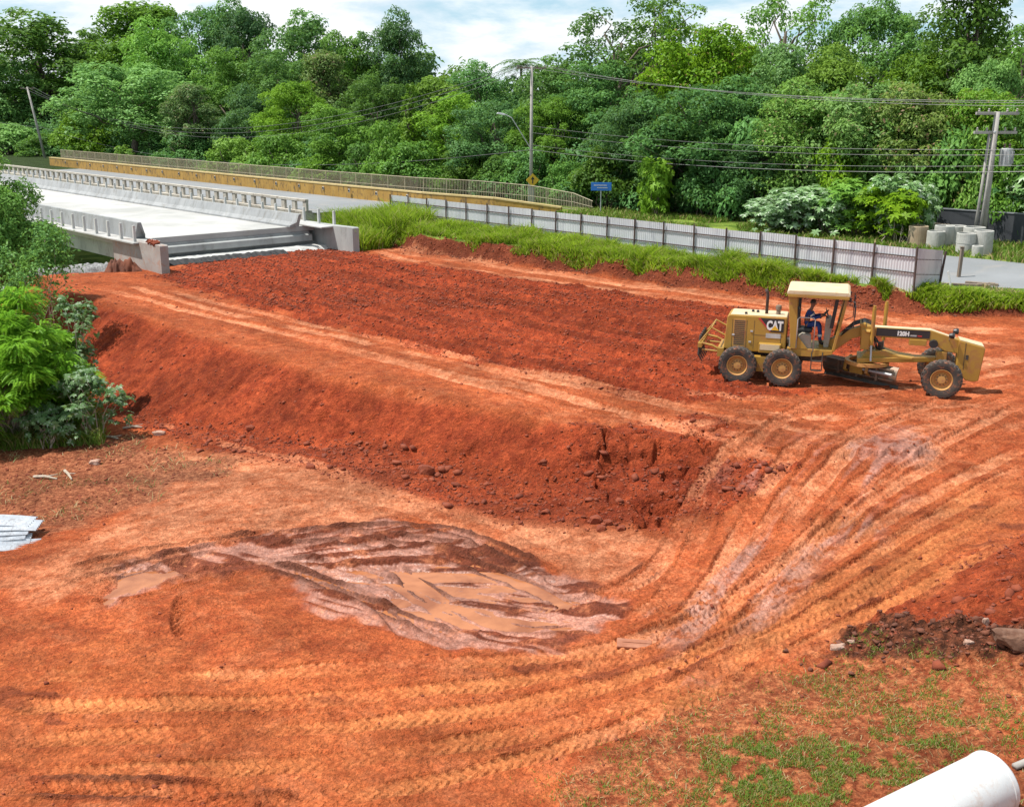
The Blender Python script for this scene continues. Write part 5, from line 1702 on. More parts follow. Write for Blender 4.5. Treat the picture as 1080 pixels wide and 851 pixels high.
for y_ in (-0.42, 0.42):
    ba.tube([(0.0, y_, 0.42), (-0.30, y_, 0.30), (-0.36, y_, 0.0), (-0.16, y_, -0.1)], 0.06, 6)
ba.box((-0.25, 0.0, 0.05), (0.12, 0.5, 0.3))
ba.xform(T_)
gp('blade_arm', ba, Y, 0)
cy = MB().tube([(-0.26, -1.35, 0.08), (-0.26, 0.1, 0.08)], 0.05, 10)
cy.xform(T_)
gp('blade_cylinder', cy, M['galv'], 0)


# ------------------------------------------------------------------ the driver
def skin_body(name, verts, edges, radii, m, parent=None, root=0, sub=2):
    me = bpy.data.meshes.new(name)
    me.from_pydata([Vector(v) for v in verts], edges, [])
    o = bpy.data.objects.new(name, me)
    COL.objects.link(o)
    md = o.modifiers.new('skin', 'SKIN')
    md.use_smooth_shade = True
    md2 = o.modifiers.new('sub', 'SUBSURF')
    md2.levels = md2.render_levels = sub
    for i, r in enumerate(radii):
        sv = me.skin_vertices[0].data[i]
        sv.radius = r if isinstance(r, tuple) else (r, r)
        sv.use_root = i == root
    me.materials.append(m)
    if parent is not None: o.parent = parent
    return o


def bake(o):
    dg = bpy.context.evaluated_depsgraph_get()
    me = bpy.data.meshes.new_from_object(o.evaluated_get(dg))
    o.modifiers.clear()
    o.data = me
    me.polygons.foreach_set('use_smooth', [True] * len(me.polygons))
    return o


man = thing('person', 'driver in blue work clothes sitting at the wheel under the grader canopy', 'person')
man.matrix_world = GR.matrix_basis @ Matrix.Translation((1.40, 0.0, 1.90))
# local: seat top at z = 0.04, x forward
J = {'pelvis': (0.0, 0, 0.16), 'waist': (0.02, 0, 0.32), 'chest': (0.10, 0, 0.52), 'neck0': (0.15, 0, 0.66), 'neck': (0.175, 0, 0.735), 'head0': (0.20, 0, 0.80), 'head1': (0.215, 0, 0.88), 'head2': (0.215, 0, 0.955)}
body_v, body_e, body_r, nm = [], [], [], {}


def jt(n, p, r, par=None):
    nm[n] = len(body_v)
    body_v.append(p)
    body_r.append(r)
    if par: body_e.append((nm[par], nm[n]))


jt('pelvis', J['pelvis'], (0.15, 0.12))
jt('waist', J['waist'], (0.145, 0.11), 'pelvis')
jt('chest', J['chest'], (0.165, 0.12), 'waist')
jt('neck0', J['neck0'], (0.085, 0.075), 'chest')
jt('neck', J['neck'], (0.052, 0.052), 'neck0')
jt('head0', J['head0'], (0.070, 0.078), 'neck')
jt('head1', J['head1'], (0.080, 0.098), 'head0')
jt('head2', J['head2'], (0.060, 0.075), 'head1')
for sgn, nme in ((-1, 'r'), (1, 'l')):
    jt('hip' + nme, (0.06, 0.10 * sgn, 0.13), 0.098, 'pelvis')
    jt('thigh' + nme, (0.24, 0.125 * sgn, 0.16), 0.088, 'hip' + nme)
    jt('knee' + nme, (0.45, 0.15 * sgn, 0.17), 0.066, 'thigh' + nme)
    jt('shin' + nme, (0.50, 0.155 * sgn, -0.05), 0.060, 'knee' + nme)
    jt('ankle' + nme, (0.52, 0.155 * sgn, -0.40), 0.042, 'shin' + nme)
    jt('heel' + nme, (0.52, 0.155 * sgn, -0.47), 0.045, 'ankle' + nme)
    jt('toe' + nme, (0.70, 0.17 * sgn, -0.49), 0.036, 'heel' + nme)
    jt('sho' + nme, (0.13, 0.185 * sgn, 0.60), 0.072, 'chest')
    jt('elb' + nme, (0.27, 0.265 * sgn, 0.40), 0.047, 'sho' + nme)
    jt('wri' + nme, (0.50, 0.195 * sgn, 0.475), 0.030, 'elb' + nme)
    jt('palm' + nme, (0.565, 0.175 * sgn, 0.50), (0.036, 0.018), 'wri' + nme)
body = bake(skin_body('body', body_v, body_e, body_r, M['skin'], man))
# clothes: the same figure a little fuller, cut at neck, wrist and ankle
cl_v = [nm[q] for q in ('pelvis', 'waist', 'chest', 'neck0')]


def garment(name, keys, m, grow):
    ids = [nm[k] for k in keys]
    mp_ = {i: j for j, i in enumerate(ids)}
    vs = [body_v[i] for i in ids]
    es = [(mp_[a], mp_[b2]) for a, b2 in body_e if a in mp_ and b2 in mp_]
    rs = []
    for i in ids:
        r = body_r[i]
        r = r if isinstance(r, tuple) else (r, r)
        rs.append((r[0] + grow, r[1] + grow))
    return bake(skin_body(name, vs, es, rs, m, man, 0))


garment('jacket', ['waist', 'chest', 'neck0', 'shor', 'elbr', 'wrir', 'shol', 'elbl', 'wril'], M['workwear'], 0.016)
garment('trousers', ['pelvis', 'waist', 'hipr', 'thighr', 'kneer', 'shinr', 'ankler', 'hipl', 'thighl', 'kneel', 'shinl', 'anklel'], M['workwear'], 0.014)
for nme, sgn in (('r', -1), ('l', 1)):
    vs = [body_v[nm[q + nme]] for q in ('heel', 'toe')] + [(0.52, 0.155 * sgn, -0.38)]
    bake(skin_body('boot', vs, [(0, 1), (0, 2)], [0.058, 0.048, 0.056], M['boot'], man))
    MB().tube([(0.505, 0.155 * sgn, -0.16), (0.512, 0.155 * sgn, -0.24)], 0.077, 14).build('reflective_band', M['reflective'], man)
    MB().tube([Vector((0.13, 0.185 * sgn, 0.60)).lerp(Vector((0.27, 0.265 * sgn, 0.40)), .45), Vector((0.13, 0.185 * sgn, 0.60)).lerp(Vector((0.27, 0.265 * sgn, 0.40)), .62)], 0.079, 14).build('reflective_band', M['reflective'], man)
    # hand: five fingers closed on the wheel rim
    pw = Vector((0.565, 0.175 * sgn, 0.50))
    for j in range(4):
        b0 = pw + Vector((0.015, (0.026 - 0.017 * j) * 1.0, 0.012))
        ln = (0.036, 0.042, 0.040, 0.032)[j]
        vs = [b0 - Vector((0.02, 0, 0.006)), b0 + Vector((ln * 0.8, 0, 0.004)), b0 + Vector((ln * 1.15, 0, -ln * 0.6)), b0 + Vector((ln * 0.6, 0, -ln * 1.15))]
        bake(skin_body('finger', vs, [(0, 1), (1, 2), (2, 3)], [0.010, 0.0095, 0.009, 0.008], M['skin'], body, sub=1))
    vs = [pw + Vector((-0.01, -0.030 * sgn, 0)), pw + Vector((0.015, -0.052 * sgn, -0.004)), pw + Vector((0.045, -0.050 * sgn, -0.02))]
    bake(skin_body('thumb', vs, [(0, 1), (1, 2)], [0.012, 0.011, 0.009], M['skin'], body, sub=1))
# head: hair, ears, nose, eyes
hd = Vector((0.215, 0, 0.90))
hv = MB()
hv.lathe([(0.001, 0.125), (0.05, 0.118), (0.085, 0.085), (0.100, 0.03), (0.098, -0.02)], 20)
hv.v = [(x_ * 1.02 - 0.012, y_ * 0.88, z_ + (0.05 if x_ > 0.05 and z_ < 0.05 else 0)) for x_, y_, z_ in hv.v]
o = hv.build('hair', M['hair'], man, smooth=True)
o.location = hd
for sgn in (-1, 1):
    MB().lathe([(0, -0.01), (0.02, -0.008), (0.024, 0), (0.018, 0.008), (0, 0.008)], 10, 'y', c=(0.20, 0.083 * sgn, 0.885)).build('ear', M['skin'], man, smooth=True)
    MB().lathe([(0, -0.011), (0.011, -0.004), (0.011, 0.004), (0, 0.011)], 8, c=(0.304, 0.030 * sgn, 0.895)).build('eye', M['black'], man, smooth=True)
MB().hexa([(0.300, -0.014, 0.855), (0.330, -0.012, 0.855), (0.330, 0.012, 0.855), (0.300, 0.014, 0.855), (0.298, -0.006, 0.90), (0.308, -0.006, 0.90), (0.308, 0.006, 0.90), (0.298, 0.006, 0.90)]).build('nose', M['skin'], man, 0.004)
MB().box((0.301, 0, 0.83), (0.012, 0.045, 0.009)).build('mouth', M['log'], man, 0.002)
# ------------------------------------------------------------------ vegetation
M['leaf_dark'] = leafmat('leaf_dark', (0.04, 0.105, 0.028), (0.125, 0.265, 0.055), objvar=0.75)
M['leaf_blue'] = leafmat('leaf_blue', (0.040, 0.118, 0.030), (0.125, 0.29, 0.068), objvar=0.75)
M['leaf_mid'] = leafmat('leaf_mid', (0.058, 0.155, 0.03), (0.165, 0.345, 0.056), objvar=0.75)
M['leaf_bright'] = leafmat('leaf_bright', (0.08, 0.22, 0.03), (0.225, 0.44, 0.06), objvar=0.7)
M['leaf_lime'] = leafmat('leaf_lime', (0.085, 0.21, 0.030), (0.24, 0.42, 0.060), (0.26, 0.20, 0.09), 0.05, objvar=0.25)
M['leaf_pale'] = leafmat('leaf_pale', (0.095, 0.220, 0.045), (0.25, 0.45, 0.115), objvar=0.7)
M['leaf_silver'] = leafmat('leaf_silver', (0.110, 0.240, 0.070), (0.300, 0.480, 0.210), (0.52, 0.62, 0.46), 0.18, objvar=0.2)
M['leaf_brown'] = leafmat('leaf_brown', (0.07, 0.135, 0.032), (0.20, 0.29, 0.075), (0.24, 0.17, 0.10), 0.10, objvar=0.7)
M['leaf_fern'] = leafmat('leaf_fern', (0.110, 0.300, 0.018), (0.280, 0.540, 0.045), transl=0.45)
M['leaf_castor'] = leafmat('leaf_castor', (0.055, 0.140, 0.035), (0.180, 0.290, 0.130), (0.33, 0.42, 0.30), 0.18)
M['grass_lime'] = leafmat('grass_lime', (0.100, 0.190, 0.012), (0.400, 0.540, 0.035), (0.40, 0.35, 0.14), 0.13, transl=0.5)
M['grass_short'] = leafmat('grass_short', (0.085, 0.165, 0.018), (0.190, 0.280, 0.042), (0.34, 0.27, 0.12), 0.22, transl=0.3)
M['grass_dry'] = leafmat('grass_dry', (0.30, 0.22, 0.10), (0.42, 0.34, 0.18), (0.12, 0.17, 0.04), 0.3, transl=0.2)


def unit(a):
    return a / np.maximum(np.linalg.norm(a, axis=1, keepdims=True), 1e-9)


class Leaves:
    def __init__(self, seed):
        self.rs = np.random.RandomState(seed)
        self.V, self.F, self.A, self.B = [], [], [], []
        self.n = 0

    def add(self, c, nrm, length, width, var, droop=0.25, axis=None):
        """one rhombic leaf at each point"""
        N = len(c)
        if not N: return
        rs = self.rs
        nrm = unit(nrm)
        ax = rs.normal(size=(N, 3)) if axis is None else axis
        ax = unit(ax - nrm * (ax * nrm).sum(1, keepdims=True))
        side = np.cross(nrm, ax)
        L = np.broadcast_to(length, (N,))[:, None]
        W = np.broadcast_to(width, (N,))[:, None]
        dr = np.array([0, 0, -1.0]) * L * droop
        p0 = c - ax * L * 0.5
        p2 = c + ax * L * 0.5 + dr
        p1 = c + side * W * 0.5 + nrm * W * 0.12
        p3 = c - side * W * 0.5 + nrm * W * 0.12
        self.V.append(np.stack([p0, p1, p2, p3], 1).reshape(-1, 3))
        self.F.append((np.arange(N * 4).reshape(N, 4) + self.n))
        self.n += N * 4
        self.A.append(np.repeat(np.clip(var, 0, 1), 4))
        self.B.append(np.repeat(rs.rand(N), 4))

    def blob(self, c, r, dens, length, width, base, squash=0.8, under=0.35, up=0.45):
        rs = self.rs
        n = max(6, int(dens * r * r))
        d = unit(rs.normal(size=(n, 3)))
        keep = (d[:, 2] > -0.25) | (rs.rand(n) < under)
        d = d[keep]
        n = len(d)
        rad = r * (0.62 + 0.42 * np.sqrt(rs.rand(n)))
        rad *= 1 + 0.22 * np.sin(d[:, 0] * 7 + c[0] * 3) * np.sin(d[:, 1] * 7 + c[1] * 3 + d[:, 2] * 5)
        p = np.asarray(c) + d * rad[:, None] * np.array([1, 1, squash])
        nr_ = d * 0.75 + np.array([-0.12, -0.10, up]) + rs.normal(size=(n, 3)) * 0.30
        self.add(p, nr_, length * (0.7 + 0.6 * rs.rand(n)), width * (0.7 + 0.6 * rs.rand(n)), base * 0.55 + 0.45 * rs.rand(n) + 0.08 * d[:, 2])

    def star(self, c, nrm, size, lobes, var):
        """palmate leaves: lobes round a centre"""
        rs = self.rs
        N = len(c)
        nrm = unit(nrm)
        a0 = unit(np.cross(nrm, rs.normal(size=(N, 3))))
        b0 = np.cross(nrm, a0)
        for k in range(lobes):
            w = -2.3 + 4.6 * k / (lobes - 1)
            ax = a0 * math.cos(w) + b0 * math.sin(w)
            L = size * (1.0 - 0.28 * abs(w) / 2.3)
            self.add(c + ax * (L * 0.5)[:, None], nrm, L, L * 0.42, var, 0.15, ax)

    def build(self, name, m, parent=None):
        return np_mesh(name, np.concatenate(self.V), np.concatenate(self.F), m, parent, dict(leafvar=np.concatenate(self.A), leafodd=np.concatenate(self.B)))


def limb(mb, a, b, r0, r1, rs, n=5, wob=0.06):
    a, b = Vector(a), Vector(b)
    L = (b - a).length
    pts, rr = [], []
    for i in range(n + 1):
        q = i / n
        p = a.lerp(b, q)
        if 0 < i < n: p += Vector(rs.normal(size=3)) * L * wob
        p.z += 0.12 * L * math.sin(q * math.pi) * (0.5 if i < n else 0)
        pts.append(p)
        rr.append(r0 + (r1 - r0) * q)
    mb.tube(pts, rr, 7)
    return pts


def proto_tree(name, shape, seed, H, W, leaf=0.42, dens=95, nb=34, br=0.17):
    """a tree W wide and H tall: tapered trunk, limbs, crown of leaf clusters"""
    rs = np.random.RandomState(seed)
    root = bpy.data.objects.new(name, None)
    COL.objects.link(root)
    lv, tk = Leaves(seed), MB()
    R = W / 2
    cs = []
    if shape == 'dome':
        cz, rz = H * 0.52, H * 0.47
        for i in range(nb):
            d = unit(rs.normal(size=(1, 3)))[0]
            if d[2] < -0.75: d[2] *= -1
            q = 0.45 + 0.5 * rs.rand() ** 0.6
            w = 1.0 + 0.22 * math.sin(3 * math.atan2(d[1], d[0]) + seed) + 0.16 * math.sin(5 * d[2] * 2 + 2 * math.atan2(d[1], d[0]) + seed * 2)
            cs.append((np.array([d[0] * R * q * w, d[1] * R * q * w, cz + d[2] * rz * q * (0.85 + 0.15 * w)]), W * br * (0.45 + 1.1 * rs.rand() ** 1.6)))
    elif shape == 'tall':
        for i in range(nb):
            h = rs.rand()
            w = R * (0.85 * math.sin(math.pi * (0.18 + 0.74 * h)) + 0.05)
            a = rs.rand() * 6.283
            q = 0.35 + 0.6 * rs.rand() ** 0.6
            cs.append((np.array([math.cos(a) * w * q, math.sin(a) * w * q, H * (0.22 + 0.70 * h)]), W * br * (0.6 + 0.7 * rs.rand())))
    elif shape == 'umbrella':
        for i in range(nb):
            a = rs.rand() * 6.283
            q = rs.rand() ** 0.55
            z = H * (0.92 - 0.30 * q * q) - abs(rs.normal()) * H * 0.04
            cs.append((np.array([math.cos(a) * R * q * .9, math.sin(a) * R * q * .9, z]), W * br * (0.55 + 0.5 * rs.rand())))
    elif shape == 'airy':
        for i in range(nb):
            a = rs.rand() * 6.283
            h = rs.rand()
            q = R * (0.25 + 0.75 * rs.rand()) * (0.55 + 0.45 * math.sin(math.pi * (0.1 + 0.8 * h)))
            cs.append((np.array([math.cos(a) * q, math.sin(a) * q, H * (0.42 + 0.54 * h)]), W * br * (0.5 + 0.6 * rs.rand())))
    elif shape == 'bush':
        for i in range(nb):
            a = rs.rand() * 6.283
            q = rs.rand() ** 0.5
            z = H * (0.10 + 0.78 * (1 - q * q) * (0.4 + 0.6 * rs.rand()))
            cs.append((np.array([math.cos(a) * R * q * .85, math.sin(a) * R * q * .85, z]), W * br * (0.6 + 0.7 * rs.rand())))
    elif shape == 'column':
        for i in range(nb):
            h = i / nb
            a = rs.rand() * 6.283
            q = R * 0.55 * rs.rand() * (1 - 0.75 * h)
            cs.append((np.array([math.cos(a) * q, math.sin(a) * q, H * (0.08 + 0.86 * h)]), W * br * (1.25 - 0.9 * h)))
    for c, r in cs:
        b_ = rs.rand()
        lv.blob(c, r, dens, leaf, leaf * 0.55, b_, up=0.55 if shape == 'umbrella' else 0.4)
        # a few sprays that break the outline
        for k in range(4):
            d = unit(rs.normal(size=(1, 3)))[0]
            d[2] = abs(d[2]) * 0.8 - 0.1
            lv.blob(c + d * r * 1.0, r * 0.36, dens * 1.1, leaf * 0.9, leaf * 0.5, b_)
    top = H * (0.75 if shape != 'bush' else 0.5)
    rb = max(0.05, H * 0.014)
    tp = limb(tk, (0, 0, -0.6), (rs.normal() * W * .02, rs.normal() * W * .02, top), rb * 1.5, rb * 0.45, rs, 7, 0.012)
    order = rs.permutation(len(cs))[:14 if shape != 'airy' else 24]
    for i in order:
        c, r = cs[i]
        zb = min(c[2] * (0.45 + 0.25 * rs.rand()), top * 0.9)
        k = min(range(len(tp)), key=lambda j: abs(tp[j].z - zb))
        limb(tk, tp[k], c, rb * 0.55, rb * 0.12, rs, 5, 0.05)
    if shape == 'bush':
        for k in range(5):
            a = rs.rand() * 6.28
            limb(tk, (math.cos(a) * .2, math.sin(a) * .2, -0.3), (math.cos(a) * R * .5, math.sin(a) * R * .5, H * .6), rb, rb * .3, rs, 4, 0.05)
    lv.build('crown' if shape != 'bush' else 'foliage', M['leaf_mid'], root)
    tk.build('trunk' if shape != 'bush' else 'stems', M['bark'], root, smooth=True)
    root['H'], root['W'] = H, W
    return root


PROTO = {
    'dome': [proto_tree('tree', 'dome', 1, 18, 13, nb=84, br=0.115), proto_tree('tree', 'dome', 2, 17, 12, nb=96, br=0.105), proto_tree('tree', 'dome', 3, 19, 14, nb=76, br=0.125), proto_tree('tree', 'dome', 12, 18, 12, nb=110, br=0.10), proto_tree('tree', 'dome', 13, 19, 13, nb=70, br=0.13)],
    'tall': [proto_tree('tree', 'tall', 4, 20, 9, nb=48, br=0.19), proto_tree('tree', 'tall', 5, 21, 10, nb=56, br=0.17)],
    'umbrella': [proto_tree('tree', 'umbrella', 6, 17, 13, nb=60, br=0.12, leaf=0.34, dens=120)],
    'airy': [proto_tree('tree', 'airy', 7, 20, 12, nb=44, br=0.11, leaf=0.36, dens=85), proto_tree('tree', 'airy', 8, 20, 9, nb=46, br=0.14, leaf=0.36, dens=90)],
    'bush': [proto_tree('shrub', 'bush', 9, 5, 6.5, nb=26, br=0.17, leaf=0.30, dens=170), proto_tree('shrub', 'bush', 10, 4.5, 6, nb=30, br=0.16, leaf=0.28, dens=180)],
    'column': [proto_tree('tree', 'column', 11, 12, 4, nb=26, br=0.30, leaf=0.36, dens=130)],
}
used, turn = set(), {}
rsT = np.random.RandomState(77)


def place_tree(u, vtop, wpx, t_, kind, leafm, label, name=None, group='trees of the wood beyond the road', cat='tree', zbase=None, pick=None):
    p = ut(u, t_)
    zb = gz(p.x, p.y) if zbase is None else zbase
    lst = PROTO[kind]
    src = lst[turn.get(kind, 0) % len(lst)]
    turn[kind] = turn.get(kind, 0) + 1
    if src.name not in used:
        used.add(src.name)
        o = src
    else:
        o = copy_tree(src)
    h = max(zv(p, vtop - (5 if kind in ('dome', 'tall', 'airy', 'umbrella') else 0)) - zb, 1.5) * 1.04
    zc = p.y * math.cos(PITCH) + (CAM_H - zb - h * .5) * math.sin(PITCH)
    w = wpx / (F_PX / zc)
    k = w / src['W']
    o.scale = (k, k * (0.9 + 0.2 * rsT.rand()), h / src['H'])
    o.location = (p.x, p.y, zb - 0.1)
    o.rotation_euler = (0, 0, rsT.rand() * 6.283)
    if name: o.name = name
    tag(o, label, cat, group)
    for ch in o.children:
        if ch.name.startswith(('crown', 'foliage')):
            ch.material_slots[0].link = 'OBJECT'
            ch.material_slots[0].material = M[leafm]
    return o


TREES = [
    # u, vtop, width px, t, shape, leaf, label
    (8, 62, 90, 66, 'dome', 'leaf_pale', 'pale feathery tree cut by the left picture edge, in front of the darker ones'),
    (62, 26, 150, 76, 'dome', 'leaf_blue', 'huge dark rounded tree at the far left that towers behind the distant pole'),
    (-30, 70, 120, 84, 'dome', 'leaf_dark', 'dark tree half out of the left picture edge behind the pale feathery one'),
    (118, 40, 90, 88, 'dome', 'leaf_dark', 'dark tree peeping between the huge left tree and the bright tall one'),
    (165, 9, 105, 86, 'tall', 'leaf_mid', 'tall green tree with the highest top of the left group, behind the grey-green dome'),
    (178, 34, 86, 76, 'dome', 'leaf_bright', 'bright green tree directly above the grey-green dome tree'),
    (150, 72, 130, 67, 'dome', 'leaf_pale', 'broad grey-green dome tree standing just behind the yellow barrier'),
    (100, 112, 74, 65.5, 'bush', 'leaf_bright', 'fresh green low tree left of the grey-green dome, behind the barrier start'),
    (232, 10, 90, 90, 'dome', 'leaf_mid', 'rounded mid-green tree on the skyline right of the tallest left one'),
    (214, 92, 60, 67, 'tall', 'leaf_brown', 'brownish olive tree leaning on the right side of the grey-green dome'),
    (268, 16, 74, 92, 'dome', 'leaf_dark', 'dark small-topped tree on the skyline at the dip of the left wood'),
    (250, 62, 80, 78, 'dome', 'leaf_mid', 'mid-green tree below the skyline dip, right of the bright tree'),
    (272, 100, 70, 70, 'dome', 'leaf_dark', 'dark green tree above the pale shrubs in the left middle of the wood'),
    (302, 58, 84, 82, 'dome', 'leaf_dark', 'dark bluish tree left of the twin-topped skyline tree'),
    (330, 26, 100, 92, 'dome', 'leaf_dark', 'broad dark twin-topped tree on the left middle skyline'),
    (318, 92, 74, 70, 'dome', 'leaf_bright', 'light green round tree below the twin-topped dark tree'),
    (352, 60, 70, 78, 'tall', 'leaf_brown', 'olive tree in the middle of the left wood under the skyline'),
    (380, 46, 80, 88, 'dome', 'leaf_mid', 'tree with a flat green top between two dark skyline trees'),
    (424, 27, 74, 90, 'dome', 'leaf_dark', 'dark knobby skyline tree just left of the low gap in the wood'),
    (398, 84, 70, 74, 'dome', 'leaf_dark', 'dark tree below the knobby skyline tree'),
    (362, 118, 70, 67, 'dome', 'leaf_mid', 'green tree behind the middle of the steel railing'),
    (436, 84, 36, 67, 'column', 'leaf_mid', 'slim pointed tree like a green spire, left of the wood gap'),
    (470, 86, 84, 86, 'dome', 'leaf_pale', 'pale tree under the open sky gap left of the lamp pole'),
    (410, 120, 60, 65.5, 'bush', 'leaf_bright', 'light green bushy tree beside the green spire'),
    (437, 146, 78, 64.6, 'bush', 'leaf_mid', 'round low green tree touching the steel railing left of the lamp pole'),
    (476, 108, 84, 70, 'dome', 'leaf_bright', 'light feathery tree between the green spire and the lamp pole'),
    (512, 78, 80, 84, 'dome', 'leaf_mid', 'mid-green skyline tree immediately left of the lamp pole top'),
    (522, 112, 80, 68, 'dome', 'leaf_dark', 'dark tree directly behind the lower lamp pole at its left'),
    (590, 72, 90, 84, 'dome', 'leaf_dark', 'dark tree on the skyline right beside the lamp pole top'),
    (585, 108, 80, 70, 'dome', 'leaf_mid', 'green tree behind the lamp pole at its right side'),
    (648, 4, 130, 80, 'airy', 'leaf_dark', 'tall open-branched dark tree rising on the skyline right of the lamp pole'),
    (690, 10, 96, 84, 'airy', 'leaf_mid', 'open tall tree joined to the right flank of the open dark tree'),
    (625, 76, 90, 74, 'dome', 'leaf_mid', 'mid-height tree below the open dark tree above the blue sign'),
    (666, 110, 80, 68, 'dome', 'leaf_dark', 'dark tree immediately right of the blue sign'),
    (738, 34, 120, 76, 'dome', 'leaf_lime', 'wide yellow-green topped tree in the middle of the right wood'),
    (735, 92, 130, 68, 'dome', 'leaf_blue', 'large dark drooping tree under the yellow-green topped one'),
    (705, 120, 70, 66.5, 'tall', 'leaf_blue', 'dark narrow tree left of the large drooping one'),
    (812, -14, 110, 82, 'airy', 'leaf_mid', 'airy tall tree with bare slanting limbs cut by the top picture edge'),
    (780, 56, 80, 86, 'dome', 'leaf_dark', 'dark tree behind the airy tall one'),
    (822, 60, 90, 74, 'dome', 'leaf_pale', 'pale fern-leaved tree below the airy tall tree'),
    (906, 4, 120, 86, 'umbrella', 'leaf_mid', 'umbrella-shaped tree on the right skyline'),
    (860, 64, 110, 76, 'dome', 'leaf_pale', 'grey-green rounded tree left under the umbrella-shaped one'),
    (1000, -34, 100, 80, 'tall', 'leaf_dark', 'tallest dark tree at upper right cut by the top edge'),
    (960, 62, 90, 80, 'dome', 'leaf_mid', 'green tree between the umbrella-shaped and the tallest dark tree'),
    (1062, 34, 90, 78, 'airy', 'leaf_mid', 'open tree at the right edge above the transformer pole'),
    (1090, 8, 60, 92, 'dome', 'leaf_dark', 'dark skyline tree cut by the right picture edge'),
    (1030, 70, 80, 74, 'dome', 'leaf_pale', 'greyish tree below the tallest dark tree, left of the open one'),
    (770, 110, 90, 67.5, 'dome', 'leaf_mid', 'green tree between the drooping dark tree and the lime thicket'),
    (838, 98, 110, 68, 'dome', 'leaf_lime', 'lime green vine-covered tree left in the thicket above the silvery shrubs'),
    (905, 92, 120, 69, 'dome', 'leaf_lime', 'yellowish vine-covered tree in the centre of the right thicket'),
    (968, 100, 110, 69, 'dome', 'leaf_brown', 'brown-tinged vine-covered tree left of the transformer pole'),
    (1022, 100, 100, 70, 'dome', 'leaf_lime', 'lime green tree directly behind the transformer pole'),
    (1085, 88, 100, 69, 'dome', 'leaf_mid', 'green tree at the right edge behind the dark wall'),
    (880, 140, 80, 66.3, 'bush', 'leaf_bright', 'bright low tree in front of the lime thicket'),
    (800, 150, 80, 65.8, 'tall', 'leaf_dark', 'dark low tree left of the silvery shrubs'),
    (1060, 158, 70, 67, 'bush', 'leaf_mid', 'green bushy tree behind the dark wall right of the transformer pole'),
    (960, 158, 60, 66, 'bush', 'leaf_lime', 'yellow-green bushy tree right behind the silvery shrubs'),
    (18, 128, 80, 63, 'bush', 'leaf_pale', 'pale bushy tree at the left edge standing before the distant pole'),
    (-30, 120, 90, 61, 'bush', 'leaf_blue', 'dark bushy tree cut by the left edge behind the bridge rail'),
    (850, 128, 90, 67.0, 'bush', 'leaf_lime', 'yellow-green shrub at the left end of the sunny thicket'),
    (900, 118, 100, 67.6, 'bush', 'leaf_lime', 'sunny yellow-green shrub in the middle of the thicket above the silvery row'),
    (945, 112, 96, 68.0, 'bush', 'leaf_lime', 'large lime shrub right of the thicket middle'),
    (990, 122, 90, 67.6, 'bush', 'leaf_bright', 'light green shrub of the thicket just left of the thin poles'),
    (880, 92, 90, 70.5, 'bush', 'leaf_bright', 'light green shrub high in the thicket below the umbrella-shaped tree'),
    (1030, 118, 80, 68.0, 'bush', 'leaf_lime', 'lime shrub filling the gap behind the transformer pole crossarms'),
    (790, 120, 76, 66.4, 'bush', 'leaf_bright', 'light green shrub at the left foot of the thicket'),
    (560, 148, 70, 66, 'bush', 'leaf_mid', 'green bush behind the lamp pole base'),
    (640, 150, 80, 65.5, 'bush', 'leaf_dark', 'dark bush behind the blue sign'),
    (690, 168, 30, 64.0, 'bush', 'leaf_bright', 'small light green sapling right of the blue sign'),
    (748, 160, 80, 65.2, 'bush', 'leaf_blue', 'dark bush under the large drooping tree'),
    (60, 138, 60, 66, 'bush', 'leaf_blue', 'dark bush right beside the foot of the distant pole'),
    (205, 138, 70, 65.3, 'bush', 'leaf_blue', 'grey-green bush under the olive tree behind the barrier'),
    (255, 140, 64, 65, 'bush', 'leaf_pale', 'pale leafy bush behind the yellow barrier in its left half'),
    (300, 138, 64, 65, 'bush', 'leaf_bright', 'light bush in the middle behind the yellow barrier'),
    (345, 158, 60, 64.5, 'bush', 'leaf_bright', 'fresh green low bush at the steel railing middle'),
    (388, 148, 60, 65, 'bush', 'leaf_mid', 'mid-green bush between the fresh low bush and the round railing tree'),
    (490, 150, 70, 65, 'bush', 'leaf_dark', 'dark bush between the round railing tree and the lamp pole'),
    (530, 160, 56, 65.6, 'bush', 'leaf_dark', 'dark bush touching the lamp pole on the left'),
    (598, 165, 56, 65.5, 'bush', 'leaf_mid', 'small green bush right of the lamp pole foot'),
]
for i, (u, v, w, t_, sh, lm, lab) in enumerate(TREES):
    if sh == 'bush':
        place_tree(u, v, w * 1.15, t_, sh, lm, lab, cat='shrub', group='shrubs at the edge of the wood')
    else:
        place_tree(u, v, w * 1.12, t_, sh, lm, lab)
for k_, (u, v) in enumerate([(137, 158), (176, 163), (120, 160)]):
    pass

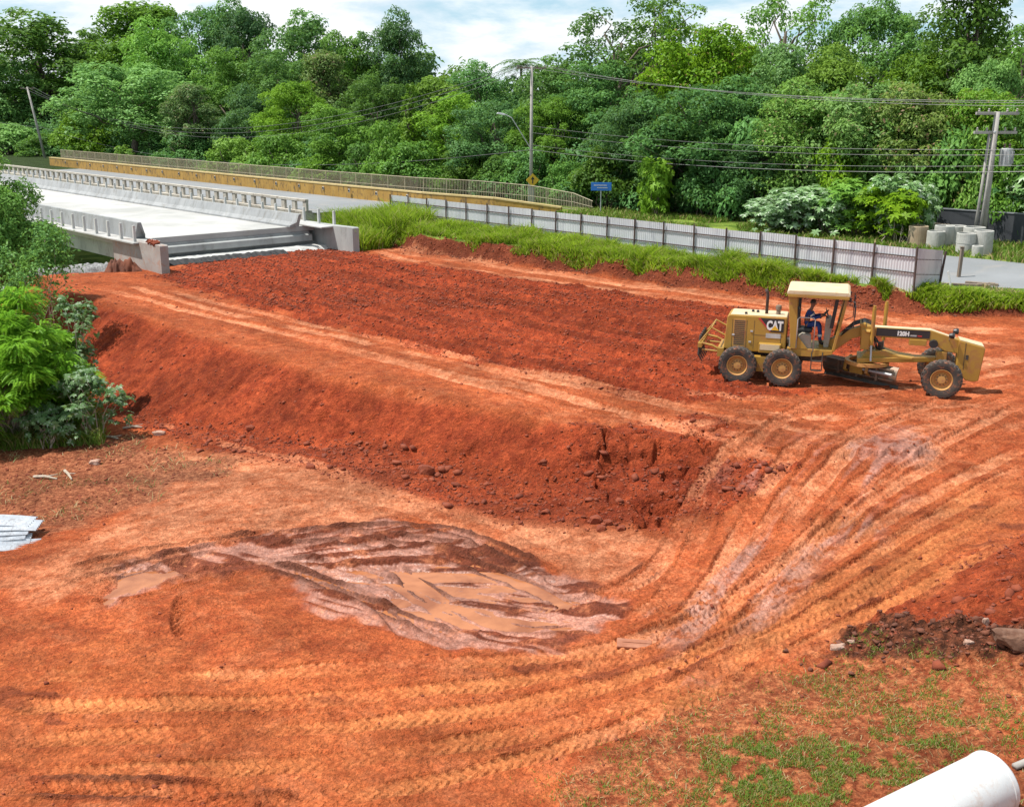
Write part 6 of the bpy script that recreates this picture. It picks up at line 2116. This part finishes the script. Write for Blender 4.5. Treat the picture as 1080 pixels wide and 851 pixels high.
# palm on the skyline by the lamp pole
rs = np.random.RandomState(5)
p = ut(549, 86)
zb = gz(p.x, p.y)
palm = thing('palm_tree', 'palm with drooping fronds poking above the skyline at the lamp pole top', 'palm tree', (p.x, p.y, zb), group=None)
H = zv(p, 68) - zb
lv = Leaves(31)
for k in range(16):
    a = k * 2.4
    el = 0.9 - 1.2 * (k / 16)
    pts = []
    for j in range(12):
        q = j / 11
        r_ = 3.4 * q
        pts.append(np.array([math.cos(a) * r_ * math.cos(el * (1 - .3 * q)), math.sin(a) * r_ * math.cos(el * (1 - .3 * q)), H + 3.0 * q * math.sin(el) - 1.9 * q * q]))
    for j in range(1, 12):
        d = unit((pts[j] - pts[j - 1])[None])[0]
        sd_ = np.array([-math.sin(a), math.cos(a), 0])
        for s_ in (-1, 1):
            for q in (0, 0.5):
                c = pts[j] * (1 - q) + pts[j - 1] * q
                ax = sd_ * s_ * 0.9 + d * 0.5 + np.array([0, 0, -0.35])
                lv.add((c + ax * 0.35)[None], np.array([[0, 0, 1.0]]) + rs.normal(size=(1, 3)) * .2, 0.9, 0.12, np.array([rs.rand()]), 0.2, ax[None])
lv.build('crown', M['leaf_dark'], palm)
MB().tube([(0, 0, -0.5), (0.15, 0, H * .5), (0, 0, H)], [0.2, 0.15, 0.12], 8).build('trunk', M['bark'], palm)

# the depth of the wood behind the trees one can tell apart, and the growth on its floor
lv = Leaves(50)
rs = np.random.RandomState(50)
for s0 in np.arange(15, 300, 3.2):
    for lay_ in range(2):
        t_ = 92 + lay_ * 9 + rs.uniform(-3, 3)
        q = P(s0 + rs.uniform(-2, 2), t_)
        if q.y < 40: continue
        hgt = 9 + 4.5 * fbm(np.array([s0 * 0.06]), np.array([lay_ * 3.0]), 4, 3)[0] + lay_ * 1.5
        for k in range(5):
            lv.blob(np.array([q.x + rs.normal() * 1.8, q.y + rs.normal() * 1.8, 1.5 + hgt * (0.2 + 0.2 * k)]), 2.6 * (0.8 + 0.4 * rs.rand()), 30, 0.7, 0.42, rs.rand())
tag(lv.build('wood', M['leaf_dark']), kind='stuff')
lv = Leaves(51)
for s0 in np.arange(26, 285, 1.25):
    t_ = 65.2 + rs.uniform(-1.2, 2.2)
    q = P(s0 + rs.uniform(-.6, .6), t_)
    if s0 < 34 and t_ < 66.5: continue
    if q.y < 40: continue
    lv.blob(np.array([q.x, q.y, 1.3 + rs.uniform(0.2, 1.2)]), 1.0 * (0.7 + 0.7 * rs.rand()), 160, 0.34, 0.18, rs.rand())
    q = P(s0, 69 + rs.uniform(-1, 3))
    lv.blob(np.array([q.x, q.y, 2.6 + rs.uniform(0.2, 3.0)]), 1.9 * (0.7 + 0.6 * rs.rand()), 80, 0.42, 0.23, rs.rand())
tag(lv.build('undergrowth', M['leaf_blue']), kind='stuff')


# big-leaved silvery shrubs behind the fence
def big_leaf_shrub(name, seed, H, W, n, size, lobes, leafm, stems=6):
    rs = np.random.RandomState(seed)
    root = bpy.data.objects.new(name, None)
    COL.objects.link(root)
    lv, tk = Leaves(seed), MB()
    tips = []
    for k in range(stems):
        a = k * 6.283 / stems + rs.rand()
        e_ = np.array([math.cos(a) * W * .36 * (0.3 + .7 * rs.rand()), math.sin(a) * W * .36 * (0.3 + .7 * rs.rand()), H * (0.6 + .3 * rs.rand())])
        limb(tk, (math.cos(a) * .1, math.sin(a) * .1, -0.2), e_, H * .012 + .008, H * .004 + .004, rs, 5, 0.04)
        tips.append(e_)
    d = unit(rs.normal(size=(n, 3)))
    d[:, 2] = np.abs(d[:, 2]) * 1.0 - 0.15
    ti = np.array(tips)[rs.randint(len(tips), size=n)]
    c = ti + d * np.array([W * .26, W * .26, H * .30]) * (0.45 + 0.6 * rs.rand(n, 1))
    low = rs.rand(n) < 0.3
    c[low, 2] *= 0.25 + 0.6 * rs.rand(low.sum())
    nrm = d * 0.55 + np.array([0, 0, 0.6]) + rs.normal(size=(n, 3)) * 0.35
    sz = size * (0.6 + 0.6 * rs.rand(n))
    if lobes > 1:
        lv.star(c, nrm, sz, lobes, 0.2 + 0.8 * rs.rand(n))
    else:
        lv.add(c, nrm, sz, sz * 0.5, 0.1 + 0.9 * rs.rand(n))
    lv.build('foliage', M[leafm], root)
    tk.build('stems', M['stick'] if size < .3 else M['bark'], root, smooth=True)
    root['H'], root['W'] = H, W
    return root


PROTO['silver'] = [big_leaf_shrub('shrub', 61, 4.0, 4.6, 620, 0.42, 6, 'leaf_silver'), big_leaf_shrub('shrub', 62, 3.6, 4.2, 560, 0.40, 6, 'leaf_silver')]
for u, v, w, t_, lab in [(815, 214, 62, 60.8, 'silvery big-leaved shrub at the left end of the row behind the fence'), (842, 208, 62, 61.2, 'second silvery big-leaved shrub from the left behind the fence'),
                         (872, 202, 66, 61.6, 'silvery-green shrub in the left middle of the row behind the fence'), (905, 200, 66, 62.0, 'fresh green big-leaved shrub in the middle of the silvery row'),
                         (938, 204, 64, 61.6, 'silvery shrub right of the fresh green one in the row'), (946, 196, 56, 62.4, 'tallest whitish big-leaved shrub near the dark wall'),
                         (968, 200, 40, 62.8, 'whitish shrub at the right end of the row touching the dark wall'), (1085, 186, 60, 67, 'silvery shrub behind the dark wall at the right edge')]:
    place_tree(u, v - 5, w * 1.3, t_, 'silver', 'leaf_bright' if 'fresh' in lab else 'leaf_silver', lab, cat='shrub', group='silvery shrubs behind the fence')
place_tree(691, 168, 44, 62.6, 'silver', 'leaf_bright', 'light big-leaved sapling standing before the dark trees right of the blue sign', cat='shrub', group='silvery shrubs behind the fence')
place_tree(140, 158, 26, 61.0, 'silver', 'leaf_lime', 'small yellow-green bush growing over the yellow barrier near its left end', cat='shrub', group='silvery shrubs behind the fence', zbase=-1.0)
# dry stems by the rings
p = ut(958, 60.6)
tk = MB()
rs = np.random.RandomState(9)
for k in range(16):
    a = Vector((rs.normal() * .5, rs.normal() * .3, 0))
    limb(tk, a, a + Vector((rs.normal() * .7, rs.normal() * .4, 0.7 + rs.rand() * 1.2)), 0.03, 0.012, rs, 4, 0.08)
o = tk.build('brush_pile', M['stick'])
o.location = (p.x, p.y, gz(p.x, p.y))
tag(o, 'heap of dry pale branches left of the brownish concrete ring', 'branches')


# ------------------------------------------------------------------ the near shrubs at left
def near_plant(name, label, u, v_base, v_top, kind, seed, wpx, cat='shrub'):
    p = on_ground(u, v_base)
    rs = np.random.RandomState(seed)
    H = zv(p, v_top) - p.z
    zc = p.y * math.cos(PITCH) + (CAM_H - p.z - H * .5) * math.sin(PITCH)
    W = wpx / (F_PX / zc)
    o = thing(name, label, cat, (p.x, p.y, p.z))
    lv, tk = Leaves(seed), MB()
    if kind == 'fern':
        # fine twice-cut leaves in layered sprays
        tips = []
        for k in range(52):
            a = rs.rand() * 6.283
            q = rs.rand() ** .5
            e_ = Vector((math.cos(a) * W * .44 * q, math.sin(a) * W * .44 * q, H * (0.06 + 0.84 * (1 - q * q * .7) * rs.rand() ** .7)))
            limb(tk, (rs.normal() * .1, rs.normal() * .1, -0.1), e_, 0.03, 0.008, rs, 5, 0.04)
            tips.append(np.array(e_))
        tips = np.array(tips)
        n = 8200
        d = unit(rs.normal(size=(n, 3)))
        d[:, 2] = np.abs(d[:, 2]) * .9 - .25
        c = tips[rs.randint(len(tips), size=n)] + d * (0.15 + 0.5 * rs.rand(n, 1)) * W * .22
        ax = unit(d * np.array([1, 1, 0.3]) + rs.normal(size=(n, 3)) * .35 + np.array([0, 0, -0.1]))
        up = unit(np.array([0, 0, 1.0]) + rs.normal(size=(n, 3)) * .3)
        sd_ = unit(np.cross(up, ax))
        var = rs.rand(n)
        for j in range(9):
            for s_ in (-1, 1):
                cc = c + ax * (0.042 * j) + sd_ * s_ * 0.055 - np.array([0, 0, 0.0022]) * j * j
                lv.add(cc, up, 0.12, 0.036, var * .7 + .3 * rs.rand(n), 0.15, sd_ * s_ + ax * 0.5)
        lm = 'leaf_fern'
    elif kind == 'tree':
        for k in range(34):
            a = rs.rand() * 6.283
            q = rs.rand() ** .5
            c = np.array([math.cos(a) * W * .42 * q, math.sin(a) * W * .42 * q, H * (0.42 + 0.50 * (1 - q * q) * (0.2 + .8 * rs.rand()))])
            lv.blob(c, W * .16 * (0.6 + .7 * rs.rand()), 1700, 0.20, 0.075, rs.rand(), up=0.3)
            limb(tk, (0, 0, H * .3), c, 0.05, 0.012, rs, 5, 0.04)
        limb(tk, (0, 0, -.3), (0, 0, H * .5), 0.12, 0.07, rs, 5, 0.02)
        lm = 'leaf_bright'
    else:
        tips = []
        for k in range(9):
            a = rs.rand() * 6.283
            e_ = Vector((math.cos(a) * W * .38 * (.2 + .8 * rs.rand()), math.sin(a) * W * .38 * (.2 + .8 * rs.rand()), H * (0.45 + .48 * rs.rand())))
            limb(tk, (rs.normal() * .12, rs.normal() * .12, -0.1), e_, 0.028, 0.012, rs, 5, 0.05)
            tips.append(np.array(e_))
        tips = np.array(tips)
        n = 480 if kind == 'castor' else 900
        d = unit(rs.normal(size=(n, 3)))
        d[:, 2] = np.abs(d[:, 2]) * .9 - .2
        c = tips[rs.randint(len(tips), size=n)] + d * np.array([W * .2, W * .2, H * .16]) * (0.3 + .8 * rs.rand(n, 1))
        low = rs.rand(n) < .25
        c[low, 2] *= .3 + .6 * rs.rand(low.sum())
        nrm = d * .5 + np.array([0, 0, .65]) + rs.normal(size=(n, 3)) * .35
        if kind == 'castor':
            lv.star(c, nrm, 0.19 * (.5 + .7 * rs.rand(n)), 7, .15 + .85 * rs.rand(n))
            lm = 'leaf_castor'
        else:
            for j in range(4):
                lv.add(c + rs.normal(size=(n, 3)) * .13, nrm + rs.normal(size=(n, 3)) * .3, 0.19, 0.10, rs.rand(n))
            lm = 'leaf_bright'
    lv.build('foliage', M[lm], o)
    tk.build('stems', M['stick'] if kind != 'tree' else M['bark'], o, smooth=True)
    return o


near_plant('broadleaf_tree', 'dark narrow-leaved tree cut by the left picture edge before the bridge', 4, 378, 134, 'tree', 201, 142, 'tree')
near_plant('feathery_shrub', 'big bright green feathery shrub at the left picture edge', 12, 462, 282, 'fern', 202, 170)
near_plant('feathery_shrub', 'smaller bright feathery shrub behind the big one, farther from the edge', 46, 440, 316, 'fern', 203, 96)
near_plant('leafy_sapling', 'leafy green sapling standing between the bridge side and the feathery shrub', 52, 384, 236, 'leafy', 204, 104)
near_plant('castor_plant', 'tall thin plant with drooping hand-shaped leaves over the red slope', 88, 436, 312, 'castor', 205, 60)
near_plant('castor_plant', 'wide grey-green shrub with hand-shaped leaves at the edge of the littered ground', 98, 464, 384, 'castor', 206, 84)
near_plant('castor_plant', 'low castor shrub in the dark below the big feathery shrub', 52, 472, 424, 'castor', 207, 70)


# ------------------------------------------------------------------ grass
def blades(name, x, y, h, w, seed, m, kind='stuff', lean=0.35, zoff=-0.02):
    rs = np.random.RandomState(seed)
    N = len(x)
    z = fz(x, y) + zoff
    a = rs.rand(N) * 6.283
    dx_, dy_ = np.cos(a), np.sin(a)
    b_ = rs.rand(N) * 6.283
    ln = lean * (0.4 + rs.rand(N)) * h
    lx, ly = np.cos(b_) * ln, np.sin(b_) * ln
    base = np.stack([x, y, z], 1)
    sd_ = np.stack([dx_, dy_, np.zeros(N)], 1) * (w / 2)[:, None]
    mid = base + np.stack([lx * .35, ly * .35, h * .62], 1)
    tip = base + np.stack([lx, ly, h], 1)
    V = np.stack([base - sd_, base + sd_, mid + sd_ * .75, mid - sd_ * .75, tip + sd_ * .12, tip - sd_ * .12], 1).reshape(-1, 3)
    i0 = np.arange(N)[:, None] * 6
    Fq = np.concatenate([i0 + np.array([[0, 1, 2, 3]]), i0 + np.array([[3, 2, 4, 5]])], 0)
    A_ = np.repeat(np.clip(rs.rand(N) * .6 + .4 * vnoise(x * .9, y * .9, seed), 0, 1), 6)
    return tag(np_mesh(name, V, Fq, m, attrs=dict(leafvar=A_, leafodd=np.repeat(rs.rand(N), 6))), kind=kind)


rs = np.random.RandomState(300)
N = 75000
s0 = rs.uniform(25.2, 69, N)
tb0 = np.interp(s0, BANK_S, BANK_T)
t0 = tb0 + 0.25 + (47.65 - tb0 - 0.25) * rs.rand(N)
x, y = s0 * EX + t0 * NX, s0 * EY + t0 * NY
dn = vnoise(x * .55, y * .55, 301) * .7 + vnoise(x * 1.7, y * 1.7, 302) * .3
ok = dn + 0.30 * sstep(t0 - tb0, 0.3, 1.4) > 0.52 + 0.2 * rs.rand(N)
x, y, dn, q = x[ok], y[ok], dn[ok], sstep((t0 - tb0)[ok], 0.2, 1.2)
tuft = vnoise(x * 1.6, y * 1.6, 305) ** 1.5
blades('tall_grass', x, y, (0.16 + 1.25 * dn * tuft * rs.rand(len(x)) + .25 * rs.rand(len(x))) * (0.5 + .5 * q), 0.045 + 0.03 * rs.rand(len(x)), 303, M['grass_lime'], lean=0.95)
# patch between the two bridges
N = 14000
s0, t0 = rs.uniform(60.5, 73, N), rs.uniform(41.2, 47.4, N)
x, y = s0 * EX + t0 * NX, s0 * EY + t0 * NY
ok = vnoise(x * .6, y * .6, 311) + .3 * sstep(t0, 42, 44) > 0.45
x, y = x[ok], y[ok]
blades('tall_grass_patch', x, y, 0.6 + 1.0 * rs.rand(len(x)), 0.05 + .03 * rs.rand(len(x)), 312, M['grass_lime'], lean=.8)
# weeds by the fence end and dry verge of the road
N = 9000
s0, t0 = rs.uniform(18.5, 25.2, N), rs.uniform(47.6, 51.0, N)
x, y = s0 * EX + t0 * NX, s0 * EY + t0 * NY
tb0 = np.interp(s0, BANK_S, BANK_T)
ok = (t0 > tb0 + .2) & (t0 < tb0 + 1.9) & (vnoise(x * .9, y * .9, 321) > .25)
x, y = x[ok], y[ok]
blades('weeds', x, y, 0.25 + 0.55 * rs.rand(len(x)) * vnoise(x * .8, y * .8, 3), 0.06 + .05 * rs.rand(len(x)), 322, M['grass_lime'], lean=.9)
N = 26000
s0, t0 = rs.uniform(14, 60, N), rs.uniform(58.4, 66, N)
x, y = s0 * EX + t0 * NX, s0 * EY + t0 * NY
ok = (vnoise(x * .5, y * .5, 331) > .3)
x, y = x[ok], y[ok]
blades('roadside_grass', x, y, 0.12 + 0.30 * rs.rand(len(x)), 0.06 + .04 * rs.rand(len(x)), 332, M['grass_short'], lean=.6)
N = 5000
s0, t0 = rs.uniform(14, 24.5, N), rs.uniform(49.0, 52.0, N)
x, y = s0 * EX + t0 * NX, s0 * EY + t0 * NY
tb0 = np.interp(s0, BANK_S, BANK_T)
ok = (t0 > tb0 + 1.0) & (vnoise(x * .9, y * .9, 341) > .45)
x, y = x[ok], y[ok]
blades('dry_grass', x, y, 0.08 + 0.2 * rs.rand(len(x)), 0.03 + .02 * rs.rand(len(x)), 342, M['grass_dry'], lean=.8)

# patchy turf, bottom right
PATCH = [(972, 710, 26, 1), (915, 690, 24, .8), (870, 722, 28, .6), (800, 800, 34, .9), (765, 818, 40, .8), (905, 800, 40, .8), (960, 792, 40, .9), (1005, 782, 30, .9), (850, 772, 36, .5), (1066, 768, 26, .9),
         (640, 826, 40, .25), (690, 772, 34, .22), (735, 758, 30, .25), (880, 838, 50, 1), (790, 842, 50, 1), (935, 838, 40, 1), (700, 842, 50, .6), (935, 755, 30, .5), (1040, 735, 40, .35), (830, 735, 30, .35), (610, 845, 30, .5),
         (830, 815, 50, .6), (1000, 740, 40, .4), (860, 850, 60, 1), (930, 720, 40, .35), (780, 770, 40, .35)]
X, Yv, Hh = [], [], []
for u, v, r_, d_ in PATCH:
    c = on_ground(u, v)
    n = int(2300 * d_ * (r_ / 30) ** 1.6)
    m_ = r_ / 52
    q = rs.normal(size=(n, 2)) * np.array([m_ * .62, m_ * .95])
    X.append(c.x + q[:, 0]); Yv.append(c.y + q[:, 1])
    Hh.append(np.full(n, 0.055 + .03 * d_))
X, Yv, Hh = np.concatenate(X), np.concatenate(Yv), np.concatenate(Hh)
ok = vnoise(X * 2.4, Yv * 2.4, 351) * .6 + vnoise(X * 7, Yv * 7, 352) * .4 > 0.50
X, Yv, Hh = X[ok], Yv[ok], Hh[ok]
blades('turf', X, Yv, Hh * (0.35 + 0.8 * rs.rand(len(X))), 0.010 + .008 * rs.rand(len(X)), 353, M['grass_short'], lean=.9)
# straw and sparse dry blades on the lawn and the littered ground
N = 5000
u_, v_ = rs.uniform(560, 1100, N), rs.uniform(690, 870, N)
xs = np.array([at(a, b2, -0.95)[:] for a, b2 in zip(u_, v_)])
ok = (attr_at(lawn, xs[:, 0], xs[:, 1]) > .5) & (vnoise(xs[:, 0] * 1.1, xs[:, 1] * 1.1, 361) > .45)
x, y = xs[ok, 0], xs[ok, 1]
blades('straw', x, y, 0.03 + 0.06 * rs.rand(len(x)), 0.010 + .008 * rs.rand(len(x)), 362, M['grass_dry'], lean=1.6)
N = 2200
u_, v_ = rs.uniform(-30, 290, N), rs.uniform(452, 560, N)
xs = np.array([at(a, b2, -2.2)[:] for a, b2 in zip(u_, v_)])
ok = (attr_at(litter, xs[:, 0], xs[:, 1]) > .4) & (vnoise(xs[:, 0] * .8, xs[:, 1] * .8, 371) > .5)
x, y = xs[ok, 0], xs[ok, 1]
blades('dead_grass', x, y, 0.06 + 0.12 * rs.rand(len(x)), 0.018 + .014 * rs.rand(len(x)), 372, M['grass_dry'], lean=1.8)
N = 5000
u_, v_ = rs.uniform(-30, 110, N), rs.uniform(440, 474, N)
xs = np.array([at(a, b2, -2.5)[:] for a, b2 in zip(u_, v_)])
blades('shrub_foot_grass', xs[:, 0], xs[:, 1], 0.15 + 0.5 * rs.rand(N), 0.025 + .02 * rs.rand(N), 382, M['grass_short'], lean=.8)

# ------------------------------------------------------------------ loose clods on the soil
bm = bmesh.new()
bmesh.ops.create_icosphere(bm, subdivisions=1, radius=1)
iv = np.array([v.co[:] for v in bm.verts])
itri = np.array([[v.index for v in f.verts] for f in bm.faces])
bm.free()


def scatter(name, x, y, r, seed, m, squash=0.75):
    rs = np.random.RandomState(seed)
    N = len(x)
    z = fz(x, y) + r * 0.25
    k = 1 + 0.48 * rs.normal(size=(N, len(iv), 1)).clip(-1.2, 1.2)
    V = iv[None] * k * (r[:, None, None]) * np.stack([0.8 + .5 * rs.rand(N), 0.8 + .5 * rs.rand(N), squash * (0.7 + .5 * rs.rand(N))], 1)[:, None, :]
    V = V + np.stack([x, y, z], 1)[:, None, :]
    F_ = itri[None] + (np.arange(N) * len(iv))[:, None, None]
    return tag(np_mesh(name, V.reshape(-1, 3), F_.reshape(-1, 3), m), kind='stuff')


rs = np.random.RandomState(400)
cand_x, cand_y, cand_r = [], [], []
sel = np.nonzero((dist < 75) & (GY > 9))[0]
wgt = (footm * 1.3 + till * 0.7 + nose * 0.8 + darkpile * 0.3 + redpile * 0.6 + cut * 0.7 + litter * .3 + mudrut * .25 + face * .12 + lawn * .08 + .012)[sel]
cell = (GY[sel] / RR.max() + 0) * 0 + dist[sel] ** 2.6
wgt = np.clip(wgt, 0, 1.5) * cell * (GT[sel] < 47.9) * (1 - lawn[sel] * .5)
wgt = wgt / wgt.sum()
pick = sel[rs.choice(len(sel), 42000, p=wgt)]
x = GX[pick] + rs.normal(size=len(pick)) * .05
y = GY[pick] + rs.normal(size=len(pick)) * .08
r = 0.010 + 0.030 * rs.rand(len(pick)) ** 3 + 0.03 * (rs.rand(len(pick)) < .04) * rs.rand(len(pick))
r = r * (0.8 + dist[pick] / 80)
inw = (wet[pick] > .5)
scatter('soil_clods', x[~inw], y[~inw], r[~inw], 401, M['clod'])
# clearer lumps at the foot of the fill, on the nose and the piles
w2 = (footm * 1.0 + nose * .15 + redpile * .5 + darkpile * .5)[sel] * dist[sel] ** 2.6
pick = sel[rs.choice(len(sel), 550, p=w2 / w2.sum())]
r = 0.035 + 0.10 * rs.rand(len(pick)) ** 4
scatter('soil_lumps', GX[pick] + rs.normal(size=len(pick)) * .1, GY[pick] + rs.normal(size=len(pick)) * .1, r, 402, M['clod'])
pk = sel[rs.choice(len(sel), 700, p=(lambda q: q / q.sum())((darkpile + .25 * cut)[sel] * dist[sel] ** 2.6))]
scatter('dark_lumps', GX[pk] + rs.normal(size=len(pk)) * .05, GY[pk] + rs.normal(size=len(pk)) * .05, 0.03 + .05 * rs.rand(len(pk)) ** 3, 403, M['clod_dark'])
